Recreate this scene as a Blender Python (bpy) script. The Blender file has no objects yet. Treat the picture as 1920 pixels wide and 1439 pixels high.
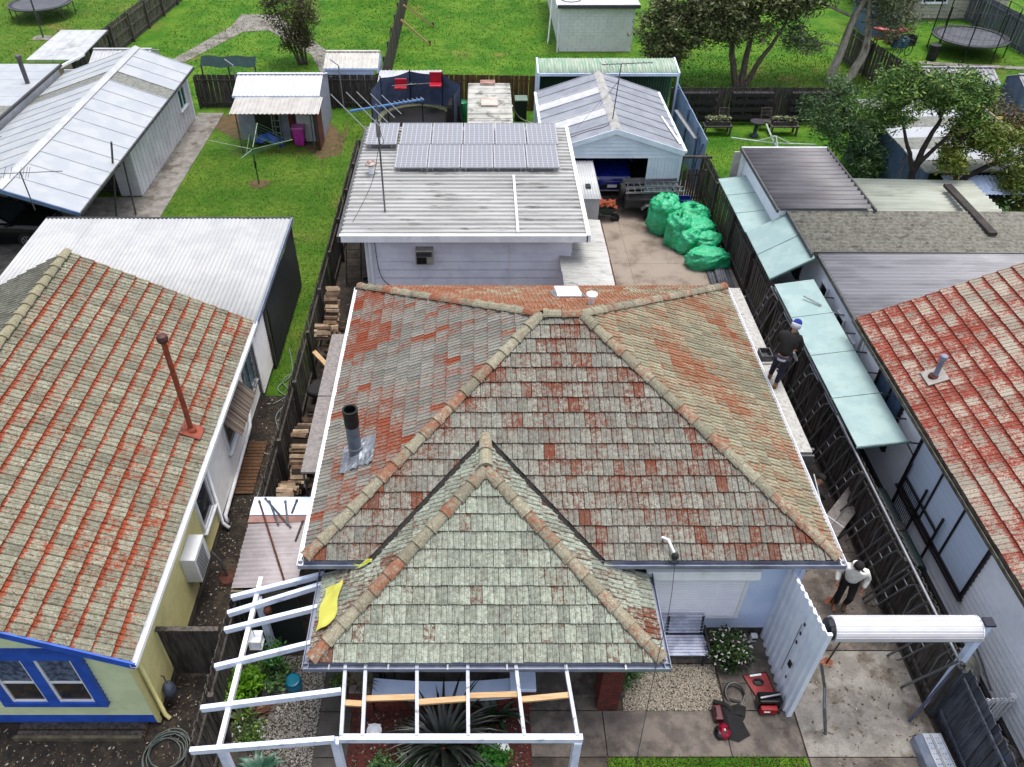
import bpy, bmesh, math, random
import numpy as np
from mathutils import Vector as V, Matrix
R = random.Random(7)
U = R.uniform
scene = bpy.context.scene
COL = scene.collection
PI = math.pi

# ------------------------------------------------------------------ camera, light
H = 15.5; FOC = 1500.0; CX = 895.0; CY = 720.0
PIT = math.atan2(1280, 1500); SP = math.sin(PIT); CP = math.cos(PIT)
cam = bpy.data.cameras.new('camera'); camo = bpy.data.objects.new('camera', cam)
COL.objects.link(camo); camo.location = (0, 0, H); camo.rotation_euler = (PI/2 - PIT, 0, 0)
cam.sensor_fit = 'HORIZONTAL'; cam.sensor_width = 36; cam.lens = 36*FOC/1920
cam.shift_x = (960-CX)/1920; cam.clip_end = 500; cam.clip_start = .5
scene.camera = camo
SUN = V((.14, .08, 1.0)).normalized()          # direction towards the sun
sl = bpy.data.lights.new('sun', 'SUN'); so = bpy.data.objects.new('sun', sl); COL.objects.link(so)
sl.energy = 1.2; sl.angle = math.radians(20); sl.color = (1.0, .97, .92)
so.rotation_euler = (-SUN).to_track_quat('-Z', 'Y').to_euler(); so.location = (10, 10, 40)
w = bpy.data.worlds.new('World'); scene.world = w; w.use_nodes = True
wn = w.node_tree.nodes; wl = w.node_tree.links
sky = wn.new('ShaderNodeTexSky'); sky.sky_type = 'NISHITA'; sky.sun_disc = False
sky.sun_elevation = math.asin(SUN.z); sky.sun_rotation = math.atan2(SUN.x, SUN.y)
sky.air_density = 1.0; sky.dust_density = 4.0; sky.ozone_density = 1.0
hs = wn.new('ShaderNodeHueSaturation'); hs.inputs['Saturation'].default_value = .5
wl.new(sky.outputs[0], hs.inputs['Color'])
wl.new(hs.outputs[0], wn['Background'].inputs[0]); wn['Background'].inputs[1].default_value = .15
scene.view_settings.view_transform = 'Standard'; scene.view_settings.look = 'None'
scene.view_settings.gamma = 1; scene.view_settings.exposure = .92
scene.render.engine = 'CYCLES'; scene.cycles.max_bounces = 6

def ray(u, v):
    a = (u-CX)/FOC; b = (v-CY)/FOC
    return V((a, CP-b*SP, -(SP+b*CP)))
def P(u, v, z=0.0):
    r = ray(u, v); return V((0, 0, H)) + r*((z-H)/r.z)
def PY(u, v, Y):
    r = ray(u, v); return V((0, 0, H)) + r*(Y/r.y)
def PX(u, v, X):
    r = ray(u, v); return V((0, 0, H)) + r*(X/r.x)

# ------------------------------------------------------------------ materials
KALB = .6
def c8(r, g, b, k=None):
    k = KALB if k is None else k
    f = lambda x: k*(((x/255+.055)/1.055)**2.4 if x > 10 else x/255/12.92)
    return (f(r), f(g), f(b), 1)
class NT:
    def __init__(s, name):
        s.m = bpy.data.materials.new(name); s.m.use_nodes = True; s.t = s.m.node_tree
        s.b = s.t.nodes['Principled BSDF']; s.n = s.t.nodes; s.l = s.t.links
    def node(s, typ, ins=None, **kw):
        n = s.n.new(typ)
        for k, v_ in kw.items(): setattr(n, k, v_)
        for k, v_ in (ins or {}).items():
            if hasattr(v_, 'is_linked') or isinstance(v_, bpy.types.NodeSocket): s.l.new(v_, n.inputs[k])
            else: n.inputs[k].default_value = v_
        return n
    def pos(s, sc=(1, 1, 1)):
        g = s.node('ShaderNodeNewGeometry')
        return s.node('ShaderNodeVectorMath', {0: g.outputs['Position'], 1: sc}, operation='MULTIPLY').outputs[0]
    def noise(s, vec, scale, detail=4, rough=.6):
        return s.node('ShaderNodeTexNoise', {'Vector': vec, 'Scale': scale, 'Detail': detail, 'Roughness': rough}).outputs[0]
    def ss(s, x, lo, hi):
        return s.node('ShaderNodeMapRange', {0: x, 1: lo, 2: hi}, interpolation_type='SMOOTHSTEP').outputs[0]
    def math(s, op, a, b=0.0, c=0.0):
        return s.node('ShaderNodeMath', {0: a, 1: b, 2: c}, operation=op).outputs[0]
    def mix(s, f, a, b):
        n = s.n.new('ShaderNodeMix'); n.data_type = 'RGBA'
        for i, v_ in ((0, f), (6, a), (7, b)):
            if isinstance(v_, bpy.types.NodeSocket): s.l.new(v_, n.inputs[i])
            else: n.inputs[i].default_value = v_
        return n.outputs[2]
    def bump(s, h, st=.3, d=.01):
        bn = s.node('ShaderNodeBump', {'Height': h, 'Strength': st, 'Distance': d}); s.l.new(bn.outputs[0], s.b.inputs['Normal'])
    def col(s, c): 
        if isinstance(c, bpy.types.NodeSocket): s.l.new(c, s.b.inputs['Base Color'])
        else: s.b.inputs['Base Color'].default_value = c
MATS = {}
def M(name, c1, c2=None, scale=3.0, rough=.7, metal=0.0, lo=.4, hi=.6, stretch=(1, 1, 1), bump=0.0, bscale=60, dirt_or_glint=None, dscale=.8, dlo=.5, dhi=.68, spec=.5, vary=0.0, fine=.12, trans=0.0, k=None, bd=.01):
    if name in MATS: return MATS[name]
    t = NT(name); p = t.pos(stretch)
    c1 = c8(*c1, k); c2 = c8(*c2, k) if c2 else tuple(min(1, x*.78) for x in c1[:3])+(1,)
    f = t.ss(t.noise(p, scale), lo, hi); cc = t.mix(f, c1, c2)
    if dirt_or_glint:
        d = t.ss(t.noise(p, dscale, 8, .7), dlo, dhi); cc = t.mix(d, cc, c8(*dirt_or_glint, k))
    if fine:
        fn = t.noise(p, bscale, 3); kf = t.math('MULTIPLY_ADD', fn, 2*fine, 1-fine)
        cc = t.node('ShaderNodeVectorMath', {0: cc, 1: t.node('ShaderNodeCombineXYZ', {0: kf, 1: kf, 2: kf}).outputs[0]}, operation='MULTIPLY').outputs[0]
    if vary:
        oi = t.node('ShaderNodeObjectInfo'); k = t.math('MULTIPLY_ADD', oi.outputs['Random'], 2*vary, 1-vary)
        cc = t.node('ShaderNodeVectorMath', {0: cc, 1: t.node('ShaderNodeCombineXYZ', {0: k, 1: k, 2: k}).outputs[0]}, operation='MULTIPLY').outputs[0]
    t.col(cc); t.b.inputs['Roughness'].default_value = rough; t.b.inputs['Metallic'].default_value = metal
    t.b.inputs['Specular IOR Level'].default_value = spec
    if trans: t.b.inputs['Transmission Weight'].default_value = trans
    if bump: t.bump(t.noise(p, bscale, 4), bump, bd)
    MATS[name] = t.m; return t.m

def tile_mat(name, o1, o2, l1, l2, dark=(58, 52, 42), bias=0.0, edge=.35, pale=.5, darkamt=.57, l0=None, jedge=.16):
    t = NT(name); p = t.pos()
    at = t.node('ShaderNodeAttribute', attribute_name='tc'); sx = t.node('ShaderNodeSeparateColor', {0: at.outputs[0]})
    r, g, bv = sx.outputs[0], sx.outputs[1], sx.outputs[2]
    l0 = l0 or tuple(int(x*.62) for x in l1)
    n1 = t.noise(p, 2.0, 4); n2 = t.noise(p, 11, 5, .7); n3 = t.noise(p, 34, 4, .75); n4 = t.noise(p, 70, 3, .7)
    base = t.mix(r, c8(*o1), c8(*o2))
    base = t.mix(t.ss(n3, .35, .65), base, t.mix(.5, base, c8(70, 44, 34)))
    x = t.math('ADD', g, bias); x = t.math('MULTIPLY_ADD', t.math('SUBTRACT', n1, .5), .6, x)
    x = t.math('MULTIPLY_ADD', t.math('SUBTRACT', n2, .5), 1.3, x)
    x = t.math('MULTIPLY_ADD', t.math('SUBTRACT', n3, .5), 1.5, x)
    e = t.ss(bv, .62, 1.02); x = t.math('MULTIPLY_ADD', e, -edge, x)
    jo = t.ss(at.outputs['Alpha'], .84, .98); x = t.math('MULTIPLY_ADD', jo, -jedge, x)
    lip = t.ss(bv, -.1, -.8); x = t.math('MULTIPLY_ADD', lip, -.55, x)
    lm = t.ss(x, .4, .66)
    lich = t.mix(t.ss(n2, .36, .64), c8(*l1), c8(*l2))
    lich = t.mix(t.ss(t.noise(p, 46, 4, .8), .47, .36), lich, c8(*l0))
    vo = t.node('ShaderNodeTexVoronoi', {'Vector': p, 'Scale': 15.0, 'Randomness': 1.0})
    sp = t.math('MULTIPLY', t.ss(vo.outputs['Distance'], .34, .22), t.ss(n1, .40, .62))
    v2 = t.node('ShaderNodeTexVoronoi', {'Vector': p, 'Scale': 38.0, 'Randomness': 1.0})
    sp = t.math('MAXIMUM', sp, t.math('MULTIPLY', t.ss(v2.outputs['Distance'], .3, .2), t.ss(n2, .44, .6)))
    lich = t.mix(t.math('MULTIPLY', sp, pale), lich, c8(204, 208, 190))
    cc = t.mix(lm, base, lich)
    dk = t.math('MULTIPLY', t.ss(t.noise(p, 21, 5, .8), darkamt, darkamt+.07), t.ss(t.noise(p, 3.1, 3), .38, .58))
    cc = t.mix(t.math('MULTIPLY', dk, .9), cc, c8(*dark))
    k = t.math('MULTIPLY_ADD', r, .42, .8)
    k = t.math('MULTIPLY', k, t.math('MULTIPLY_ADD', n4, 1.0, .5))
    cc = t.node('ShaderNodeVectorMath', {0: cc, 1: t.node('ShaderNodeCombineXYZ', {0: k, 1: k, 2: k}).outputs[0]}, operation='MULTIPLY').outputs[0]
    t.col(cc); t.b.inputs['Roughness'].default_value = .88; t.b.inputs['Specular IOR Level'].default_value = .2
    t.bump(t.math('ADD', n2, n3), .7, .015)
    return t.m

# ------------------------------------------------------------------ mesh building
ORG = {}
def tagit(o, label=None, cat=None, group=None, kind=None):
    if label: o['label'] = label
    if cat: o['category'] = cat
    if group: o['group'] = group
    if kind: o['kind'] = kind
    return o
def root(name, label, cat, loc=(0, 0, 0), rot=0.0, group=None, local=False):
    o = bpy.data.objects.new(name, None); COL.objects.link(o); o.empty_display_size = .2
    o.location = loc; o.rotation_euler = (0, 0, rot); ORG[o.name] = V((0, 0, 0)) if local or rot else V(loc)
    return tagit(o, label, cat, group)
def link(name, me, parent=None, loc=(0, 0, 0)):
    o = bpy.data.objects.new(name, me); COL.objects.link(o)
    ORG[o.name] = V(loc)
    if parent: o.parent = parent; o.location = V(loc)-ORG[parent.name]
    else: o.location = V(loc)
    return o
def copy_tree(o, loc=None, rot=None, label=None, parent=None):
    c = o.copy(); COL.objects.link(c); ORG[c.name] = ORG[o.name]
    if parent: c.parent = parent
    if loc is not None: c.location = loc
    if rot is not None: c.rotation_euler = (0, 0, rot)
    if label: c['label'] = label
    for ch in o.children: copy_tree(ch, parent=c)
    return c
ZU = V((0, 0, 1))
class B:
    def __init__(s): s.v = []; s.f = []; s.col = None
    def poly(s, pts):
        i = len(s.v); s.v += [tuple(p) for p in pts]; s.f.append(tuple(range(i, i+len(pts)))); return s
    def obox(s, c, a, b, d):
        c, a, b, d = V(c), V(a), V(b), V(d); i = len(s.v)
        for k in ((-1, -1, -1), (1, -1, -1), (1, 1, -1), (-1, 1, -1), (-1, -1, 1), (1, -1, 1), (1, 1, 1), (-1, 1, 1)):
            s.v.append(tuple(c+a*k[0]+b*k[1]+d*k[2]))
        fl = [(0, 3, 2, 1), (4, 5, 6, 7), (0, 1, 5, 4), (1, 2, 6, 5), (2, 3, 7, 6), (3, 0, 4, 7)]
        if a.cross(b).dot(d) < 0: fl = [f[::-1] for f in fl]
        s.f += [tuple(i+j for j in f) for f in fl]; return s
    def box(s, x0, x1, y0, y1, z0, z1):
        return s.obox(((x0+x1)/2, (y0+y1)/2, (z0+z1)/2), (abs(x1-x0)/2, 0, 0), (0, abs(y1-y0)/2, 0), (0, 0, abs(z1-z0)/2))
    def bar(s, p, q, w, h, up=ZU):
        p, q = V(p), V(q); d = q-p; a = d.cross(up)
        if a.length < 1e-6: a = d.cross(V((1, 0, 0)))
        a.normalize(); n = a.cross(d).normalized()
        return s.obox((p+q)/2, d/2, a*(w/2), n*(h/2))
    def tube(s, p, q, r, n=8, r2=None, cap=True):
        p, q = V(p), V(q); r2 = r if r2 is None else r2; d = (q-p).normalized()
        a = d.orthogonal().normalized(); b = d.cross(a); i = len(s.v)
        for (c, rr) in ((p, r), (q, r2)):
            for k in range(n):
                t = 2*PI*k/n; s.v.append(tuple(c+a*(rr*math.cos(t))+b*(rr*math.sin(t))))
        for k in range(n): s.f.append((i+k, i+(k+1) % n, i+n+(k+1) % n, i+n+k))
        if cap: s.f.append(tuple(i+k for k in reversed(range(n)))); s.f.append(tuple(i+n+k for k in range(n)))
        return s
    def path(s, pts, r, n=6, closed=False):
        pts = [V(p) for p in pts]; i = len(s.v); m = len(pts); pa = None
        for j, p in enumerate(pts):
            rr = r[j] if isinstance(r, (list, tuple)) else r
            if closed: d = pts[(j+1) % m]-pts[j-1]
            else: d = pts[min(j+1, m-1)]-pts[max(j-1, 0)]
            d.normalize()
            a = d.orthogonal().normalized() if pa is None else (pa-d*pa.dot(d)).normalized()
            pa = a; b = d.cross(a)
            for k in range(n):
                t = 2*PI*k/n; s.v.append(tuple(p+a*(rr*math.cos(t))+b*(rr*math.sin(t))))
        for j in range(m if closed else m-1):
            j2 = (j+1) % m
            for k in range(n): s.f.append((i+j*n+k, i+j*n+(k+1) % n, i+j2*n+(k+1) % n, i+j2*n+k))
        if not closed:
            s.f.append(tuple(i+k for k in reversed(range(n)))); s.f.append(tuple(i+(m-1)*n+k for k in range(n)))
        return s
    def lathe(s, c, prof, n=16, ax=ZU, cap=True):
        c = V(c); d = V(ax).normalized(); a = d.orthogonal().normalized(); b = d.cross(a); i = len(s.v)
        for (r, z) in prof:
            for k in range(n):
                t = 2*PI*k/n; s.v.append(tuple(c+d*z+a*(r*math.cos(t))+b*(r*math.sin(t))))
        for j in range(len(prof)-1):
            for k in range(n): s.f.append((i+j*n+k, i+j*n+(k+1) % n, i+(j+1)*n+(k+1) % n, i+(j+1)*n+k))
        if cap:
            s.f.append(tuple(i+k for k in reversed(range(n)))); s.f.append(tuple(i+(len(prof)-1)*n+k for k in range(n)))
        return s
    def ell(s, c, rx, ry, rz, n=14, m=8, jit=0.0, rg=R):
        c = V(c); i = len(s.v)
        for j in range(m+1):
            ph = PI*j/m
            for k in range(n):
                t = 2*PI*k/n; q = 1+rg.uniform(-jit, jit)
                s.v.append((c.x+rx*q*math.sin(ph)*math.cos(t), c.y+ry*q*math.sin(ph)*math.sin(t), c.z+rz*q*math.cos(ph)))
        for j in range(m):
            for k in range(n): s.f.append((i+j*n+k, i+(j+1)*n+k, i+(j+1)*n+(k+1) % n, i+j*n+(k+1) % n))
        return s
    def prism(s, pts, z0, z1):
        i = len(s.v); n = len(pts)
        s.v += [(p[0], p[1], z0) for p in pts]+[(p[0], p[1], z1) for p in pts]
        s.f.append(tuple(i+k for k in reversed(range(n)))); s.f.append(tuple(i+n+k for k in range(n)))
        for k in range(n): s.f.append((i+k, i+(k+1) % n, i+n+(k+1) % n, i+n+k))
        return s
    def extr(s, pts, vec):
        i = len(s.v); n = len(pts); vec = V(vec)
        s.v += [tuple(V(p)) for p in pts]+[tuple(V(p)+vec) for p in pts]
        s.f.append(tuple(i+k for k in reversed(range(n)))); s.f.append(tuple(i+n+k for k in range(n)))
        for k in range(n): s.f.append((i+k, i+(k+1) % n, i+n+(k+1) % n, i+n+k))
        return s
    def grid(s, fn, nu, nv):
        i = len(s.v)
        for j in range(nv+1):
            for k in range(nu+1): s.v.append(tuple(fn(k/nu, j/nv)))
        for j in range(nv):
            for k in range(nu):
                q = i+j*(nu+1)+k; s.f.append((q, q+1, q+nu+2, q+nu+1))
        return s
    def build(s, name, mat, parent=None, smooth=False, label=None, cat=None, group=None, kind=None, bevel=0.0, org=None):
        a = np.array(s.v, dtype=float); lo = a.min(0); hi = a.max(0)
        c = V(((lo[0]+hi[0])/2, (lo[1]+hi[1])/2, lo[2])) if org is None else V(org)
        me = bpy.data.meshes.new(name); me.from_pydata((a-np.array(c)).tolist(), [], s.f)
        if s.col is not None:
            at = me.attributes.new('tc', 'FLOAT_COLOR', 'CORNER'); at.data.foreach_set('color', np.array(s.col, dtype=np.float32).ravel())
        me.materials.append(mat)
        if smooth: me.polygons.foreach_set('use_smooth', [True]*len(me.polygons))
        o = link(name, me, parent, c)
        if smooth == 'auto':
            md = None
        if bevel:
            md = o.modifiers.new('bevel', 'BEVEL'); md.width = bevel; md.segments = 2; md.limit_method = 'ANGLE'
        return tagit(o, label, cat, group, kind)
def inst(o, loc, parent=None, rot=None, name=None):
    """another object with the same mesh data"""
    c = bpy.data.objects.new(name or o.name.split('.')[0], o.data); COL.objects.link(c); ORG[c.name] = V(loc)
    if parent: c.parent = parent; c.location = V(loc)-ORG[parent.name]
    else: c.location = loc
    if rot is not None: c.rotation_euler = rot
    return c

# ------------------------------------------------------------------ generic builders
def corr(parent, O, L, W, mat, pitch=.1, amp=.012, sheet=.8, name='roof_sheet', trap=False, jit=.012, thick=0):
    """corrugated sheets: L along the ribs, W across them"""
    O, L, W = V(O), V(L), V(W); n = L.cross(W).normalized()
    if n.z < 0: n = -n
    wl_ = W.length; wu = W.normalized(); ns = max(1, round(wl_/sheet)); sw = wl_/ns; out = []
    lu = L.normalized()
    for i in range(ns):
        b = B(); nr = max(2, round(sw/pitch)); pr = sw/nr; xs = []
        for k in range(nr):
            if trap: xs += [(k*pr, -amp), (k*pr+pr*.28, -amp), (k*pr+pr*.38, amp), (k*pr+pr*.62, amp), (k*pr+pr*.72, -amp)]
            else: xs += [(k*pr+pr*q/6, amp*math.cos(2*PI*q/6)) for q in range(6)]
        xs.append((sw, -amp if trap else amp))
        a0 = U(-jit, jit); a1 = U(-jit, jit); lift = .004*(i % 2)
        lo = [O+wu*(i*sw+x)+n*(h+lift)+lu*a0 for x, h in xs]; hi = [p+L-lu*(a0-a1) for p in lo]
        k = len(xs); b.v = [tuple(p) for p in lo+hi]; b.f = [(j, j+1, k+j+1, k+j) for j in range(k-1)]
        b.v += [tuple(p-n*.012) for p in lo]; b.f += [(2*k+j, 2*k+j+1, j+1, j) for j in range(k-1)]
        out.append(b.build(name, mat, parent, smooth=not trap))
    return out
def boards(parent, p0, p1, z0, z1, nrm, mat, ex=.15, rng=None, name='weatherboard', th=.036):
    """lapped weatherboards on a wall from p0 to p1 (xy), rng(z) -> (t0, t1) limits"""
    p0, p1, nrm = V(p0).to_3d(), V(p1).to_3d(), V(nrm); d = p1-p0; n = round((z1-z0)/ex); ex = (z1-z0)/n
    for i in range(n):
        za = z0+i*ex; zb = za+ex+.012; t0, t1 = rng(za+ex*.5) if rng else (0, 1)
        if t1-t0 < .01: continue
        a = p0+d*t0; c = p0+d*t1; j = U(0, .003)
        s_ = [a+nrm*(th+j)+ZU*za, a+nrm*.004+ZU*zb, a-nrm*.01+ZU*zb, a-nrm*.01+ZU*za]
        B().extr(s_, c-a).build(name, mat, parent)
def window(parent, O, ux, wd, ht, nrm, fm, gm, fw=.07, cols=1, rows=1, name='window', sill=True, sash=None, depth=.06):
    O, ux, nrm = V(O), V(ux).normalized(), V(nrm)
    q = lambda x, z, o: O+ux*x+ZU*z+nrm*o
    f = B()
    for a, b_, hw in ((q(0, fw/2, depth/2), q(wd, fw/2, depth/2), fw), (q(0, ht-fw/2, depth/2), q(wd, ht-fw/2, depth/2), fw)):
        f.bar(a, b_, depth, hw, ZU)
    for x in (fw/2, wd-fw/2): f.bar(q(x, fw, depth/2), q(x, ht-fw, depth/2), fw, depth, nrm)
    wo = f.build(name, fm, parent)
    pw = (wd-2*fw)/cols; ph = (ht-2*fw)/rows
    for i in range(cols):
        for j in range(rows):
            B().obox(q(fw+pw*(i+.5), fw+ph*(j+.5), .018), ux*(pw/2), nrm*.004, ZU*(ph/2)).build('pane', gm, wo)
    m = B(); sm = sash or fm
    for i in range(1, cols): m.bar(q(fw+pw*i, fw, .035), q(fw+pw*i, ht-fw, .035), .045, .04, nrm)
    for j in range(1, rows): m.bar(q(fw, fw+ph*j, .032), q(wd-fw, fw+ph*j, .032), .034, .04, ZU)
    if m.v: m.build('glazing_bar', sm, wo)
    if sill: B().bar(q(-.04, -.025, depth/2+.02), q(wd+.04, -.025, depth/2+.02), depth+.06, .045, ZU).build('sill', fm, wo)
    return wo
def gutter(parent, p, q, out, mat, w_=.12, h=.1):
    p, q, out = V(p), V(q), V(out); t = .012
    pr = [(0, 0), (0, -h), (w_, -h), (w_, 0), (w_-t, 0), (w_-t, -h+t), (t, -h+t), (t, 0)]
    return B().extr([p+out*a+ZU*b for a, b in pr], q-p).build('gutter', mat, parent)
def fence(name, label, p0, p1, h, mat, pw=.11, gap=.004, lap=.018, post=2.4, side=1, rails=2, group=None, z0=0.02, top=0.02, pmat=None, cat='fence', tilt=.012, th=.014, ptop=.05, rng=None):
    p0, p1 = V(p0).to_3d(), V(p1).to_3d(); d = p1-p0; L = d.length; u = d.normalized(); n = V((-u.y, u.x, 0))*side
    r = root(name, label, cat, (p0+p1)/2, group=group); ang = math.atan2(u.y, u.x); N = int(L/(pw+gap)); st = L/N
    vs = []
    for k in range(4):
        hh = h-z0+U(-.5, .5)*top; b = B().box(-pw/2, pw/2, -th/2, th/2, 0, hh); a = U(-.012, .012)
        b.v[4] = (b.v[4][0], b.v[4][1], b.v[4][2]+a); b.v[7] = (b.v[7][0], b.v[7][1], b.v[7][2]+a)
        o = b.build('paling', mat, r, org=(0, 0, 0)); vs.append(o)
    for i in range(N):
        c = p0+u*(st*(i+.5))-n*(lap*(i % 2)); c.z = z0
        rt = (U(-tilt, tilt)*.6, U(-tilt, tilt), ang+U(-.02, .02))
        if i < 4: o = vs[i]; o.location = c-ORG[r.name]; ORG[o.name] = c; o.rotation_euler = rt
        else: inst(R.choice(vs), c, r, rt, 'paling')
    pm = pmat or mat
    for k in range(rails):
        zz = h*(.16+.68*k/max(1, rails-1)); B().bar(p0+n*.03+ZU*zz, p1+n*.03+ZU*zz, .04, .075, ZU).build('rail', pm, r)
    npst = max(1, round(L/post))
    for k in range(npst+1):
        c = p0+d*(k/npst)+n*.09; B().box(c.x-.05, c.x+.05, c.y-.05, c.y+.05, 0, h+ptop-.1).build('post', pm, r)
    return r
def vine(pts, r, n=6): return B().path(pts, r, n)
def arc_pts(c, rad, n=24, a0=0, a1=2*PI, z=0, jit=0):
    return [V((c[0]+(rad+U(-jit, jit))*math.cos(a0+(a1-a0)*k/n), c[1]+(rad+U(-jit, jit))*math.sin(a0+(a1-a0)*k/n), z+U(0, jit*.3))) for k in range(n)]
def smooth_path(pts, sub=6):
    pts = [V(p) for p in pts]; out = []
    for i in range(len(pts)-1):
        a = pts[max(i-1, 0)]; b = pts[i]; c = pts[i+1]; d = pts[min(i+2, len(pts)-1)]
        for k in range(sub):
            t = k/sub; out.append(.5*((2*b)+(c-a)*t+(2*a-5*b+4*c-d)*t*t+(3*b-a-3*c+d)*t**3))
    out.append(pts[-1]); return out

# ------------------------------------------------------------------ tiled roofs
RIBS = [(0, .004), (.05, .028), (.12, .030), (.18, .004), (.34, .012), (.46, .004), (.51, .026), (.59, .026), (.64, .004), (.82, .012), (1.0, .000)]
GA = .335; TW = .212
class Roof:
    """tiles of one house; the 300 nearest become objects, the rest one mesh"""
    def __init__(s, parent, mats): s.parent = parent; s.tiles = []; s.mats = mats
    def face(s, O, ex, es, wlen, slen, clip, mi, lich, TWx=TW, GAx=GA, stag=.5, ofs=0.0):
        O, ex, es = V(O), V(ex).normalized(), V(es).normalized(); n = ex.cross(es).normalized()
        if n.z < 0: n = -n
        rows = int(slen/GAx)+1; cols = int(wlen/TWx)+2
        for k in range(rows):
            sh = (k % 2)*stag*TWx+ofs+U(-.01, .01)
            for j in range(-1, cols):
                e0 = j*TWx+sh; s0 = k*GAx; ce, cs = e0+TWx/2, s0+GAx/2
                cl = clip(ce, cs)
                if cl is None: continue
                corners = [(e0, s0), (e0+TWx, s0), (e0, s0+GAx), (e0+TWx, s0+GAx)]
                st = 2; cut = []
                for (px, py, nx, ny) in cl:
                    dd = [(x-px)*nx+(y-py)*ny for x, y in corners]
                    if max(dd) <= .01: st = 0; break
                    if min(dd) < -.002: cut.append((px, py, nx, ny)); st = 1
                if st == 0: continue
                lv, rnd = lich(O+ex*ce+es*cs)
                dz = U(-.004, .004); sk = U(-.004, .004); sd = U(-.006, .006)
                vs = []; fs = []; bv = []; m = len(RIBS)
                for (x, hh) in RIBS: vs.append(O+ex*(e0+.002+x*(TWx-.004)+sk)+es*(s0+sd)+n*(.024+dz)); bv.append(-1)
                for (x, hh) in RIBS: vs.append(O+ex*(e0+.002+x*(TWx-.004)+sk)+es*(s0+sd)+n*(.046+hh*.9+dz)); bv.append(0)
                for (x, hh) in RIBS: vs.append(O+ex*(e0+.002+x*(TWx-.004))+es*(s0+GAx+.02)+n*(.004+hh+dz*.3)); bv.append(1.06)
                for q in range(m-1): fs.append((q, q+1, m+q+1, m+q)); fs.append((m+q, m+q+1, 2*m+q+1, 2*m+q))
                if cut:
                    bm = bmesh.new(); lay = bm.verts.layers.float.new('bv')
                    bl = []
                    for p_, b_ in zip(vs, bv): x_ = bm.verts.new(p_); x_[lay] = b_; bl.append(x_)
                    for f in fs: bm.faces.new([bl[i] for i in f])
                    for (px, py, nx, ny) in cut:
                        co = O+ex*px+es*py; no = ex*nx+es*ny
                        bmesh.ops.bisect_plane(bm, geom=bm.verts[:]+bm.edges[:]+bm.faces[:], plane_co=co, plane_no=no, clear_inner=True)
                    bm.verts.index_update()
                    vs = [v_.co.copy() for v_ in bm.verts]; bv = [(-1 if (v_.co-O).dot(n) < .036 and (v_.co-O).dot(es)/GAx-k < .1 else max(0, min(1, (v_.co-O).dot(es)/GAx-k))) for v_ in bm.verts]
                    fs = [tuple(v_.index for v_ in f.verts) for f in bm.faces]; bm.free()
                    if not fs: continue
                al = [min(1, abs((p_-O).dot(ex)-e0-TWx/2)/(TWx/2)) for p_ in vs]
                s.tiles.append(((O+ex*ce+es*cs-V((0, 0, H))).length, vs, fs, bv, lv, rnd, mi, al))
    def finish(s, nmax=300, vis=None):
        s.tiles.sort(key=lambda t: t[0]); near = s.tiles[:nmax]; far = s.tiles[nmax:]
        for t in near:
            b = B(); b.v = [tuple(p) for p in t[1]]; b.f = t[2]; b.col = [(t[5], t[4], t[3][i], t[7][i]) for f in t[2] for i in f]
            b.build('tile', s.mats[t[6]], s.parent)
        for mi in sorted({t[6] for t in far}):
            b = B(); b.col = []
            for t in far:
                if t[6] != mi: continue
                o = len(b.v); b.v += [tuple(p) for p in t[1]]; b.f += [tuple(o+i for i in f) for f in t[2]]
                b.col += [(t[5], t[4], t[3][i], t[7][i]) for f in t[2] for i in f]
            b.build('roof_tiles', s.mats[mi], s.parent, kind='stuff')
def ridge_caps(parent, a, b_, mat, w_=.26, hgt=.085, ln=.40, lich=(.3, .9), slope=.5, up=None):
    """capping tiles from the low end a to the high end b_, each overlapping the one below"""
    a, b_ = V(a), V(b_); d = b_-a; L = d.length; u = d.normalized(); n = max(1, round(L/ln)); st = L/n
    side = u.cross(ZU).normalized(); upv = side.cross(u).normalized()
    prof = [(-1, 0), (-.82, .42), (-.42, .88), (0, 1.0), (.42, .88), (.82, .42), (1, 0)]
    for i in range(n):
        b = B(); lv = U(*lich); rnd = U(0, 1); yaw = U(-.02, .02); b.col = []; rows = []
        for (t, sw, sh, zo) in ((-.03, 1.14, 1.22, .0), (.075, 1.12, 1.2, .0), (.08, 1.0, 1.0, 0), (st+.0, .9, .86, -.008)):
            rows.append([a+u*(i*st+t)+side*(x*w_/2*sw+yaw*t)+upv*(y*hgt*sh+zo) for x, y in prof])
        m = len(prof)
        for r_ in rows: b.v += [tuple(p) for p in r_]
        for j in range(3):
            for q in range(m-1): b.f.append((j*m+q, (j+1)*m+q, (j+1)*m+q+1, j*m+q+1))
        b.f.append(tuple(range(m)))
        b.col = [(rnd, lv, .2, 0) for f in b.f for _ in f]
        b.build('ridge_tile', mat, parent)
from mathutils import noise as mn
# ------------------------------------------------------------------ palette
grassM = None
def grass_mat(name, g1, g2, dry, dlo, dhi):
    t = NT(name); p = t.pos()
    c = t.mix(t.ss(t.noise(p, .55, 6), .35, .65), c8(*g1), c8(*g2))
    c = t.mix(t.ss(t.noise(p, 3.5, 6, .7), .42, .7), c, t.mix(.45, c, c8(30, 60, 15)))
    c = t.mix(t.ss(t.noise(p, .33, 8, .65), dlo, dhi), c, c8(*dry))
    f = t.noise(p, 45, 3, .7); k = t.math('MULTIPLY_ADD', f, 1.1, .45)
    c = t.node('ShaderNodeVectorMath', {0: c, 1: t.node('ShaderNodeCombineXYZ', {0: k, 1: k, 2: k}).outputs[0]}, operation='MULTIPLY').outputs[0]
    t.col(c); t.b.inputs['Roughness'].default_value = .9; t.b.inputs['Specular IOR Level'].default_value = .15
    t.bump(t.noise(p, 30, 4, .7), .9, .05); return t.m
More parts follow.
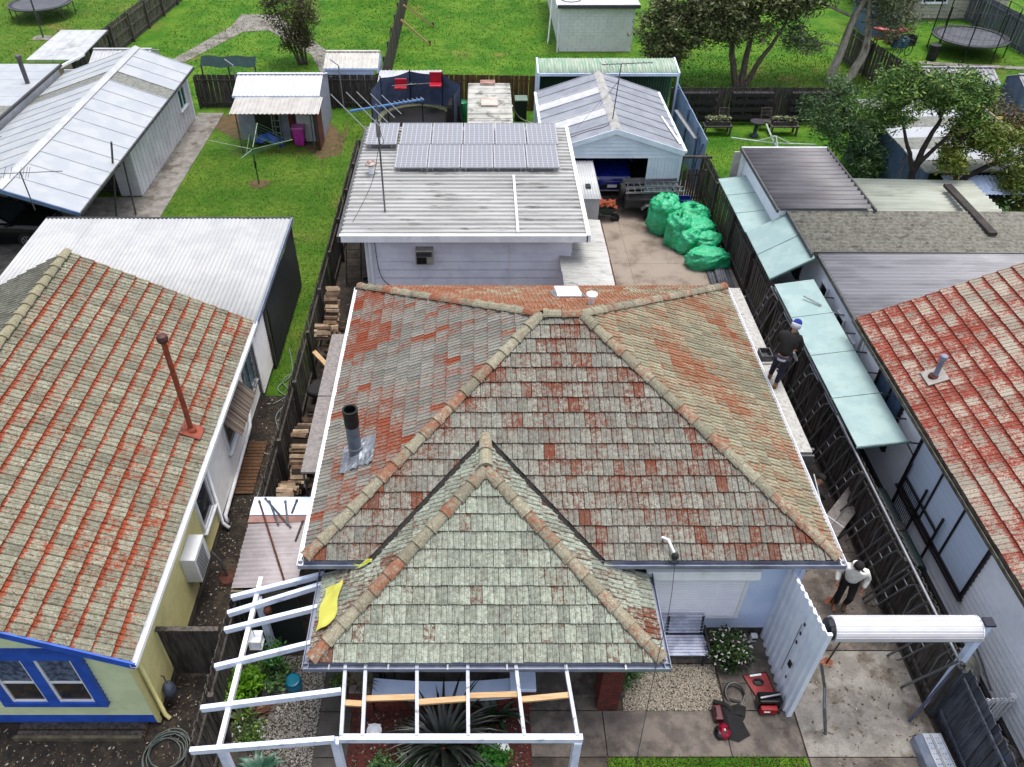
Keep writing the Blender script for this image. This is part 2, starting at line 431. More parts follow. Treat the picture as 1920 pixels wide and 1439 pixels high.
grassA = grass_mat('grass_dry', (78, 126, 32), (112, 146, 48), (146, 130, 78), .55, .74)
grassB = grass_mat('grass_lush', (74, 132, 30), (114, 158, 48), (142, 138, 72), .56, .76)
blade = M('grass_blade', (78, 128, 32), (100, 140, 45), scale=2, rough=.8, spec=.2)
soil = M('soil', (52, 44, 38), (30, 26, 23), 5, .95, bump=.8, bscale=35, dirt_or_glint=(84, 72, 60), dscale=1.5)  # dark soil, deepened further to carry the black shade of the passages
conc = M('concrete', (164, 159, 152), (140, 135, 128), 2.4, .85, bump=.5, bscale=38, dirt_or_glint=(104, 94, 82), dscale=1.3, dlo=.47, dhi=.66, fine=.4)
concD = M('concrete_damp', (130, 120, 111), (102, 94, 88), 2.6, .85, bump=.5, bscale=38, dirt_or_glint=(76, 68, 62), dscale=1.5, dlo=.47, dhi=.66, fine=.28)
concY = M('yard_concrete', (172, 158, 144), (156, 142, 128), 1.0, .85, bump=.4, bscale=70, dirt_or_glint=(122, 108, 96), dscale=1.0, dlo=.5, dhi=.68, fine=.26)
concK = M('concrete_dark', (84, 80, 76), (66, 63, 60), 2, .8, bump=.2, bscale=90)
white = M('white_paint', (232, 233, 236), (220, 222, 226), 2, .55, k=1, dirt_or_glint=(190, 190, 188), dscale=1.4, dlo=.58, dhi=.8, fine=.04)
whiteB = M('sky_tinted_blue_paint', (206, 220, 246), (194, 210, 240), 2, .5, k=1, dirt_or_glint=(180, 190, 208), dscale=1.2, dlo=.58, dhi=.8, fine=.04)  # pale blue paint, with the sky's blue light on front walls mixed in
lilac = M('lilac_white_paint', (230, 230, 240), (220, 220, 232), 2, .55, k=1, dirt_or_glint=(196, 198, 208), dscale=1.0, dlo=.6, dhi=.8, fine=.04)
cream = M('cream_weatherboard', (212, 204, 144), (200, 192, 134), 2, .6, k=1, dirt_or_glint=(150, 144, 100), dscale=1.1, dlo=.55, dhi=.8, fine=.05)
mint = M('pale_green_weatherboard', (202, 212, 170), (192, 202, 160), 2, .6, k=1, dirt_or_glint=(164, 174, 132), dscale=1.1, dlo=.58, dhi=.8, fine=.05)
blueP = M('blue_trim_paint', (40, 88, 186), (34, 76, 168), 3, .5, k=1, fine=.06, dirt_or_glint=(60, 90, 150), dlo=.6, dhi=.8)
gal = M('galvanised_steel', (150, 154, 160), (128, 132, 138), 6, .4, .7, fine=.1)
galD = M('weathered_steel', (112, 112, 114), (90, 90, 92), 6, .55, .4, fine=.12)
alum = M('aluminium', (196, 198, 202), (176, 178, 184), 5, .35, .7, fine=.06)
zincR = M('white_metal_roofing', (222, 224, 226), (208, 211, 214), 1.5, .45, .1, dirt_or_glint=(186, 188, 188), dscale=1.2, dlo=.55, dhi=.8, fine=.03)
wood = M('weathered_timber', (104, 96, 88), (70, 64, 60), 2.2, .9, stretch=(6, 6, .8), bump=.5, bscale=26, vary=.22, fine=.18)
woodD = M('dark_weathered_timber', (98, 91, 86), (62, 57, 55), 2.2, .9, stretch=(6, 6, .8), bump=.5, bscale=26, vary=.25, fine=.18)
woodB = M('brown_timber', (120, 84, 54), (96, 66, 42), 2.2, .85, stretch=(6, 6, .8), bump=.4, bscale=26, vary=.18, fine=.15)
pine = M('new_pine', (226, 190, 142), (208, 168, 118), 3, .7, stretch=(1, 8, 8), bump=.2, bscale=30, vary=.1)
black = M('black_plastic', (24, 24, 26), (32, 32, 34), 6, .45, fine=.05)
rubber = M('rubber', (26, 26, 27), (36, 35, 34), 8, .8)
iron = M('rusted_steel', (110, 60, 42), (84, 46, 34), 9, .8, .2, bump=.3, bscale=70)
brickM = M('red_brick', (128, 52, 42), (100, 40, 34), 6, .85, bump=.5, bscale=60, vary=.2, dirt_or_glint=(80, 40, 34), dscale=2)
mortar = M('mortar', (150, 140, 130), (130, 120, 112), 9, .95)
def glass_mat(name, c):
    m = M(name, c, tuple(int(x*.8) for x in c), 1.5, .08, fine=.0, spec=.8); return m
glass = glass_mat('window_glass', (50, 60, 76))
glassB = glass_mat('blue_window_glass', (112, 142, 178))
mulch = M('red_mulch', (98, 40, 32), (64, 28, 24), 12, .95, bump=.9, bscale=45)
darkV = M('black_shade_cloth', (22, 23, 25), (32, 33, 34), 3, .95, stretch=(1, 1, 1))
leadF = M('lead_flashing', (176, 182, 190), (146, 152, 162), 8, .4, .5, bump=.4, bscale=20)

# ------------------------------------------------------------------ ground and paving
def sheet(name, pts, z, mat, kind='structure', parent=None, th=None):
    b = B()
    if th: b.prism(pts, z-th, z)
    else: b.poly([(p[0], p[1], z) for p in pts])
    return b.build(name, mat, parent, kind=kind if not parent else None)
def rect(x0, x1, y0, y1): return [(x0, y0), (x1, y0), (x1, y1), (x0, y1)]
sheet('ground', rect(-140, 140, -60, 180), 0, grassB)
sheet('lawn', rect(-13, -5.0, 17.6, 39.4), .004, grassA)
sheet('lawn', rect(-90, -20.6, 39, 90), .004, grassA)
sheet('lawn', rect(14.5, 60, 37, 46), .004, grassA)
sheet('bare_earth', [tuple(P(u, v)[:2]) for u, v in ((375, 232), (432, 215), (625, 235), (640, 255), (655, 232), (640, 290), (600, 300), (560, 268), (440, 262), (400, 240))], .008, M('dry_earth', (120, 92, 62), (92, 84, 48), 3, .95, bump=.6, bscale=30))
sheet('side_path', rect(-30, -5.0, -4, 17.6), .005, soil)
sheet('side_yard', rect(9.1, 40, -4, 26.5), .006, soil)
sheet('main_yard', rect(-5.0, 9.1, -4, 31.2), .006, M('dusty_earth', (96, 86, 76), (72, 65, 58), 3, .95, bump=.6, bscale=35, dirt_or_glint=(52, 46, 42)))
# concrete apron and strip by the metal garage
ap = sheet('concrete_apron', rect(-24, -12.5, 22.8, 29.9), .03, conc)
for k in range(4):
    sheet('concrete_strip', rect(-13.75, -12.5, 29.92+k*2.2, 32.1+k*2.2), .03+.004*(k % 2), conc)
# back yard slab
for i in range(2):
    for j in range(2):
        sheet('yard_slab', rect(3.3+i*2.2, 5.49+i*3.6, 18.2+j*6.6, 24.79+j*6.6), .035, concY)
# driveway slabs and front path
for j, (y0, y1, m_) in enumerate(((7.05, 9.3, conc), (9.32, 11.9, concD), (11.92, 14.9, concD), (14.92, 18.1, concD), (4.6, 7.03, concD))):
    sheet('driveway_slab', rect(6.38, 9.02, y0, y1), .04+.003*(j % 2), m_)
for k, (x0, x1) in enumerate(((1.05, 2.5), (2.52, 4.9), (4.92, 6.34))):
    sheet('path_slab', rect(x0, x1, 7.05, 7.96), .045+.003*(k % 2), concD)
sheet('path_slab', rect(1.05, 2.42, 7.98, 9.6), .05, concD)
sheet('front_lawn', rect(2.5, 6.34, 4, 7.03), .03, grassB)
for i in range(2):
    for j in range(3):
        sheet('paver', rect(5.02+i*.6, 5.61+i*.6, 7.98+j*.58, 8.55+j*.58), .05+.003*((i+j) % 2), concD)
sheet('path_slab', rect(3.3, 5.0, 9.02, 9.62), .047, concD)
for k in range(4): sheet('dark_path_slab', rect(-3.15, -2.52, 5.2+k*.92, 6.1+k*.92), .04+.003*(k % 2), concK)
sheet('mulch_bed', rect(-2.5, 1.04, 4.5, 8.0), .03, mulch)
sheet('porch_floor', rect(-2.6, 3.0, 8.25, 9.75), .16, concD, th=.15)
sheet('side_concrete', rect(-3.6, -3.0, 17, 24), .02, conc)
# pebbles
def pebbles(name, label, poly_rect, n, mat, s0, s1, z=.02):
    x0, x1, y0, y1 = poly_rect; rg = np.random.RandomState(n); b = B()
    base = np.array([(1, 0, 0), (-1, 0, 0), (0, 1, 0), (0, -1, 0), (0, 0, 1), (0, 0, -1)], float)
    fc = [(0, 2, 4), (2, 1, 4), (1, 3, 4), (3, 0, 4), (2, 0, 5), (1, 2, 5), (3, 1, 5), (0, 3, 5)]
    vs = np.zeros((n, 6, 3)); xs = rg.uniform(x0, x1, n); ys = rg.uniform(y0, y1, n); s = rg.uniform(s0, s1, n)
    a = rg.uniform(0, 6.28, n); fl = rg.uniform(.5, 1, (n, 3)); fl[:, 2] *= .7
    q = base[None]*fl[:, None]*s[:, None, None]
    vs[:, :, 0] = q[:, :, 0]*np.cos(a)[:, None]-q[:, :, 1]*np.sin(a)[:, None]+xs[:, None]
    vs[:, :, 1] = q[:, :, 0]*np.sin(a)[:, None]+q[:, :, 1]*np.cos(a)[:, None]+ys[:, None]
    vs[:, :, 2] = q[:, :, 2]+z+rg.uniform(0, .02, n)[:, None]
    b.v = vs.reshape(-1, 3).tolist(); b.f = [tuple(6*i+j for j in f) for i in range(n) for f in fc]
    c = rg.uniform(0, 1, n); b.col = np.repeat(np.stack([c, c, c, np.ones(n)], 1), 24, 0)
    return b.build(name, mat, None, label=label, cat='pebbles', kind='stuff', smooth=True)
def pebble_mat(name, a, b_):
    t = NT(name); at = t.node('ShaderNodeAttribute', attribute_name='tc'); sx = t.node('ShaderNodeSeparateColor', {0: at.outputs[0]})
    t.col(t.mix(sx.outputs[0], c8(*a), c8(*b_))); t.b.inputs['Roughness'].default_value = .8; return t.m
pebbles('river_pebbles', 'grey river pebbles covering the bed under the white pergola', (-4.4, -3.17, 5, 9.2), 9000, pebble_mat('pebble_grey', (112, 106, 100), (196, 190, 180)), .018, .036)
pebbles('cream_pebbles', 'fine cream pebbles in the bed in front of the slatted bench', (2.95, 4.98, 7.98, 9.0), 9000, pebble_mat('pebble_cream', (150, 138, 120), (224, 214, 196)), .014, .026)

# ------------------------------------------------------------------ central house
tFront = tile_mat('tile_front', (168, 92, 66), (126, 88, 74), (142, 140, 132), (166, 166, 154), bias=.055, edge=.14, pale=.5, darkamt=.55)
tLeft = tile_mat('tile_left', (194, 96, 60), (160, 104, 84), (160, 158, 152), (148, 148, 138), bias=.06, edge=.16, pale=.35, jedge=.1)
tRight = tile_mat('tile_right', (200, 126, 88), (178, 132, 106), (162, 158, 134), (176, 172, 146), bias=.05, edge=.16, pale=.35, jedge=.1)
tPorch = tile_mat('tile_porch', (160, 94, 72), (122, 88, 74), (150, 156, 142), (186, 194, 178), bias=.12, edge=.1, pale=.85)
capM = tile_mat('ridge_tile', (196, 122, 90), (164, 118, 96), (158, 152, 130), (174, 168, 146), bias=.04, edge=0, pale=.5, darkamt=.58)
sheath = M('roof_underlay', (44, 36, 32), (34, 28, 26), 4, .95)
he = 3.0; SL = .512
X0, X1, Y0, Y1 = -3.32, 6.93, 9.43, 18.8
hd = (Y1-Y0)/2; RY = (Y0+Y1)/2; RZ = he+hd*SL; RX0 = X0+hd; RX1 = X1-hd
h2 = 2.5; A0, A1, AY = -2.99, 3.32, 7.59; AC = (A0+A1)/2; ah = (A1-A0)/2; AZ = h2+ah*SL; AYa = AY+ah
VY = Y0+(AZ-he)/SL                 # where the porch ridge dies into the main slope
vl = A0+(he-h2)/SL; vr = A1-(he-h2)/SL
house = root('house', 'central weatherboard house with a lichen grey tiled hip roof and tiled front porch', 'house', (1.8, 14, 0))
rb = B()
z_ = -.03
def up(x, y, z): return (x, y, z+z_)
rb.poly([up(X0, Y0, he), up(X1, Y0, he), up(RX1, RY, RZ), up(RX0, RY, RZ)])
rb.poly([up(X1, Y0, he), up(X1, Y1, he), up(RX1, RY, RZ)]); rb.poly([up(X0, Y1, he), up(X0, Y0, he), up(RX0, RY, RZ)])
rb.poly([up(X1, Y1, he), up(X0, Y1, he), up(RX0, RY, RZ), up(RX1, RY, RZ)])
rb.poly([up(A0, AY, h2), up(A1, AY, h2), up(AC, AYa, AZ)])
rb.poly([up(A1, AY, h2), up(A1, 9.7, h2), up(A1, 9.7, h2), up(vr, Y0, he), up(AC, VY, AZ), up(AC, AYa, AZ)][:2]+[up(vr, Y0+.27, he), up(vr, Y0, he), up(AC, VY, AZ), up(AC, AYa, AZ)])
rb.poly([up(A0, 9.7, h2), up(A0, AY, h2), up(AC, AYa, AZ), up(AC, VY, AZ), up(vl, Y0, he), up(vl, Y0+.27, he)])
rb.poly([(X0, Y0, he-.06), (X0, Y1, he-.06), (X1, Y1, he-.06), (X1, Y0, he-.06)])
roof = rb.build('roof', sheath, house)
cs = 1/math.sqrt(1+SL*SL); sn = SL*cs
RF = Roof(roof, [tFront, tLeft, tRight, tPorch])
def nz(p, s): return mn.noise(V((p.x*s, p.y*s, 3.1)))
def lf_front(p):
    lv = .66+.22*nz(p, .9)+U(-.11, .11); k = R.random()
    if mn.noise(V((p.x*1.5+4, p.y*2.4, 8))) > .36: lv -= .24
    if k < .05: lv -= .26
    return lv, R.random()
def lf_left(p):
    lv = .69+.34*nz(p, .6)+U(-.1, .1)
    if mn.noise(V((p.x*.8+1, p.y*1.3, 2))) > .25: lv -= .14
    if abs(p.x+2.3) < .8 and abs(p.y-11.4) < 1.0: lv -= .22
    if p.x < -2.3 and p.y > 15.5: lv -= .16
    if R.random() < .05: lv -= .4
    return lv, R.random()
def lf_right(p):
    lv = .63+.34*nz(p, .55)+U(-.1, .1)
    if mn.noise(V((p.x*.9+7, p.y*1.1, 2))) > .2: lv -= .14
    return lv, R.random()
def lf_back(p): return .45+.5*nz(p, .6)+U(-.2, .2)-(.25 if p.x < 4 else 0), R.random()
def lf_porch(p):
    lv = .76+.2*nz(p, 1.1)+U(-.11, .11); k = R.random()
    if k < .07: lv -= .28
    if abs(p.x-AC) > 2.2 and p.y < 8.6: lv -= .2
    return lv, R.random()
S2 = math.sqrt(hd*hd*(1+SL*SL)); VG = .1
W = X1-X0
def hipc(W_, sl):
    """clip lines for a hip-ended face: in (e,s) coordinates the hips run at slope 1/cs"""
    k = 1/cs; L = math.hypot(1, k)
    return [(0, 0, k/L, -1/L), (W_, 0, -k/L, -1/L), (0, 0, 0, 1), (0, sl, 0, -1)]
hc = hipc(W, S2)
kk = 1/cs; LL = math.hypot(1, kk)
def clip_front(e, s):
    x = X0+e
    if x < AC: v_ = (vl-X0-VG, 0, -kk/LL, 1/LL)
    else: v_ = (vr-X0+VG, 0, kk/LL, 1/LL)
    c = list(hc)
    if s*sn < AZ-he+.15: c.append(v_)
    return c
RF.face((X0, Y0, he), (1, 0, 0), (0, cs, sn), W, S2, clip_front, 0, lf_front)
D = Y1-Y0; hcD = hipc(D, S2)
RF.face((X0, Y1, he), (0, -1, 0), (cs, 0, sn), D, S2, lambda e, s: hcD, 1, lf_left)
RF.face((X1, Y0, he), (0, 1, 0), (-cs, 0, sn), D, S2, lambda e, s: hcD, 2, lf_right)
RF.face((X1, Y1, he), (-1, 0, 0), (0, -cs, sn), W, S2, lambda e, s: hc, 2, lf_back)
Sp = ah/cs; hcp = hipc(2*ah, Sp)
RF.face((A0, AY, h2), (1, 0, 0), (0, cs, sn), 2*ah, Sp, lambda e, s: hcp, 3, lf_porch)
def side_clip(sgn):
    def f(e, s):
        # e measured along +y from the porch front eave
        c = [(0, 0, kk/LL, -1/LL) if True else None, (0, 0, 0, 1), (0, Sp, 0, -1)]
        sv = (he-h2)/sn
        if s < sv: c.append((Y0-AY+.02, 0, -1, 0))
        else: c.append((Y0-AY-VG*.9, sv, -kk/LL, 1/LL))
        return c
    return f
def flip(fn, w_):
    return lambda e, s: [(w_-a, b, -c, d) for (a, b, c, d) in fn(w_-e, s)]
LW = VY-AY+.3
RF.face((A0, AY+LW, h2), (0, -1, 0), (cs, 0, sn), LW, Sp, flip(side_clip(1), LW), 3, lambda p: (lf_porch(p)[0]-.12, R.random()))
RF.face((A1, AY, h2), (0, 1, 0), (-cs, 0, sn), LW, Sp, side_clip(1), 3, lambda p: (lf_porch(p)[0]-.12, R.random()))
RF.finish()
# valleys
for s_, xv in ((-1, vl), (1, vr)):
    a = V((xv, Y0-.02, he)); b_ = V((AC, VY, AZ)); d = (b_-a).normalized(); w1 = V((-s_*1, 0, 0))
    up1 = V((0, cs, sn)); n1 = V((0, -sn, cs)); n2 = V((s_*sn, 0, cs))
    e1 = d.cross(n1).normalized()*.13; e2 = d.cross(n2).normalized()*.13
    if e1.x*s_ < 0: e1 = -e1
    if e2.x*s_ > 0: e2 = -e2
    vb = B(); vb.poly([a+e1+ZU*.012, a-ZU*.012, b_-ZU*.012, b_+e1+ZU*.012]); vb.poly([a-ZU*.012, a+e2+ZU*.012, b_+e2+ZU*.012, b_-ZU*.012])
    vb.build('valley_flashing', M('valley_metal', (46, 40, 36), (30, 27, 25), 9, .8, fine=.2), roof)
# hips and ridges
lf = .052
for (a, b_) in (((X0, Y0, he), (RX0, RY, RZ)), ((X1, Y0, he), (RX1, RY, RZ)), ((X0, Y1, he), (RX0, RY, RZ)), ((X1, Y1, he), (RX1, RY, RZ)),
                ((RX0, RY, RZ), (RX1, RY, RZ)), ((A0, AY, h2), (AC, AYa, AZ)), ((A1, AY, h2), (AC, AYa, AZ)), ((AC, AYa, AZ), (AC, VY+.1, AZ))):
    a, b_ = V(a), V(b_); d = (b_-a).normalized()
    ridge_caps(roof, a+d*.08+ZU*lf, b_+ZU*(lf-.01), capM, lich=(.35, .95))
    mo = B().bar(a+d*.1+ZU*.03, b_+ZU*.03, .2, .06, ZU).build('mortar_bedding', M('dark_mortar', (74, 64, 54), (54, 46, 40), 9, .95), roof)
# gutters and fascia
gutB = M('gutter_blue_grey', (170, 178, 198), (150, 158, 180), 3, .45, .3, dirt_or_glint=(110, 110, 116), dlo=.55, dhi=.75)
gutter(house, (X0-.1, Y0, he-.0), (vl+.1, Y0, he-.0), (0, -1, 0), gutB)
gutter(house, (vr-.06, Y0, he), (X1+.1, Y0, he), (0, -1, 0), gutB)
gutter(house, (X0, Y0-.1, he+.002), (X0, Y1, he+.002), (-1, 0, 0), white)
gutter(house, (X1, Y0-.1, he+.002), (X1, Y1, he+.002), (1, 0, 0), white)
gutter(house, (A0-.1, AY, h2), (A1+.1, AY, h2), (0, -1, 0), gutB)
gutter(house, (A0, AY-.1, h2+.002), (A0, 9.6, h2+.002), (-1, 0, 0), gutB)
gutter(house, (A1, AY-.1, h2+.002), (A1, 9.6, h2+.002), (1, 0, 0), gutB)
B().box(A0, A1, AY+.0, 9.7, h2-.09, h2-.07).build('porch_ceiling', whiteB, house)
# brackets along the porch gutter
for k in range(6):
    x = A0+.35+k*1.05; B().box(x, x+.03, AY-.135, AY+.02, h2-.002, h2+.012).build('gutter_bracket', alum, house)
# walls
wx0, wx1, wy0, wy1 = X0+.35, X1-.42, 9.78, Y1-.35
B().box(wx0, wx1, wy0, wy1, 0, he-.08).build('wall', M('wall_core', (150, 150, 156), None, 3), house)
boards(house, (A1-.6, wy0), (wx1, wy0), .25, he-.1, (0, -1, 0), whiteB, ex=.16)
B().box(wx1-.04, wx1+.05, wy0-.05, wy0+.05, .2, he-.1).build('corner_trim', whiteB, house)
B().box(A1-.6, wx1, wy0-.02, wy0, .0, .25).build('plinth', concD, house)
# roller shutter
q0 = PY(1236, 1176, wy0-.06); q1 = PY(1412, 1094, wy0-.06)
sx0, sx1, sz0, sz1 = 3.42, 5.42, .78, 2.28
sh = B().box(sx0, sx1, wy0-.1, wy0-.03, sz0, sz1).build('roller_shutter', M('shutter_white', (232, 232, 242), (224, 224, 236), 2, .5, fine=.02, k=1), house)
n = 26
for k in range(n): 
    za = sz0+k*(sz1-sz0)/n
    B().extr([(sx0, wy0-.1, za+.004), (sx0, wy0-.108, za+.012), (sx0, wy0-.108, za+.046), (sx0, wy0-.1, za+.054)], (sx1-sx0, 0, 0)).build('slat', MATS['shutter_white'], sh)
for x in (sx0-.07, sx1): B().box(x, x+.07, wy0-.13, wy0-.02, sz0-.03, sz1).build('guide_rail', white, sh)
B().extr([(sx0-.1, wy0-.03, sz1), (sx0-.1, wy0-.3, sz1), (sx0-.1, wy0-.32, sz1+.05), (sx0-.1, wy0-.26, sz1+.24), (sx0-.1, wy0-.03, sz1+.26)], (sx1-sx0+.25, 0, 0)).build('shutter_box', white, sh)
B().bar((sx0-.1, wy0-.05, sz0-.05), (sx1+.1, wy0-.05, sz0-.05), .12, .05).build('sill', white, sh)
# porch interior wall, door shade
B().box(A0+.5, A1-.62, 9.72, 9.77, .16, h2-.1).build('porch_wall', M('porch_wall_paint', (170, 174, 184), None, 3), house)

# flue on the left slope
fx, fy = -2.55, 11.83; fz = he+(fx-X0)*SL
fl = root('chimney_flue', 'round galvanised flue with black cowl and crinkled silver flashing on central roof', 'flue', (fx, fy, fz))
B().tube((fx, fy, fz-.05), (fx, fy, fz+1.05), .14, 20).build('flue_pipe', M('flue_steel', (132, 146, 166), (112, 126, 146), 4, .4, .5, fine=.05), fl, smooth=False)
B().lathe((fx, fy, fz+.9), [(.145, 0), (.15, .02), (.15, .3), (.145, .31), (.145, .35), (.16, .37), (.16, .43), (.12, .43), (.12, .25)], 20).build('cowl', M('sooty_steel', (36, 38, 40), (22, 22, 24), 5, .5, .4), fl)
B().lathe((fx, fy, fz+.28), [(.15, 0), (.155, .0), (.155, .03), (.15, .03)], 20).build('clamp_band', alum, fl)
rg = random.Random(3)
def flash(u, v):
    x = (u-.5)*.8; y = (v-.5)*.8; e = max(abs(u-.5), abs(v-.5))*2
    wob = rg.uniform(-.012, .02); k = max(0, 1-math.hypot(x, y)/.26)
    return (fx+x*cs+.05, fy+y+(rg.uniform(-.05, .05) if e > .95 else 0)-.03, fz+(x*cs+.05)*SL+.075+wob+k*.14)
B().grid(flash, 14, 14).build('flashing', leadF, fl)
# soil vent and skylight on the back slope
vx, vy = 2.65, 15.4; vz = RZ-(vy-RY)*SL
vp = root('vent_pipe', 'short white capped vent pipe behind the ridge of central roof', 'pipe', (vx, vy, vz))
B().tube((vx, vy, vz), (vx, vy, vz+.28), .06, 12).build('pipe', white, vp); B().lathe((vx, vy, vz+.27), [(.05, 0), (.13, .02), (.13, .07), (.06, .11)], 14).build('cap', white, vp)
sk = root('skylight', 'low white skylight hood on the back slope of central roof', 'skylight', (2.45, 17.2, 3.8))
z0_ = RZ-(17.2-RY)*SL
B().extr([(2.0, 16.7, z0_+.5*SL+.06), (2.0, 17.6, z0_-.4*SL+.06), (2.0, 17.55, z0_-.35*SL+.24), (2.0, 16.8, z0_+.4*SL+.16)], (.62, 0, 0)).build('hood', white, sk, bevel=.02)
B().extr([(1.9, 16.55, z0_+.65*SL+.05), (1.9, 17.75, z0_-.55*SL+.05), (1.9, 17.75, z0_-.55*SL+.07), (1.9, 16.55, z0_+.65*SL+.07)], (.82, 0, 0)).build('flashing', leadF, sk)
# yellow sarking strips lying on the porch roof
def on_porch_left(x): return h2+(x-A0)*SL
ylw = M('yellow_plastic_film', (232, 230, 110), (222, 218, 92), 5, .45, fine=.04)
ys = root('yellow_sheet', 'bright yellow plastic sheet lying on the left slope of the porch roof', 'plastic sheet', (-2.7, 8.6, 2.7))
pl = [P(590, 1183, 2.62), P(600, 1186, 2.66), P(622, 1170, 2.75), P(632, 1152, 2.78), P(638, 1100, 2.8), P(614, 1106, 2.66)]
def onp(p): return V((p.x, p.y, on_porch_left(p.x)+.1))
def filmf(u, v):
    p = V((-2.94+.34*u+.05*v, 8.12+.92*v+(.16-.1*v)*u*u, 0)); w = .03*math.sin(3.2*u+5*v)+.012*math.sin(13*v+4*u)
    return (p.x+.02*math.sin(9*v), p.y+.02*math.sin(7*u), on_porch_left(p.x)+.12+w*.6)
B().grid(filmf, 12, 20).build('film', ylw, ys, smooth=True)
ys2 = root('yellow_sheet', 'scrap of yellow-green plastic sheet tucked under the main gutter by the porch valley', 'plastic sheet', (-2.1, 9.3, 2.98))
B().grid(lambda u, v: (-2.5+u*.5, 9.3+v*.1+.03*math.sin(u*9), on_porch_left(-2.5+u*.5)+.1+.02*math.sin(u*14+v*4)), 10, 3).build('film', M('yellow_green_film', (206, 214, 84), None, 5, .5), ys2)
# ------------------------------------------------------------------ left neighbour
tNL = tile_mat('tile_left_house', (198, 92, 58), (178, 82, 54), (148, 146, 126), (170, 168, 148), bias=.0, edge=.6, pale=.6, darkamt=.535, jedge=0)
capL = tile_mat('ridge_left_house', (190, 110, 70), (170, 100, 70), (172, 166, 138), (158, 152, 124), bias=.25, edge=0, pale=.4)
lh = root('house', 'left green and cream weatherboard house with blue trim and orange-streaked tile roof', 'house', (-10.3, 12.4, 0))
LE, LRX, LZ, LRZ, LY0, LY1 = -6.02, -10.3, 2.8, 4.96, 7.4, 17.45
lsl = (LRZ-LZ)/(LE-LRX); lcs = 1/math.hypot(1, lsl); lsn = lsl*lcs; LS = (LE-LRX)/lcs
b = B()
b.poly([(LE, LY0+.03, LZ-.03), (LE, LY1-.03, LZ-.03), (LRX, LY1-.03, LRZ-.03), (LRX, LY0+.03, LRZ-.03)])
b.poly([(2*LRX-LE, LY1-.03, LZ-.03), (2*LRX-LE, LY0+.03, LZ-.03), (LRX, LY0+.03, LRZ-.03), (LRX, LY1-.03, LRZ-.03)])
lroof = b.build('roof', sheath, lh)
LR = Roof(lroof, [tNL, tile_mat('tile_left_house_far', (180, 90, 60), (160, 80, 56), (136, 136, 124), (120, 120, 110), bias=.25, edge=.3, pale=.3)])
def lf_l(p):
    lv = .78+.14*nz(p, .5)+U(-.08, .08); 
    if mn.noise(V((p.x*.7+2, p.y*.55, 5))) > .45: lv -= .16
    if abs(p.x+7.1) < .5 and abs(p.y-11.6) < .5: lv -= .16
    return lv, R.random()
Lw = LY1-LY0
rc = [(0, 0, 1, 0), (Lw, 0, -1, 0), (0, 0, 0, 1), (0, LS, 0, -1)]
LR.face((LE, LY0, LZ), (0, 1, 0), (-lcs, 0, lsn), Lw, LS, lambda e, s: rc, 0, lf_l, TWx=.235, GAx=.345, stag=0)
LR.face((2*LRX-LE, LY1, LZ), (0, -1, 0), (lcs, 0, lsn), Lw, LS, lambda e, s: rc, 1, lambda p: (.8+U(-.1, .1), R.random()), TWx=.235, GAx=.345, stag=0)
LR.finish()
ridge_caps(lroof, (LRX, LY0, LRZ+.045), (LRX, LY1, LRZ+.045), capL, lich=(.6, 1))
# walls
lwx = -6.32; lwy = 7.75
B().box(2*LRX-lwx, lwx, lwy, LY1-.1, 0, LZ-.06).build('wall', MATS['wall_core'], lh)
B().poly([(2*LRX-lwx, lwy, LZ-.06), (lwx, lwy, LZ-.06), (LRX, lwy, LRZ-.15)]).build('gable_wall', MATS['wall_core'], lh)
def rng_g(z):
    if z < LZ-.1: return (0, 1)
    t = (z-LZ+.1)/(LRZ-LZ); return (.5*t, 1-.5*t)
boards(lh, (2*LRX-lwx, lwy), (lwx, lwy), .38, LRZ-.25, (0, -1, 0), mint, ex=.135, rng=rng_g)
boards(lh, (lwx, lwy), (lwx, 12.65), .25, LZ-.08, (1, 0, 0), cream, ex=.135)
whiteW = M('white_weatherboard', (236, 234, 232), (226, 224, 222), 2, .6, k=1, dirt_or_glint=(200, 196, 190), dlo=.55, dhi=.8, fine=.04)
boards(lh, (lwx, 12.67), (lwx, LY1), .25, LZ-.08, (1, 0, 0), whiteW, ex=.1)
B().box(lwx-.02, lwx+.05, lwy-.05, lwy+.03, .1, LZ-.1).build('corner_trim', cream, lh)
B().box(2*LRX-lwx, lwx+.02, lwy-.045, lwy, .1, .38).build('base_board', blueP, lh)
B().box(lwx, lwx+.02, lwy, LY1, 0, .26).build('plinth', concD, lh)
# rake boards, gutter
B().bar((LE+.08, LY0-.01, LZ-.07), (LRX, LY0-.01, LRZ-.05), .035, .16, V((0, -1, 0)).cross(V((1, 0, -lsl)))).build('barge_board', blueP, lh)
B().bar((2*LRX-LE, LY0-.01, LZ-.07), (LRX, LY0-.01, LRZ-.05), .035, .16, ZU).build('barge_board', blueP, lh)
gutter(lh, (LE, LY0-.03, LZ+.01), (LE, LY1, LZ+.01), (1, 0, 0), white, .11, .1)
B().box(lwx, LE, LY0+.05, LY1-.02, LZ-.12, LZ-.1).build('soffit', whiteW, lh)
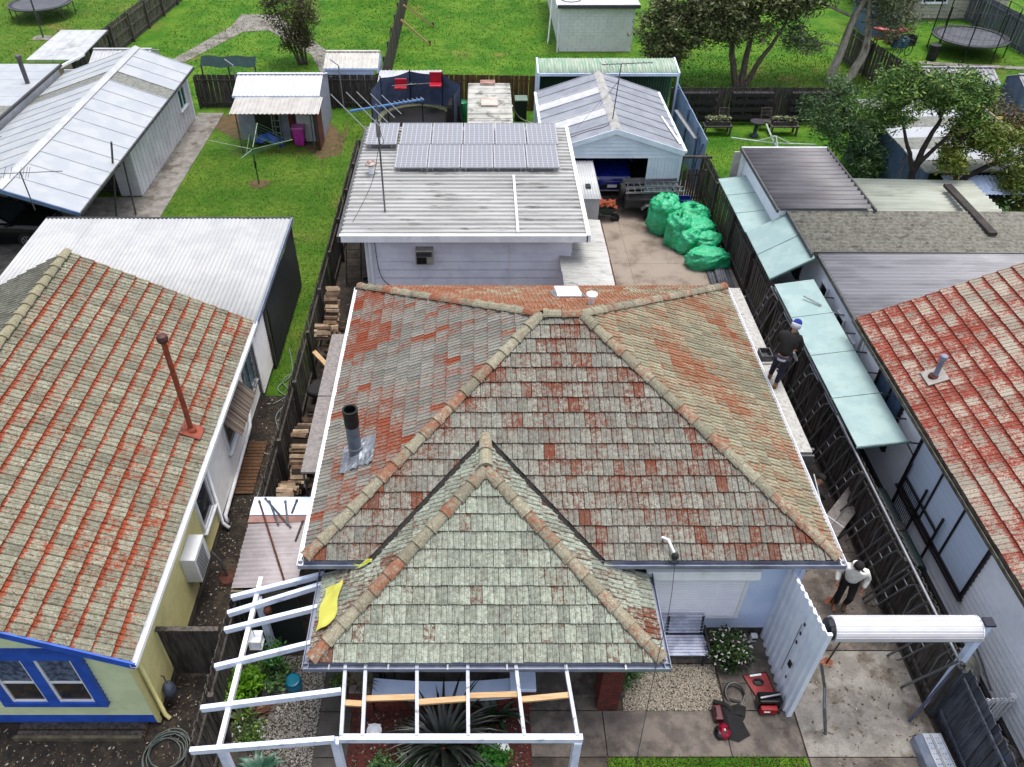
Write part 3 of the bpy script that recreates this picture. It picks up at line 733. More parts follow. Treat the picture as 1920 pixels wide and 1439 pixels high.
# blue double window on the front
wz0, wz1 = .98, 2.55; wxa, wxb = -9.05, -7.06
wf = B()
wf.box(wxa-.05, wxb+.05, lwy-.14, lwy-.02, wz1-.02, wz1+.2); wf.box(wxa, wxb, lwy-.12, lwy-.02, wz0-.14, wz0)
for x in (wxa, (wxa+wxb)/2-.1, wxb-.2): wf.box(x, x+.2, lwy-.115, lwy-.02, wz0, wz1-.02)
lwnd = wf.build('window', blueP, lh)
curt = M('lace_curtain_glass', (70, 86, 110), (120, 140, 170), 9, .12, fine=.3, bscale=30, spec=.8)
for x in (wxa+.2, (wxa+wxb)/2+.1):
    x2 = x+(wxb-wxa)/2-.3; zm = (wz0+wz1)/2-.12
    s_ = B()
    for xx in (x, x2-.05): s_.box(xx, xx+.05, lwy-.085, lwy-.03, wz0, wz1-.02)
    for zz in (wz0, zm, wz1-.07): s_.box(x+.05, x2-.05, lwy-.08, lwy-.03, zz, zz+.05)
    s_.build('sash', white, lwnd)
    B().box(x+.05, x2-.05, lwy-.06, lwy-.055, zm+.05, wz1-.07).build('pane', curt, lwnd)
    B().box(x+.05, x2-.05, lwy-.06, lwy-.055, wz0+.05, zm).build('pane', M('lower_pane', (88, 74, 60), (50, 56, 66), 3, .1, fine=.1, spec=.8), lwnd)
# side windows
frD = M('weathered_white_frame', (206, 206, 206), (120, 112, 104), 6, .7, dirt_or_glint=(70, 58, 50), dscale=5, dlo=.52, dhi=.66)
window(lh, (lwx+.02, 11.75, .95), (0, 1, 0), .85, 1.15, (1, 0, 0), white, glass, fw=.07)
window(lh, (lwx+.02, 14.25, 1.0), (0, 1, 0), 1.5, 1.05, (1, 0, 0), white, glass, fw=.07, cols=2)
aw = B().grid(lambda u, v: (lwx+.08+v*.42, 14.2+u*1.62, 2.2-v*.55+.03*abs(math.sin(u*PI*9))), 36, 4).build('striped_awning', M('awning_brown', (74, 56, 48), (150, 136, 122), 14, .8, stretch=(0, 1, 0)), lh)
window(lh, (lwx+.02, 16.35, .9), (0, 1, 0), .95, 1.15, (1, 0, 0), frD, glassB, fw=.08, cols=2)
# downpipes
dpl = B().path([(lwx+.09, 7.9, 2.7), (lwx+.09, 7.86, 2.5), (lwx+.09, 7.86, .12), (lwx+.2, 7.8, .06)], .045, 8).build('downpipe', cream, lh, smooth=True)
B().path([(lwx+.1, 16.3, .95), (lwx+.1, 16.2, .95), (lwx+.1, 15.9, .4), (lwx+.1, 14.6, .3), (lwx+.1, 12.9, .2), (lwx+.15, 12.8, .05)], .05, 8).build('waste_pipe', white, lh, smooth=True)
B().path([(lwx+.09, 12.7, 2.7), (lwx+.09, 12.68, .2), (lwx+.25, 12.6, .1)], .045, 8).build('downpipe', white, lh, smooth=True)
# wall mounted heater unit
ac = root('air_conditioner', 'white boxy air conditioner unit on the cream side wall of left house', 'air conditioner', (lwx+.22, 10.75, .8))
B().box(lwx+.03, lwx+.36, 10.4, 11.1, .95, 1.72).build('casing', white, ac, bevel=.015)
g_ = B()
for k in range(9): g_.box(lwx+.36, lwx+.368, 10.45, 10.95, 1.02+k*.07, 1.05+k*.07)
g_.build('grille', galD, ac)
for y in (10.5, 11.0): B().bar((lwx+.02, y, .92), (lwx+.34, y, .92), .04, .04).build('bracket', galD, ac)
B().path(smooth_path([(lwx+.2, 10.6, .95), (lwx+.18, 10.6, .6), (lwx+.12, 10.7, .4), (lwx+.08, 10.9, .55), (lwx+.06, 11.0, .9)]), .012, 5).build('cable', black, ac)
# rusty pipe flue
pxx, pyy = -6.4, 12.95; pz = LZ+(LE-pxx)*lsl
rp = root('chimney_pipe', 'tall rust-red flue pipe with round cowl on the left tiled roof', 'flue', (pxx, pyy, pz))
rustO = M('rust_red_paint', (166, 74, 44), (140, 58, 38), 6, .6, dirt_or_glint=(100, 46, 36), dscale=3)
B().tube((pxx, pyy, pz-.03), (pxx, pyy, pz+2.6), .058, 14).build('pipe', rustO, rp)
B().lathe((pxx, pyy, pz+2.56), [(.06, 0), (.1, .02), (.12, .1), (.1, .17), (.04, .2)], 12).build('cowl', M('dark_rust', (92, 46, 40), (64, 34, 32), 6, .6), rp)
B().extr([(pxx-.2, pyy-.2, pz+.2*lsl+.06), (pxx+.22, pyy-.2, pz-.22*lsl+.06), (pxx+.22, pyy+.2, pz-.22*lsl+.06), (pxx-.2, pyy+.2, pz+.2*lsl+.06)], (0, 0, .03)).build('flashing', rustO, rp)
B().lathe((pxx, pyy, pz), [(.12, 0), (.1, .12), (.06, .18)], 12).build('collar', rustO, rp)

# ------------------------------------------------------------------ right neighbour
tNR = tile_mat('tile_right_house', (184, 92, 76), (170, 82, 68), (198, 190, 174), (182, 172, 156), bias=.09, edge=.5, pale=.4, darkamt=.6, jedge=0)
rh = root('house', 'right white weatherboard house with red tiles mottled by white lichen', 'house', (15, 11, 0))
RE, RZ0, RRX, RY0, RY1 = 10.08, 3.0, 15.4, 3.5, 17.3
rsl = .465; RRZ = RZ0+(RRX-RE)*rsl; rcs = 1/math.hypot(1, rsl); rsn = rsl*rcs; RS = (RRX-RE)/rcs
b = B()
b.poly([(RE, RY1-.03, RZ0-.03), (RE, RY0, RZ0-.03), (RRX, RY0, RRZ-.03), (RRX, RY1-.03, RRZ-.03)])
b.poly([(2*RRX-RE, RY0, RZ0-.03), (2*RRX-RE, RY1-.03, RZ0-.03), (RRX, RY1-.03, RRZ-.03), (RRX, RY0, RRZ-.03)])
rroof = b.build('roof', sheath, rh)
RR = Roof(rroof, [tNR])
def lf_r(p):
    lv = .52+.2*nz(p, .5)+U(-.12, .12)
    if p.y > 13.5 and p.x < 12.2: lv -= .14
    return lv, R.random()
Rw = RY1-RY0; rcr = [(0, 0, 1, 0), (Rw, 0, -1, 0), (0, 0, 0, 1), (0, RS, 0, -1)]
def rclip(e, s):
    y = RY1-e; x = RE+s*rcs
    if x > y*.0+ 12.4+ (y-5)*.75+1.5: return None      # far outside the view
    return rcr
RR.face((RE, RY1, RZ0), (0, -1, 0), (rcs, 0, rsn), Rw, RS, rclip, 0, lf_r, TWx=.235, GAx=.345, stag=0)
RR.tiles = [t for t in RR.tiles if t[1][0].y > 5.2]
RR.finish()
ridge_caps(rroof, (RRX, RY0, RRZ+.04), (RRX, RY1, RRZ+.04), capM)
rwx = 10.42
B().box(rwx, 2*RRX-rwx, RY0+.3, RY1-.2, 0, RZ0-.08).build('wall', MATS['wall_core'], rh)
B().poly([(rwx, RY1-.2, RZ0-.08), (2*RRX-rwx, RY1-.2, RZ0-.08), (RRX, RY1-.2, RRZ-.2)]).build('gable_wall', MATS['wall_core'], rh)
rwhite = M('right_wall_white', (236, 238, 244), (226, 230, 238), 2, .6, k=1, dirt_or_glint=(204, 208, 216), dlo=.57, dhi=.8, fine=.04)
boards(rh, (rwx, RY0+.3), (rwx, RY1-.2), .2, RZ0-.1, (-1, 0, 0), rwhite, ex=.15)
gutter(rh, (RE, RY0, RZ0+.01), (RE, RY1, RZ0+.01), (-1, 0, 0), M('mossy_gutter', (120, 116, 104), (80, 76, 66), 6, .7), .11, .1)
B().box(RE, rwx, RY0+.02, RY1-.02, RZ0-.12, RZ0-.1).build('soffit', rwhite, rh)
frK = M('dark_brown_frame', (52, 42, 44), (38, 32, 34), 4, .5)
blind = M('pale_blue_blind_glass', (196, 214, 240), (212, 226, 244), 18, .35, k=1, stretch=(0, 0, 1), fine=.05, spec=.8)
window(rh, (rwx-.02, 13.35, .85), (0, -1, 0), 3.3, 1.85, (-1, 0, 0), frK, blind, fw=.08, cols=3, rows=1)
window(rh, (rwx-.02, 15.9, 1.0), (0, -1, 0), 1.5, 1.6, (-1, 0, 0), frK, glassB, fw=.07, cols=2)
# pipe on the roof
vx, vy = 10.78, 14.45; vz = RZ0+(vx-RE)*rsl
rv = root('vent_pipe', 'blue-grey plastic vent pipe on white flashing on the red tiled roof', 'pipe', (vx, vy, vz))
pvc = M('grey_pvc', (156, 160, 186), (140, 144, 170), 4, .45)
B().tube((vx, vy, vz), (vx, vy, vz+.66), .06, 14).build('pipe', pvc, rv); B().lathe((vx, vy, vz+.58), [(.06, 0), (.085, .01), (.085, .1), (.06, .12)], 14).build('cap', pvc, rv)
B().lathe((vx, vy, vz), [(.15, .02), (.13, .09), (.07, .12)], 14).build('collar', iron, rv)
B().extr([(vx-.22, vy-.24, vz-.22*rsl+.07), (vx+.2, vy-.24, vz+.2*rsl+.07), (vx+.2, vy+.24, vz+.2*rsl+.07), (vx-.22, vy+.24, vz-.22*rsl+.07)], (0, 0, .025)).build('flashing', M('dull_flashing', (190, 184, 178), None, 4), rv)
# ------------------------------------------------------------------ solar roofed annexe
annx = root('annexe', 'flat-roofed lilac-white annexe behind the central house carrying solar panels', 'building', (-.4, 25, 0))
AX0, AX1, AYf, AYb, AZt = -4.12, 3.3, 21.15, 29.25, 3.3
roofG = M('dirty_white_roofing', (206, 206, 204), (184, 184, 182), 1.6, .6, stretch=(.25, 1.6, 1), dirt_or_glint=(104, 100, 92), dscale=3.5, dlo=.52, dhi=.7, fine=.1, bump=.1)
arf = B().box(AX0+.05, AX1-.05, AYf+.06, AYb-.05, AZt-.2, AZt-.05).build('roof', sheath, annx)
corr(arf, (AX0, AYf+.05, AZt), (AX1-AX0, 0, 0), (0, AYb-AYf-.1, 0), roofG, pitch=.27, amp=.028, sheet=.81, trap=True)
B().box(AX0-.02, AX1+.02, AYf-.08, AYf+.06, AZt-.2, AZt+.02).build('fascia', white, annx)
B().box(AX1-.02, AX1+.1, AYf-.08, AYb, AZt-.2, AZt+.05).build('fascia', white, annx)
B().box(AX0-.1, AX0+.02, AYf-.08, AYb, AZt-.2, AZt+.0).build('gutter', galD, annx)
B().box(-3.45, 2.9, 21.5, 29.0, 0, AZt-.15).build('wall', MATS['wall_core'], annx)
boards(annx, (-3.45, 21.5), (2.9, 21.5), .1, AZt-.2, (0, -1, 0), lilac, ex=.3, name='cladding_board')
boards(annx, (2.9, 21.5), (2.9, 29.0), .1, AZt-.2, (1, 0, 0), lilac, ex=.3, name='cladding_board')
B().tube((-3.3, 21.38, .1), (-3.3, 21.38, 3.1), .05, 10).build('downpipe', white, annx)
B().box(1.0, 1.05, 21.44, 21.47, .1, 3.0).build('conduit', white, annx)
B().box(-3.47, -3.4, 21.45, 21.52, .1, 3.1).build('corner_trim', white, annx)
B().path(smooth_path([(-3.15, 21.42, 3.0), (-3.1, 21.42, 2.0), (-2.95, 21.42, 1.5), (-2.6, 21.42, 1.2)]), .012, 5).build('cable', black, annx)
B().bar((1.22, AYf+.1, AZt+.06), (1.22, 25.0, AZt+.06), .07, .05).build('conduit', white, annx)
# wall air conditioner
wac = root('air_conditioner', 'boxy window air conditioner set in the lilac wall below the solar roof', 'air conditioner', (-1.63, 21.3, 2.2))
B().box(-1.9, -1.36, 21.2, 21.5, 2.23, 2.72).build('casing', M('beige_plastic', (198, 190, 176), None, 4, .6), wac, bevel=.015)
B().box(-1.86, -1.56, 21.185, 21.2, 2.27, 2.5).build('grille', black, wac)
for k in range(6): B().box(-1.87, -1.4, 21.18, 21.2, 2.53+k*.028, 2.545+k*.028).build('louvre', galD, wac)
# solar panels
def panel_mat():
    t = NT('solar_cells'); tc = t.node('ShaderNodeTexCoord'); sp = t.node('ShaderNodeSeparateXYZ', {0: tc.outputs['Object']})
    def line(s, k, w_): 
        f = t.math('FRACT', t.math('MULTIPLY_ADD', s, k, 50.5)); return t.math('LESS_THAN', t.math('ABSOLUTE', t.math('SUBTRACT', f, .5)), w_)
    a = line(sp.outputs[0], 1/.171, .045); b_ = line(sp.outputs[1], 1/.171, .045); c = line(sp.outputs[0], 3/.171, .05)
    f = t.math('MAXIMUM', a, b_)
    cc = t.mix(t.math('MULTIPLY', c, .25), c8(136, 135, 142), c8(176, 176, 182)); cc = t.mix(f, cc, c8(216, 216, 224))  # cell greys lightened to paint in the sky's reflection
    t.col(cc); t.b.inputs['Roughness'].default_value = .22; t.b.inputs['Specular IOR Level'].default_value = .7
    t.b.inputs['Coat Weight'].default_value = 1; t.b.inputs['Coat Roughness'].default_value = .08
    return t.m
cells = panel_mat(); pfr = M('panel_frame', (206, 208, 212), (190, 192, 198), 4, .4, .4, fine=.03)
pw_, ph_ = 1.1, 1.74; proto = None; cnt = 0
for row in range(2):
    for k in range(5+row):
        x = -2.81+k*(pw_+.025)-(1.24 if row else 0)+(.08 if row else 0); y = 25.32+row*(ph_+.03)
        if row and k: x = -2.76+(k-1)*(pw_+.035)
        lb = ('front' if row == 0 else 'back')+' row solar panel, '+['leftmost', 'second from the left', 'third from the left', 'fourth from the left', 'fifth from the left', 'rightmost'][k if not (row == 0 and k == 4) else 5]+' on the annexe roof'
        zt = AZt+.16+.05*row
        if proto is None:
            r = root('solar_panel', lb, 'solar panel', (x, y, zt), group='solar panels on the annexe roof', local=True)
            f = B(); 
            for (x0, x1, y0, y1) in ((0, pw_, 0, .03), (0, pw_, ph_-.03, ph_), (0, .03, .03, ph_-.03), (pw_-.03, pw_, .03, ph_-.03)): f.box(x0, x1, y0, y1, 0, .045)
            f.build('frame', pfr, r)
            B().box(.03, pw_-.03, .03, ph_-.03, .02, .04).build('cell_sheet', cells, r)
            for xx in (.15, pw_-.2): B().box(xx, xx+.04, .02, ph_-.02, -.11, -.001).build('mounting_rail', alum, r)
            r.rotation_euler = (math.radians(1.5), 0, 0); proto = r
        else:
            c = copy_tree(proto, (x, y, zt), None, lb)
# mast antenna on the annexe
m0 = P(722, 398, 3.3); zt = 6.62
an = root('tv_antenna', 'tall antenna mast with blue boom and white rods over the annexe roof', 'antenna', m0)
B().tube(m0, (m0.x, m0.y, zt+.1), .028, 8).build('mast', gal, an)
q = lambda x, y: P(560+x*.2814, y*.2814, zt)
a, b_ = q(340, 745), q(830, 665); boom = B().tube(a, b_, .036, 8).build('boom', M('blue_plastic', (52, 128, 200), (44, 110, 184), 4, .4), an)
for (x0, y0, x1, y1) in ((215, 638, 465, 890), (318, 625, 545, 855), (387, 622, 600, 832), (480, 635, 640, 795), (555, 645, 685, 770)):
    B().tube(q(x0, y0)+ZU*.03, q(x1, y1)+ZU*.03, .013, 6).build('rod', alum, an)
d_ = (q(685, 770)-q(555, 645)).normalized()
for k in range(7):
    c = a+(b_-a)*(.62+.38*k/6.2)+ZU*.03; B().tube(c-d_*.13, c+d_*.13, .011, 6).build('rod', alum, an)
B().path(smooth_path([(m0.x, m0.y-.03, 6.5), (m0.x+.05, m0.y-.05, 6.0), (m0.x+.13, m0.y-.05, 5.6), (m0.x-.03, m0.y-.04, 5.4), (m0.x-.3, m0.y-.3, 4.4), (m0.x-.9, m0.y-.9, 3.42)]), .009, 5).build('cable', black, an)
B().box(m0.x-.06, m0.x+.06, m0.y-.05, m0.y+.05, 5.75, 6.25).build('bracket', alum, an)
v0 = P(697, 326, 3.32); vt = root('roof_vent', 'small white mushroom vent with rusty rim on the annexe roof', 'vent', v0)
B().tube(v0, v0+ZU*.32, .1, 14).build('pipe', white, vt); B().lathe(v0+ZU*.3, [(.12, 0), (.2, .02), (.2, .08), (.08, .14)], 16).build('cap', M('rust_edged_white', (210, 204, 198), (150, 110, 92), 7, .6), vt)

# ------------------------------------------------------------------ lean-to roof and cabinet beside the annexe
lt = root('lean_to', 'white ribbed lean-to roof with rusty barge beside the annexe', 'lean-to', (3.4, 22, 0))
trs = M('white_ribbed_sheet', (214, 214, 210), (196, 196, 192), 1.8, .6, stretch=(1, 3, 1), dirt_or_glint=(132, 128, 120), dscale=2, dlo=.56, dhi=.72, fine=.06)
corr(lt, (2.55, 19.7, 2.4), (1.55, 0, -.12), (0, 4.2, 0), trs, pitch=.13, amp=.012, sheet=.84)
B().bar((4.13, 19.7, 2.2), (4.13, 23.9, 2.2), .04, .14).build('barge_board', iron, lt)
for y in (19.75, 21.8, 23.8): B().box(4.02, 4.1, y-.04, y+.04, 0, 2.2).build('post', white, lt)
B().box(2.95, 4.0, 19.75, 19.8, 0, 2.2).build('end_wall', lilac, lt)
cb = root('metal_cabinet', 'narrow pale ribbed metal cabinet shed beside the annexe wall', 'shed', (4.0, 27.6, 0))
B().box(3.68, 4.42, 26.25, 29.1, 0, 1.84).build('body', zincR, cb)
corr(cb, (3.64, 26.18, 1.88), (0, 2.98, .08), (.82, 0, 0), zincR, pitch=.1, amp=.01, sheet=.82)
for k in range(8): B().box(3.7+k*.09, 3.74+k*.09, 26.238, 26.25, .02, 1.8).build('rib', zincR, cb)
B().box(3.98, 4.16, 26.9, 27.2, 1.93, 1.97).build('gap_shade', black, cb)  # solid black block painted as the shade in a gap

# ------------------------------------------------------------------ garage at the back
gr = root('garage', 'pale blue gabled garage with grey metal roof at the end of the yard', 'garage', (5.25, 32, 0))
gx0, gx1, gy0, gy1, gze, gzr, gxc = 2.6, 7.95, 29.1, 35.2, 2.35, 3.22, 5.25
grm = M('grey_metal_roof', (176, 180, 190), (160, 164, 176), 1.4, .5, .15, dirt_or_glint=(142, 144, 152), dlo=.55, dhi=.75, fine=.03)
grm2 = M('translucent_roof_sheet', (212, 214, 220), (230, 230, 232), 4, .4, fine=.04)
for s_, xe in ((-1, gx0), (1, gx1)):
    L_ = V((gxc-xe, 0, gzr-gze)); n = 8; w_ = (gy1-gy0)/n
    for k in range(n):
        m_ = grm2 if (s_ < 0 and k in (2, 5)) else grm
        b = B(); O = V((xe, gy0+k*w_, gze+.03)); nn = V((-(gzr-gze)*s_*-1, 0, 1))
        pts = [O, O+V((0, w_-.05, 0)), O+V((0, w_-.04, .035)), O+V((0, w_-.005, .035)), O+V((0, w_, 0))]
        for a, c in zip(pts[:-1], pts[1:]): b.poly([a, c, c+L_, a+L_])
        b.build('roof_sheet', m_, gr)
B().extr([(gxc-.2, gy0-.02, gzr-.02), (gxc, gy0-.02, gzr+.08), (gxc+.2, gy0-.02, gzr-.02), (gxc, gy0-.02, gzr+.05)], (0, gy1-gy0+.04, 0)).build('ridge_cap', M('cream_ridge_metal', (206, 204, 200), None, 3, .5), gr)
gbl = M('pale_blue_board', (206, 220, 230), (194, 210, 222), 2, .6, k=1, dirt_or_glint=(170, 186, 198), dlo=.57, dhi=.8, fine=.05)
for s_, xe in ((-1, gx0), (1, gx1)):
    B().extr([(xe, gy0-.03, gze-.15), (xe, gy0-.03, gze+.05), (gxc, gy0-.03, gzr+.05), (gxc, gy0-.03, gzr-.15)], (0, -.03, 0)).build('barge_board', gbl, gr)
    B().bar((xe+.04*s_, gy0, gze-.02), (xe+.04*s_, gy1, gze-.02), .12, .1).build('gutter', gbl, gr)
def rg_g(z):
    t = max(0, (z-gze+.12)/(gzr-gze)); return (.5*t, 1-.5*t)
boards(gr, (gx0+.1, gy0+.12), (gx1-.1, gy0+.12), 2.05, gzr-.12, (0, -1, 0), gbl, ex=.16, rng=rg_g)
for k in range(9):
    x = 6.62+k*.136; B().box(x, x+.13, gy0+.1, gy0+.13, 0, 2.08).build('cladding_board', gbl, gr)
B().box(gx1-.14, gx1-.02, gy0+.06, gy0+.12, 0, 2.3).build('corner_trim', gbl, gr)
B().box(gx0+.05, gx0+.12, gy0+.1, gy1-.1, 0, gze-.05).build('wall', gbl, gr); B().box(gx1-.12, gx1-.05, gy0+.14, gy1-.1, 0, gze-.05).build('wall', gbl, gr)
B().box(gx0+.12, gx1-.12, gy1-.17, gy1-.1, 0, gze-.05).build('wall', M('dark_lining', (60, 58, 58), None, 3), gr)
B().box(gx0+.12, gx1-.12, gy0+.14, gy1-.17, 2.2, 2.23).build('ceiling_lining', MATS['dark_lining'], gr)
B().box(gx0+.1, 3.4, gy0+.1, gy0+.2, 0, 2.1).build('door_jamb', gbl, gr)
sheet('garage_floor', rect(gx0+.1, gx1-.1, gy0-.1, gy1-.1), .05, concD)
# antenna on the garage
g0 = V((5.2, 30.0, 3.25)); ga = root('tv_antenna', 'stayed antenna on the ridge of the pale blue garage', 'antenna', g0)
gt = g0+V((.15, .3, 2.0)); B().tube(g0, gt, .02, 6).build('mast', galD, ga)
bd = V((1, .12, .0)).normalized(); pd = V((.35, -1, 0)).normalized(); B().tube(gt-bd*.75, gt+bd*1.2, .02, 6).build('boom', galD, ga)
for k in range(10):
    c = gt+bd*(-.7+k*.2); l = .35-.025*k; B().tube(c-pd*l, c+pd*l, .011, 5).build('rod', alum, ga)
B().tube(gt-V((0, 0, .6)), V((3.9, 30.2, 2.85)), .006, 4).build('stay_wire', galD, ga); B().tube(gt-V((0, 0, .6)), V((4.9, 31.6, 3.15)), .006, 4).build('stay_wire', galD, ga)
B().path(smooth_path([g0, g0+V((-.3, -.4, -.1)), g0+V((-1.0, -.35, -.33)), g0+V((-1.9, -.5, -.6))]), .01, 5).build('cable', black, ga)

# green translucent shelter behind the garage
gs = root('shelter', 'tall shelter with striped clear roof and green corrugated walls behind the garage', 'shelter', (6, 37, 0))
grn = M('green_corrugated', (30, 98, 60), (20, 76, 46), 2, .5, fine=.06, dirt_or_glint=(24, 60, 40), dlo=.55, dhi=.7)
corr(gs, (2.7, 36.2, 2.85), (0, 1.35, .2), (6.35, 0, 0), M('clear_green_sheet', (196, 208, 190), (150, 190, 160), 1.2, .4, stretch=(8, 1, 1), fine=.05), pitch=.13, amp=.018, sheet=.8)
corr(gs, (2.85, 37.3, .1), (0, 0, 2.75), (6.15, 0, 0), grn, pitch=.12, amp=.016, sheet=.8, name='wall_sheet')
B().bar((2.7, 36.18, 2.78), (9.05, 36.18, 2.78), .06, .12).build('beam', whiteB, gs)
for x in (2.72, 9.03): B().bar((x, 36.15, 2.83), (x, 37.6, 3.03), .07, .1).build('barge_board', whiteB, gs)
for x in (2.76, 5.9, 9.0): B().box(x-.04, x+.04, 36.15, 36.23, 0, 2.72).build('post', whiteB, gs)
B().box(2.68, 2.72, 36.2, 37.4, .1, 2.8).build('side_wall', gbl, gs)

# blue steel side fence with leaning poles
bf = root('metal_fence', 'pale blue sheet fence with timber props right of the garage', 'fence', (9.1, 33, 0))
for k in range(8):
    y = 30.3+k*.78; b = B().box(9.08, 9.11, y, y+.775, .05, 2.3+.02*(k % 2)); b.build('fence_sheet', M('pale_blue_sheet', (160, 184, 214), (140, 166, 202), 2, .6, dirt_or_glint=(110, 136, 172), dlo=.5, dhi=.7), bf)
blu = M('blue_grey_timber', (96, 124, 160), (74, 100, 138), 4, .7)
for y, l in ((31.2, .25), (33.4, -.1), (35.6, .1)): B().bar((8.98, y, 0), (8.98, y+l, 2.35), .09, .05).build('post', blu, bf)
B().bar((8.9, 30.5, .1), (9.05, 31.3, 2.0), .05, .04).build('brace', blu, bf); B().bar((8.8, 31.0, .1), (9.05, 30.6, 2.0), .05, .04).build('brace', blu, bf)
dp = root('metal_channel', 'long silver channel leaning on the pale blue fence by the garage', 'channel', (8.7, 32.5, 1.8))
B().bar((8.55, 33.8, 2.1), (8.85, 31.1, 2.0), .16, .05).build('channel', alum, dp); B().bar((8.62, 33.8, 2.13), (8.92, 31.1, 2.03), .02, .06).build('lip', galD, dp)
dp2 = root('metal_strip', 'white metal strip lying along the right eave of the garage', 'metal strip', (7.75, 30.8, 2.5))
B().bar((7.55, 32.1, 2.52), (7.85, 29.6, 2.45), .1, .03).build('strip', white, dp2); B().bar((7.5, 32.1, 2.54), (7.8, 29.6, 2.47), .015, .04).build('lip', alum, dp2)
fence('picket_gate', 'grey pointed picket gate between the garage and the side fence', (8.0, 29.45), (9.0, 29.45), 1.45, wood, pw=.075, gap=.02, post=1.0, top=.05, cat='gate')
bl = root('beam', 'weathered timber beam spanning above the picket gate', 'beam', (8.5, 29.5, 2.0)); B().bar((7.95, 29.42, 2.0), (9.15, 29.42, 1.98), .09, .09).build('timber', wood, bl); B().box(7.98, 8.06, 29.44, 29.5, 1.0, 1.955).build('stub', wood, bl)

# ------------------------------------------------------------------ boundary fences
fence('paling_fence', 'long weathered paling fence between the left house and the central house', (-4.95, 31.6), (-4.95, 5.2), 1.8, wood, pw=.1, gap=-.012, lap=.022, side=1, post=2.2, top=.06)
fence('paling_fence', 'tall dark paling fence between the central driveway and right house', (9.13, 30.2), (9.13, 7.95), 1.8, woodD, pw=.1, gap=-.01, lap=.02, side=-1, post=2.4, top=.03)
fence('paling_fence', 'short grey paling fence in front of the roller door at lower right', (9.2, 7.9), (9.12, 4.8), 1.75, M('silver_grey_timber', (92, 98, 112), (66, 70, 82), 2.2, .9, stretch=(6, 6, .8), bump=.5, bscale=26, vary=.2, fine=.18), pw=.12, gap=-.005, lap=.02, side=-1, post=2.4)
fence('paling_fence', 'brown paling fence behind the caravan and netted trampoline', (-4.9, 39.3), (2.75, 39.0), 1.75, woodB, pw=.12, gap=0, side=1, post=2.4)
fence('paling_fence', 'grey paling fence between the tin sheds and their back lawn', (-13.8, 39.4), (-4.9, 39.4), 1.65, woodD, pw=.12, gap=0, side=-1, post=2.2)
fence('paling_fence', 'grey paling fence propped by two pine braces beside the far lawn', (-4.7, 39.6), (-4.75, 66), 1.7, wood, pw=.15, gap=0.01, side=1, post=2.4)
fence('paling_fence', 'long grey paling fence receding at upper left between two lawns', (-21.0, 42.0), (-19.4, 70), 1.7, wood, pw=.15, gap=.004, side=-1, post=2.5, rails=3)
fence('paling_fence', 'dark paling fence behind the planter benches at upper right', (9.2, 37.6), (17.2, 37.6), 1.7, woodD, pw=.12, gap=0, side=1, post=2.2)
for i, (a, b_) in enumerate(((P(757, 10, 1.55), P(812, 52)), (P(752, 38, 1.55), P(806, 87)))):
    r = root('fence_brace', ['far', 'near'][i]+'ther pine brace propping the fence on the far lawn' if False else ['farther', 'nearer'][i]+' pine brace propping the fence on the far lawn', 'brace', b_)
    B().bar(a, b_+ZU*.06, .1, .1).build('timber', pine, r); B().box(b_.x-.06, b_.x+.06, b_.y-.04, b_.y+.04, 0, .3).build('peg', woodB, r)
# ------------------------------------------------------------------ upper left: metal garage and sheds
mg = root('garage', 'large white metal garage and carport with grey side wall at upper left', 'garage', (-16, 31, 0))
ex, rx, ez, rz, ya, yb = -13.25, -15.72, 2.5, 3.4, 24.0, 38.0; lx = -19.4
wm = M('pale_metal_roof', (206, 210, 214), (194, 200, 208), 1.2, .5, .1, dirt_or_glint=(204, 208, 214), dlo=.6, dhi=.85, fine=.02)
skyl = M('mossy_fibreglass_strip', (150, 152, 144), (120, 122, 114), 8, .7)
n = 14; w_ = (yb-ya)/n
for s_, xe, ze in ((1, ex, ez), (-1, lx, 2.2)):
    L_ = V((rx-xe, 0, rz-ze))
    for k in range(n):
        O = V((xe, ya+k*w_, ze)); b = B(); m_ = skyl if k == n-4 else wm
        pts = [O, O+V((0, w_-.05, 0)), O+V((0, w_-.04, .03)), O+V((0, w_-.01, .03)), O+V((0, w_, 0))]
        for a, c in zip(pts[:-1], pts[1:]): b.poly([a, c, c+L_, a+L_])
        b.build('roof_sheet', m_, mg)
B().extr([(rx-.2, ya-.02, rz-.03), (rx, ya-.02, rz+.07), (rx+.2, ya-.02, rz-.03), (rx, ya-.02, rz+.04)], (0, yb-ya+.04, 0)).build('ridge_cap', zincR, mg)
B().bar((ex-.02, ya, ez-.04), (ex-.02, yb, ez-.04), .1, .1).build('gutter', galD, mg)
B().bar((lx, ya, 2.15), (rx, ya-.01, rz-.06), .05, .14, ZU).build('fascia', M('blue_fascia', (120, 146, 190), None, 3, .5), mg); B().bar((ex, ya-.01, ez-.06), (rx, ya-.01, rz-.06), .05, .14, ZU).build('fascia', MATS['blue_fascia'], mg)
gw = M('grey_ribbed_wall', (196, 197, 200), (182, 184, 188), 1.5, .55, .0, k=1, dirt_or_glint=(160, 162, 166), dlo=.55, dhi=.75, fine=.03)
k = 0; y = 30.0
while y < 37.9:
    B().box(-13.78, -13.74+.018*(k % 2), y, min(y+.2, 37.95), .05, ez-.08).build('wall_sheet', gw, mg); y += .2; k += 1
for k in range(7): B().box(-14.6+k*.12, -14.49+k*.12, 29.97-.015*(k % 2), 30.0, .05, ez).build('wall_sheet', gw, mg)
for k in range(18): B().box(-18.9, -14.62, 30.3, 30.33+.012, .1+k*.125, .1+k*.125+.085).build('door_slat', galD, mg)
B().box(-18.95, -14.6, 30.36, 30.4, 0, 2.4).build('roller_door', M('door_grey', (88, 88, 92), None, 3), mg)
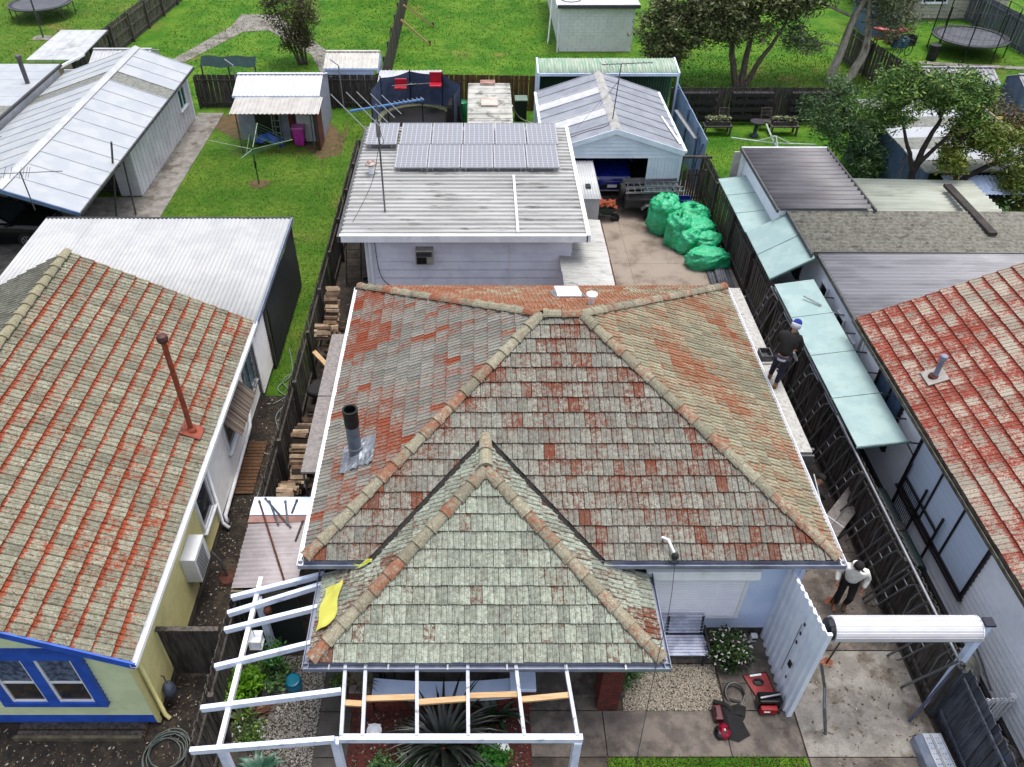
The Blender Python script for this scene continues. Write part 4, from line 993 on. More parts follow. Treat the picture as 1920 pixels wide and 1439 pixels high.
window(mg, (-13.73, 36.3, 1.05), (0, 1, 0), 1.0, .95, (1, 0, 0), white, M('green_window', (30, 110, 96), None, 3, .2), fw=.06, cols=2)
B().box(lx+.05, lx+.1, ya+.2, yb, 0, 2.1).build('wall', gw, mg); B().box(lx+.1, -13.78, yb-.1, yb-.05, 0, 2.4).build('wall', gw, mg)
B().box(-13.8, -13.68, 37.92, 38.02, 0, 2.5).build('corner_trim', white, mg)
for y in (24.3, 28.4): B().tube((-13.5, y, 0), (-13.35, y, 2.45), .035, 8).build('carport_post', galD, mg)
po = root('steel_pole', 'grey steel pole rising past the edge of the white garage roof', 'pole', (-14.1, 28.3, 0))
B().tube((-14.1, 27.9, 0), (-13.2, 27.6, 3.4), .04, 8).build('pole', galD, po); B().bar((-13.45, 27.65, 2.45), (-13.15, 27.65, 2.5), .05, .05).build('bracket', galD, po)
a0 = P(66, 395, 2.75); aL = root('tv_antenna', 'thin antenna on a mast at the front edge of the white garage roof', 'antenna', a0)
B().tube(a0, a0+ZU*1.35, .022, 6).build('mast', galD, aL); at_ = a0+ZU*1.32
B().tube(at_-V((1.0, .1, 0)), at_+V((1.3, .12, 0)), .012, 5).build('boom', galD, aL)
for k, x in enumerate((-.5, -.3, 0, .1, .2, .28)): B().tube(at_+V((x, -.18, -.1)), at_+V((x, .18, .12)), .008, 5).build('rod', galD, aL)
# far left white roof
wl2 = root('outbuilding', 'low white-roofed outbuilding with a grey flue at the left edge', 'outbuilding', (-22, 35, 0))
for k in range(7): B().box(-26, -19.5, 31+k*1.02, 32.005+k*1.02, 2.55-.003*(k % 2), 2.6).build('roof_sheet', skyl if k == 1 else wm, wl2)
B().box(-26, -19.6, 31.1, 38, 0, 2.54).build('wall', gw, wl2); B().bar((-19.46, 31, 2.55), (-19.46, 38.1, 2.55), .1, .1).build('gutter', M('dark_gutter', (70, 70, 74), None, 4), wl2)
f0 = P(52, 157, 2.6); ff = root('chimney_flue', 'grey steel flue with cap on the far left white roof', 'flue', f0)
B().tube(f0, f0+ZU*1.1, .1, 12).build('pipe', galD, ff); B().lathe(f0+ZU*1.08, [(.1, 0), (.14, .02), (.14, .12), (.1, .14)], 12).build('cap', galD, ff)
# flat white shelter roof
fs = root('carport', 'flat white sheet roof on dark posts with cream wall on the upper left lawn', 'carport', (-20.7, 42, 0))
for k in range(4): B().extr([(-22.0+k*.64, 39.9, 2.15), (-21.37+k*.64, 39.9, 2.15), (-21.35+k*.61, 44.2, 2.25), (-21.95+k*.61, 44.2, 2.25)], (0, 0, .05)).build('roof_sheet', M('dull_white_sheet', (216, 218, 220), (196, 200, 204), 2, .6, dirt_or_glint=(160, 160, 160), dlo=.55, dhi=.7), fs)
for x, y in ((-19.5, 44.0), (-19.6, 41.8), (-21.8, 44.0), (-19.8, 40.0)): B().box(x-.05, x+.05, y-.05, y+.05, 0, 2.16).build('post', black, fs)
B().box(-22.0, -19.9, 40.0, 40.06, 0, 2.0).build('wall', M('cream_fibre_wall', (202, 186, 156), (180, 164, 136), 2, .7), fs)
B().bar((-19.55, 38.1, 2.45), (-19.3, 40.3, 2.3), .1, .1).build('beam', white, fs)
def tin_shed(label, x0, x1, y0, y1, ze, zr, mat, wallm):
    r = root('garden_shed', label, 'shed', ((x0+x1)/2, (y0+y1)/2, 0)); yc = (y0+y1)/2
    corr(r, (x0, y0, ze), (0, yc-y0, zr-ze), (x1-x0, 0, 0), mat, pitch=.2, amp=.014, sheet=.8, trap=True)
    corr(r, (x0, y1, ze), (0, yc-y1, zr-ze), (x1-x0, 0, 0), mat, pitch=.2, amp=.014, sheet=.8, trap=True)
    B().bar((x0, yc, zr+.02), (x1, yc, zr+.02), .18, .03).build('ridge_cap', mat, r)
    n = int((x1-x0-.1)/.2)
    for k in range(n): B().box(x0+.05+k*.2, x0+.25+k*.2, y0+.06-.012*(k % 2), y0+.1, 0, ze-.02).build('wall_sheet', wallm, r)
    for x in (x0+.05, x1-.07): 
        B().extr([(x, y0+.1, 0), (x, y1-.1, 0), (x, y1-.1, ze), (x, yc, zr-.02), (x, y0+.1, ze)], (.02, 0, 0)).build('end_wall', wallm, r)
    B().bar((x0, y0-.01, ze-.05), (x1, y0-.01, ze-.05), .03, .1).build('fascia', whiteB, r)
    return r
tin_shed('small white ribbed tin shed behind the large metal garage', -19.2, -16.3, 40.2, 42.4, 1.85, 2.25, zincR, zincR)
tin_shed('small white ribbed tin shed against the paling fence left of trampoline', -7.5, -4.85, 39.6, 42.0, 1.9, 2.3, M('off_white_roofing', (226, 222, 214), (210, 206, 198), 2, .5), whiteB)
# garden shed with veranda
gd = tin_shed('white tin garden shed with a lean-to veranda facing the lawn', -10.95, -7.05, 35.5, 38.4, 2.1, 2.55, M('bright_white_sheet', (234, 236, 242), (224, 228, 236), 2, .5), M('lilac_sheet', (182, 184, 204), (166, 168, 190), 3, .55))
corr(gd, (-10.8, 34.05, 1.85), (0, 1.4, .2), (3.9, 0, 0), M('veranda_sheet', (214, 210, 204), (200, 196, 190), 2, .55), pitch=.2, amp=.014, sheet=.8, trap=True, name='veranda_sheet')
for x in (-10.55, -8.9, -7.3): B().tube((x, 34.15, 0), (x, 34.15, 1.85), .03, 8).build('veranda_post', galD, gd)
redw = M('red_brown_timber', (124, 60, 44), (98, 46, 36), 3, .8)
B().box(-8.55, -8.3, 35.3, 35.42, 0, 1.9).build('door_post', redw, gd); B().box(-7.12, -7.06, 34.4, 35.5, 0, 1.8).build('side_panel', redw, gd)
B().box(-10.1, -8.95, 35.35, 35.5, .25, .35).build('shelf', wood, gd); B().box(-10.1, -9.0, 35.4, 35.46, .35, 1.5).build('back_shade', black, gd)  # black board behind the shelf is painted shade of the shed interior
B().box(-8.2, -7.45, 35.3, 35.42, .05, 1.7).build('door', gw, gd)
tarp = root('tarpaulin', 'crumpled bright blue tarpaulin under the shed veranda', 'tarpaulin', (-9.55, 35.0, 0))
rg = random.Random(5)
B().grid(lambda u, v: (-10.2+u*1.35+.05*math.sin(v*9), 34.75+v*.6, .42*math.sin(PI*u)*(.5+.6*math.sin(PI*v))+.06*math.sin(u*17+v*7)+rg.uniform(0, .05)+.06), 16, 10).build('sheet', M('blue_tarp', (30, 92, 206), (22, 70, 172), 5, .45, bump=.4, bscale=14), tarp)
ld = root('step_ladder', 'aluminium step ladder leaning inside the shed veranda', 'ladder', (-9.15, 35.2, 0))
for x in (-9.3, -8.95): B().bar((x, 35.1, 0), (x, 35.35, 1.8), .03, .06).build('stile', alum, ld)
for k in range(6): B().bar((-9.3, 35.14+k*.036, .25+k*.27), (-8.95, 35.14+k*.036, .25+k*.27), .06, .025).build('step', alum, ld)
# pink wheelie bin
pk = M('magenta_plastic', (220, 62, 190), (204, 50, 172), 4, .45)
wb = root('wheelie_bin', 'bright pink bin with pale pink lid outside the tin shed', 'bin', (-8.1, 35.0, 0))
b = B(); lo = [(-8.3, 34.84), (-7.9, 34.84), (-7.9, 35.2), (-8.3, 35.2)]; hi = [(-8.36, 34.78), (-7.84, 34.78), (-7.84, 35.26), (-8.36, 35.26)]
b.v = [(x, y, .04) for x, y in lo]+[(x, y, .82) for x, y in hi]; b.f = [(3, 2, 1, 0), (4, 5, 6, 7), (0, 1, 5, 4), (1, 2, 6, 5), (2, 3, 7, 6), (3, 0, 4, 7)]
b.build('body', pk, wb, bevel=.02); B().box(-8.39, -7.81, 34.75, 35.29, .825, .9).build('lid', M('pale_pink_plastic', (244, 130, 214), None, 4, .45), wb, bevel=.02)
for x in (-8.3, -7.92): B().tube((x-.02, 35.26, .1), (x+.04, 35.26, .1), .1, 12).build('wheel', rubber, wb)
B().bar((-8.3, 35.33, .86), (-7.9, 35.33, .86), .03, .03).build('handle', pk, wb)
# rotary clothes hoist
hz = P(487, 347); hz = V((-9.2, 31.1, 0)); ho = root('clothes_hoist', 'green rotary clothes hoist standing on the left lawn', 'clothes hoist', hz)
hg = M('green_enamel', (70, 122, 74), (56, 104, 62), 4, .4, .2)
B().tube(hz, hz+ZU*1.9, .03, 8).build('pole', hg, ho); B().tube(hz+ZU*.75, hz+ZU*1.05, .045, 8).build('collar', black, ho)
tips = [hz+V((1.7*math.cos(a), 1.7*math.sin(a), 1.95)) for a in (.02, 1.62, 3.16, 4.72)]; hub = hz+ZU*1.55
for t_ in tips:
    B().tube(hub, t_, .016, 6).build('arm', M('pale_green_enamel', (176, 200, 172), None, 4, .4), ho); B().tube(hz+ZU*2.2, hub+(t_-hub)*.55, .012, 6).build('strut', hg, ho)
B().tube(hz+ZU*1.9, hz+ZU*2.25, .02, 6).build('pole_top', hg, ho)
for j in range(7):
    f = .4+.1*j; B().path([hub+(t_-hub)*f for t_ in tips], .006, 4, closed=True).build('line', hg, ho)
sheet('worn_patch', [tuple((hz+V((.45*math.cos(a)*(1+.2*math.sin(3*a)), .4*math.sin(a), 0)))[:2]) for a in np.linspace(0, 6.28, 14)[:-1]], .012, MATS['dry_earth'])
# shade cloth behind the fence, aerial post
sc = root('shade_cloth', 'dark green shade cloth stretched above the grey paling fence', 'shade cloth', (-12.2, 39.3, 1.5))
B().grid(lambda u, v: (-13.45+u*2.7, 39.45+v*.5+.04*math.sin(u*11), 2.0+.35*v+.03*math.sin(u*13)), 18, 3).build('cloth', M('dark_green_cloth', (14, 50, 50), (20, 62, 60), 4, .9), sc)
for x in (-13.4, -12.1, -10.8): B().box(x-.03, x+.03, 39.5, 39.56, 0, 2.05).build('post', wood, sc)
for i, (x, l) in enumerate(((-11.6, 'left'), (-6.55, 'right'))):
    r = root('steel_post', 'thin pale steel post leaning on the fence '+l+' of the white tin garden shed', 'post', (x, 38.9, 0))
    B().tube((x, 38.7, 0), (x-.12, 39.1, 2.2), .035, 8).build('tube', alum, r); B().tube((x-.12, 39.1, 2.2), (x-.5, 39.2, 2.45), .03, 6).build('arm', alum, r)

# white corrugated roof behind the left house, with shade mesh side
cr = root('carport', 'white corrugated carport roof with black mesh side wall behind the left house', 'carport', (-10, 21, 0))
corr(cr, (-14.1, 17.3, 2.5), (0, 6.1, .12), (8.0, 0, 0), M('white_corrugated', (210, 211, 212), (198, 200, 202), 1.4, .5, dirt_or_glint=(196, 198, 198), dlo=.56, dhi=.8, fine=.02), pitch=.125, amp=.016, sheet=.8)
B().bar((-6.06, 17.3, 2.46), (-6.06, 23.45, 2.58), .05, .14).build('barge_board', M('blue_grey_trim', (150, 160, 186), None, 3, .5), cr)
B().bar((-14.1, 23.44, 2.6), (-6.05, 23.44, 2.6), .04, .1).build('fascia', galD, cr)
for y in (18.9, 21.2, 23.3): B().box(-6.2, -6.1, y-.05, y+.05, 0, 2.45).build('post', woodD, cr)
B().grid(lambda u, v: (-6.08+.05*math.sin(u*8+v*3)*v, 18.95+u*4.35, .08+v*2.35), 24, 8).build('mesh_wall', darkV, cr)
B().box(-14.0, -13.9, 17.6, 23.3, 0, 2.45).build('wall', MATS['wall_core'], cr); B().box(-13.9, -6.25, 17.45, 17.55, 0, 2.4).build('wall', MATS['wall_core'], cr)
boards(cr, (-6.22, 17.5), (-6.22, 18.85), .2, 2.45, (1, 0, 0), whiteW, ex=.1)
B().lathe((-14.4, 19.7, 1.0), [(.22, 0), (.25, .05), (.25, .4), (.2, .45)], 14).build('vent_hood', black, cr)
# dark car under the carport
def car(label, loc, rot, paint, L=4.25, W=1.62, plate=None, group=None):
    r = root('car', label, 'car', loc, rot, group, local=True); h = W/2
    def sec(x, zs, ws): return [(x, w_*h, z) for z, w_ in zip(zs, ws)]
    st = [(-L/2, [.35, .5, .62, .78, .86], [.72, .86, .88, .8, .6]), (-L/2+.18, [.26, .45, .68, .88, .96], [.9, .98, .98, .92, .8]), (-L*.28, [.22, .45, .75, .95, 1.02], [.94, 1, 1, .96, .88]),
          (-L*.1, [.22, .45, .78, 1.0, 1.04], [.94, 1, 1, .97, .9]), (L*.25, [.22, .45, .8, 1.02, 1.07], [.94, 1, 1, .97, .9]), (L/2-.2, [.28, .48, .8, 1.0, 1.08], [.9, .97, .97, .94, .86]), (L/2, [.4, .55, .78, .95, 1.0], [.78, .88, .88, .85, .7])]
    b = B(); m = 5
    for x, zs, ws in st:
        b.v += [(x, w_*h, z) for z, w_ in zip(zs, ws)]+[(x, -w_*h, z) for z, w_ in reversed(list(zip(zs, ws)))]
    k = 2*m
    for j in range(len(st)-1):
        for q_ in range(k): b.f.append((j*k+q_, j*k+(q_+1) % k, (j+1)*k+(q_+1) % k, (j+1)*k+q_))
    b.f.append(tuple(range(k))[::-1]); b.f.append(tuple((len(st)-1)*k+i for i in range(k)))
    body = b.build('body', paint, r, smooth=True, bevel=0)
    # cabin
    c = B(); lo = [(-L*.22, .86), (L*.44, .84)]; hi = [(-L*.02, .66), (L*.34, .64)]
    c.v = [(lo[0][0], -h*lo[0][1], 1.0), (lo[1][0], -h*lo[1][1], 1.04), (lo[1][0], h*lo[1][1], 1.04), (lo[0][0], h*lo[0][1], 1.0),
           (hi[0][0], -h*hi[0][1], 1.5), (hi[1][0], -h*hi[1][1], 1.5), (hi[1][0], h*hi[1][1], 1.5), (hi[0][0], h*hi[0][1], 1.5)]
    c.f = [(0, 1, 5, 4), (1, 2, 6, 5), (2, 3, 7, 6), (3, 0, 4, 7)]
    c.build('cabin_glass', glass, r)
    B().box(hi[0][0]-.05, hi[1][0]+.08, -h*.66, h*.66, 1.49, 1.55).build('roof_panel', paint, r, bevel=.03)
    for s_ in (-1, 1):
        for (a, d_) in (((lo[0][0], h*.86, 1.0), (hi[0][0], h*.66, 1.5)), ((lo[1][0], h*.84, 1.04), (hi[1][0], h*.64, 1.5)), ((L*.14, h*.9, 1.04), (L*.15, h*.68, 1.5))):
            B().bar((a[0], s_*a[1]*1.005, a[2]), (d_[0], s_*d_[1]*1.01, d_[2]), .08, .05).build('pillar', paint, r)
        B().ell((-L*.2, s_*(h+.1), 1.05), .1, .1, .07, 10, 6).build('mirror', paint, r, smooth=True)
        for x in (-L*.31, L*.3):
            w1 = B().lathe((x, s_*(h-.16), .33), [(.2, 0), (.31, 0), (.33, .03), (.33, .17), (.31, .19), (.2, .19)], 20, ax=(0, s_, 0)).build('wheel', rubber, r)
            rim = B().lathe((x, s_*(h+.035), .33), [(.21, -.03), (.22, .0), (.19, 0), (.18, -.05)], 20, ax=(0, s_, 0)).build('rim', alum, w1)
            for q_ in range(8):
                t_ = q_*PI/4; B().bar((x, s_*(h+.03), .33), (x+.2*math.cos(t_), s_*(h+.03), .33+.2*math.sin(t_)), .035, .03, V((0, 1, 0))).build('spoke', alum, w1)
        B().ell((-L/2+.12, s_*h*.7, .8), .13, .2, .09, 12, 6).build('headlight', M('headlamp_glass', (206, 214, 226), None, 3, .1), r, smooth=True)
        B().ell((L/2-.07, s_*h*.72, .88), .06, .16, .08, 12, 6).build('tail_light', M('red_lens', (150, 20, 24), None, 3, .2), r, smooth=True)
    B().box(-L/2-.02, -L/2+.1, -h*.55, h*.55, .42, .6).build('grille', black, r, bevel=.03); B().box(-L/2-.005, -L/2+.1, -h*.45, h*.45, .69, .72).build('chrome_bar', alum, r)
    B().extr([(-L/2-.03, -h*.6, .3), (-L/2+.15, -h*.6, .27), (-L/2+.15, -h*.6, .33), (-L/2-.02, -h*.6, .35)], (0, h*1.2, 0)).build('skid_trim', alum, r)
    pl = B().box(-L/2-.035, -L/2-.02, -.19, .19, .46, .58).build('number_plate', white, r)
    return r
car('dark blue car parked nose-out inside the pale blue garage', (5.45, 31.95, .05), PI/2, M('blue_car_paint', (26, 42, 140), (20, 34, 116), 3, .2, .0, fine=.03, k=1, spec=.8))
car('black car parked under the white garage carport at the left edge', (-17.9, 26.55, .03), PI+.05, M('black_car_paint', (16, 18, 24), (20, 22, 30), 3, .18, .2, fine=.02))
# ------------------------------------------------------------------ back yard clutter
greenB = M('green_plastic_bag', (18, 200, 128), (60, 220, 160), 3, .38, bump=1.0, bscale=13, bd=.05, fine=.08, spec=.7, dirt_or_glint=(96, 214, 160), dscale=6, dlo=.56, dhi=.7)  # the pale blotch colour paints in highlights on the creased plastic
def bag(label, c, rx, ry, rz, tilt=0.0, seed=1, tuft=True):
    rg = random.Random(seed); c = V(c); r = root('rubbish_bag', label, 'bag', (c.x, c.y, 0), group='green bags of rubble in the yard')
    b = B(); n, m = 64, 40
    def rad(t, ph):
        p_ = V((math.cos(t)*math.sin(ph), math.sin(t)*math.sin(ph), math.cos(ph)))
        return 1+.2*mn.noise(p_*2.1+V((seed*3.1, 0, 0)))+.13*abs(mn.noise(p_*5+V((0, seed*2.3, 0))))+.07*abs(mn.noise(p_*9+V((seed, 1, 2))))+.04*mn.noise(p_*17)
    for j in range(m+1):
        ph = PI*j/m
        for k in range(n):
            t = 2*PI*k/n; q = rad(t, ph); sq = abs(math.sin(ph))**.7
            z = rz*q*math.copysign(abs(math.cos(ph))**.7, math.cos(ph)); x = rx*q*sq*math.cos(t); y = ry*q*sq*math.sin(t)
            b.v.append((c.x+x+tilt*z, c.y+y, max(c.z+z, .04)))
    for j in range(m):
        for k in range(n): b.f.append((j*n+k, (j+1)*n+k, (j+1)*n+(k+1) % n, j*n+(k+1) % n))
    o = b.build('bag_body', greenB, r, smooth=True)
    if tuft:
        t_ = B(); top = V((c.x+tilt*rz, c.y, c.z+rz*.95))
        for k in range(7):
            a = 2*PI*k/7+rg.uniform(0, .4); d = V((math.cos(a), math.sin(a), .7+rg.uniform(0, .6)))*rg.uniform(.1, .2); s_ = V((-math.sin(a), math.cos(a), 0))*.07
            t_.poly([top-ZU*.06, top+d-s_, top+d*1.1, top+d+s_])
        t_.build('tied_top', greenB, r)
    return r
bag('tall green bag nearest the trailer at the back of the pile', (7.05, 27.2, .68), .58, .56, .74, .04, 1)
bag('tall green bag standing upright at the front left of the pile', (7.42, 26.15, .6), .46, .48, .66, -.03, 2)
bag('green bag in the back row against the dark side fence', (8.15, 27.2, .5), .62, .56, .56, 0, 3)
bag('fat green bag lying in the middle of the pile', (8.05, 26.2, .5), .72, .52, .5, 0, 4, False)
bag('green bag at the right of the pile below the middle one', (8.35, 25.7, .38), .55, .46, .42, 0, 6, False)
bag('loose green bag lying alone at the near end of the pile', (8.22, 24.62, .34), .74, .42, .38, 0, 5, False)
bag('slumped green bag leaning against the tall front left bag', (7.75, 25.75, .42), .46, .44, .48, .1, 8, False)
# stacked roofing sheets by the fence
shm = M('grey_roofing_sheet', (118, 120, 128), (98, 100, 110), 2, .5, .3)
sp_ = [((8.1, 23.2), (8.35, 29.3), .3, .08), ((8.45, 23.4), (8.75, 29.5), .28, .1), ((8.78, 23.9), (8.92, 29.2), .22, .06), ((8.3, 23.0), (8.55, 26.0), .35, .16), ((8.68, 22.7), (8.85, 27.0), .24, .05)]
for i, (a, c, w_, z) in enumerate(sp_):
    r = root('roofing_sheet', 'long grey roofing sheet lying under the green bags, '+['leftmost', 'second from left', 'next to the fence', 'upper middle', 'lowest and nearest'][i], 'roofing sheet', (a[0], a[1], z), group='roofing sheets by the fence')
    a, c = V((a[0], a[1], z)), V((c[0], c[1], z)); corr(r, a, c-a, V((w_, 0, 0)), shm, pitch=.09, amp=.012, sheet=w_, name='sheet')
    B().bar(a+V((0, .02, -.03)), a+V((w_, .02, -.03)), .03, .02).build('end_lip', alum, r)
# trailer with ladders
tr = root('trailer', 'dark box trailer loaded with aluminium ladders in front of the garage', 'trailer', (6.7, 28.7, 0))
tg = M('dark_trailer_steel', (70, 70, 74), (52, 52, 56), 4, .5, .4)
B().box(5.75, 7.75, 28.15, 29.35, .5, .56).build('deck', tg, tr)
for (x0, x1, y0, y1) in ((5.75, 7.75, 28.12, 28.15), (5.75, 7.75, 29.35, 29.38), (5.72, 5.75, 28.12, 29.38), (7.75, 7.78, 28.12, 29.38)): B().box(x0, x1, y0, y1, .5, .82).build('side_panel', tg, tr)
for y in (28.0, 29.5):
    w1 = B().lathe((6.75, y-.09, .3), [(.16, 0), (.28, 0), (.3, .03), (.3, .15), (.28, .18), (.16, .18)], 18, ax=(0, 1, 0)).build('wheel', rubber, tr); B().tube((6.75, y-.1, .3), (6.75, y+.06, .3), .15, 14).build('hub', galD, w1)
    B().extr([(6.35, y-.12, .5), (6.5, y-.12, .66), (7.0, y-.12, .66), (7.15, y-.12, .5), (7.1, y-.12, .5), (6.97, y-.12, .63), (6.53, y-.12, .63), (6.4, y-.12, .5)], (0, .24, 0)).build('mudguard', galD, tr)
B().bar((5.75, 28.75, .48), (4.9, 28.75, .42), .08, .08).build('drawbar', tg, tr)
B().lathe((5.55, 28.62, 1.0), [(.12, 0), (.26, 0), (.28, .04), (.28, .14), (.26, .18), (.12, .18)], 18, ax=(1, 0, 0)).build('spare_wheel', rubber, tr)
for x in (5.78, 7.72): B().box(x-.02, x+.02, 28.15, 28.19, .8, 1.05).build('rack_post', galD, tr); B().box(x-.02, x+.02, 29.31, 29.35, .8, 1.05).build('rack_post', galD, tr); B().bar((x, 28.15, 1.06), (x, 29.35, 1.06), .04, .03).build('rack_rail', galD, tr)
def ladder(name, label, p, q, w_, side, n, mat=None, group=None):
    p, q, s_ = V(p), V(q), V(side).normalized()*(w_/2); r = root(name, label, 'ladder', p, group=group); m_ = mat or alum
    for k in (-1, 1): B().bar(p+s_*k, q+s_*k, .03, .07).build('stile', m_, r)
    for k in range(n): c = p+(q-p)*((k+.5)/n); B().tube(c-s_, c+s_, .016, 6).build('rung', m_, r)
    return r
ladder('ladder', 'aluminium ladder on the trailer, nearest the green bags', (5.7, 28.3, 1.12), (8.0, 28.42, 1.12), .36, (0, 1, 0), 9)
ladder('ladder', 'aluminium ladder on the trailer, nearest the garage', (5.75, 28.75, 1.13), (7.9, 28.85, 1.13), .34, (0, 1, 0), 9)
pk_ = root('aluminium_plank', 'long aluminium plank laid on top of the trailer ladders', 'plank', (6.7, 29.1, 1.2)); B().bar((5.7, 29.1, 1.16), (7.85, 29.25, 1.17), .26, .06).build('deck', alum, pk_); B().bar((5.7, 29.0, 1.2), (7.85, 29.15, 1.21), .02, .02).build('rib', galD, pk_)
bb = root('crate', 'bright blue plastic tub beside the trailer and the side fence', 'tub', (8.2, 28.9, 0)); 
b = B(); b.v = [(8.05, 28.75, .05), (8.4, 28.75, .05), (8.4, 29.05, .05), (8.05, 29.05, .05), (8.0, 28.7, .5), (8.45, 28.7, .5), (8.45, 29.1, .5), (8.0, 29.1, .5)]; b.f = [(3, 2, 1, 0), (0, 1, 5, 4), (1, 2, 6, 5), (2, 3, 7, 6), (3, 0, 4, 7)]
b.build('tub', M('blue_tub', (24, 66, 170), None, 4, .4), bb); B().path([(8.0, 28.7, .5), (8.45, 28.7, .5), (8.45, 29.1, .5), (8.0, 29.1, .5)], .02, 5, closed=True).build('rim', MATS['blue_tub'], bb)
b3 = root('storage_box', 'pale blue storage chest just inside the garage opening', 'box', (6.35, 30.3, .05)); tub = M('dusty_blue_plastic', (110, 146, 176), None, 4, .5)
B().box(6.2, 6.8, 30.1, 30.5, .06, .42).build('chest', tub, b3, bevel=.03); B().box(6.17, 6.83, 30.07, 30.53, .425, .5).build('lid', tub, b3, bevel=.02)
# wheelbarrow with broken tiles
wbw = root('wheelbarrow', 'dark green wheelbarrow piled with broken orange tiles', 'wheelbarrow', (5.05, 28.1, 0))
b = B(); b.v = [(4.8, 27.9, .3), (5.2, 27.9, .3), (5.2, 28.3, .3), (4.8, 28.3, .3), (4.62, 27.75, .62), (5.42, 27.78, .62), (5.42, 28.42, .62), (4.62, 28.45, .62)]; b.f = [(3, 2, 1, 0), (0, 1, 5, 4), (1, 2, 6, 5), (2, 3, 7, 6), (3, 0, 4, 7)]
b.build('tray', M('dark_green_steel', (34, 66, 58), None, 4, .5), wbw); B().tube((5.36, 27.86, .18), (5.36, 27.95, .18), .18, 14).build('wheel', rubber, wbw)
for s_ in (-1, 1): B().path([(5.4, 28.0+s_*.12, .2), (5.0, 28.1+s_*.25, .28), (4.3, 28.15+s_*.28, .6)], .02, 6).build('handle', galD, wbw); B().tube((4.85, 28.1+s_*.2, .3), (4.8, 28.1+s_*.24, 0), .018, 6).build('leg', galD, wbw)
ornT = M('orange_terracotta', (188, 92, 56), (160, 74, 46), 5, .85, vary=.2)
for k in range(22):
    c = V((U(4.72, 5.32), U(27.86, 28.36), .6+U(0, .16))); d = V((U(-1, 1), U(-1, 1), U(-.3, .3))).normalized(); e = d.orthogonal().normalized()
    B().obox(c, d*U(.08, .14), e*U(.04, .09), d.cross(e)*.012).build('broken_tile', ornT, None, label='broken orange tile heaped in the wheelbarrow', cat='tile', group='broken tiles in the wheelbarrow')
# tied plant tuft by the lean-to
# ------------------------------------------------------------------ behind the annexe: trampoline, caravan
tm = root('trampoline', 'netted round trampoline with blue panels between the annexe and brown fence', 'trampoline', (-2.75, 35.6, 0))
tc_ = V((-2.75, 35.7, 0)); rt = 1.95
B().path(arc_pts(tc_, rt, 32, z=.85), .04, 6, closed=True).build('frame_ring', galD, tm)
B().lathe(tc_, [(rt*.86, .86), (.01, .84)], 32, cap=False).build('mat', black, tm)
for k in range(16):
    a = 2*PI*k/16; b = B(); a2 = a+2*PI/16
    pts = [tc_+V((r_*math.cos(t), r_*math.sin(t), .885)) for r_, t in ((rt*.86, a), (rt*1.02, a), (rt*1.02, a2), (rt*.86, a2))]
    b.extr(pts, (0, 0, .03)).build('pad', M('olive_pad', (120, 124, 96), None, 4, .6), tm)
nb = M('blue_net', (84, 100, 134), (66, 82, 114), 2, .8, dirt_or_glint=(56, 64, 90)); 
for k in range(8):
    a = 2*PI*k/8+.2; c = tc_+V((rt*1.04*math.cos(a), rt*1.04*math.sin(a), 0)); B().tube(c, c+ZU*2.5, .03, 6).build('net_pole', black, tm)
    a2 = a+2*PI/8; c2 = tc_+V((rt*1.04*math.cos(a2), rt*1.04*math.sin(a2), 0))
    if math.sin(a+PI/8) > -.2: B().grid(lambda u, v: c+(c2-c)*u+ZU*(.92+1.5*v-.08*math.sin(PI*u)*v), 6, 4).build('net_panel', nb, tm)
sr = root('garden_shed', 'low white ribbed shed roof behind the blue netted trampoline', 'shed', (-3.3, 38.2, 0))
corr(sr, (-4.7, 37.6, 1.85), (0, 1.5, .12), (3.0, 0, 0), zincR, pitch=.2, amp=.014, sheet=.75, trap=True); B().box(-4.65, -1.8, 37.7, 39.0, 0, 1.82).build('wall', gw, sr)
for i, (u, v, nm) in enumerate(((680, 590, 'left'), (912, 575, 'right'))):
    c = P(560+u*.2814, v*.2814, 2.0); r = root('plastic_chair', nm+' red plastic chair on the tin roof behind trampoline', 'chair', c); rd = M('red_plastic', (206, 26, 58), (186, 20, 48), 4, .4)
    B().box(c.x-.28, c.x+.28, c.y-.25, c.y+.25, 2.0, 2.1).build('seat', rd, r, bevel=.03); B().box(c.x-.28, c.x+.28, c.y+.2, c.y+.28, 2.1, 2.1+.25+.2*i).build('backrest', rd, r, bevel=.03)
    for sx_ in (-.22, .22): B().tube((c.x+sx_, c.y-.2, 1.86), (c.x+sx_, c.y-.2, 2.0), .02, 6).build('leg', galD, r)
pol = root('steel_pole', 'thin steel pole lying across the tin roof between the red chairs', 'pole', (-2.9, 37.9, 2.1)); B().tube(P(735, 162, 2.2), P(806, 157, 2.2), .025, 6).build('tube', galD, pol); B().tube(P(735, 162, 2.2), P(732, 163, 2.0), .025, 6).build('stub', galD, pol)
whl = root('scooter_wheel', 'small black wheel with blue fork at the end of the tin roof', 'wheel', P(827, 150, 2.0)); c = P(827, 150, 2.05)
B().lathe(c-V((.05, 0, 0)), [(.08, 0), (.16, 0), (.17, .05), (.16, .1), (.08, .1)], 14, ax=(1, -.5, 0)).build('tyre', rubber, whl); B().bar(c, c+V((-.25, 0, .18)), .05, .05).build('fork', M('cyan_plastic', (60, 150, 200), None, 4), whl)
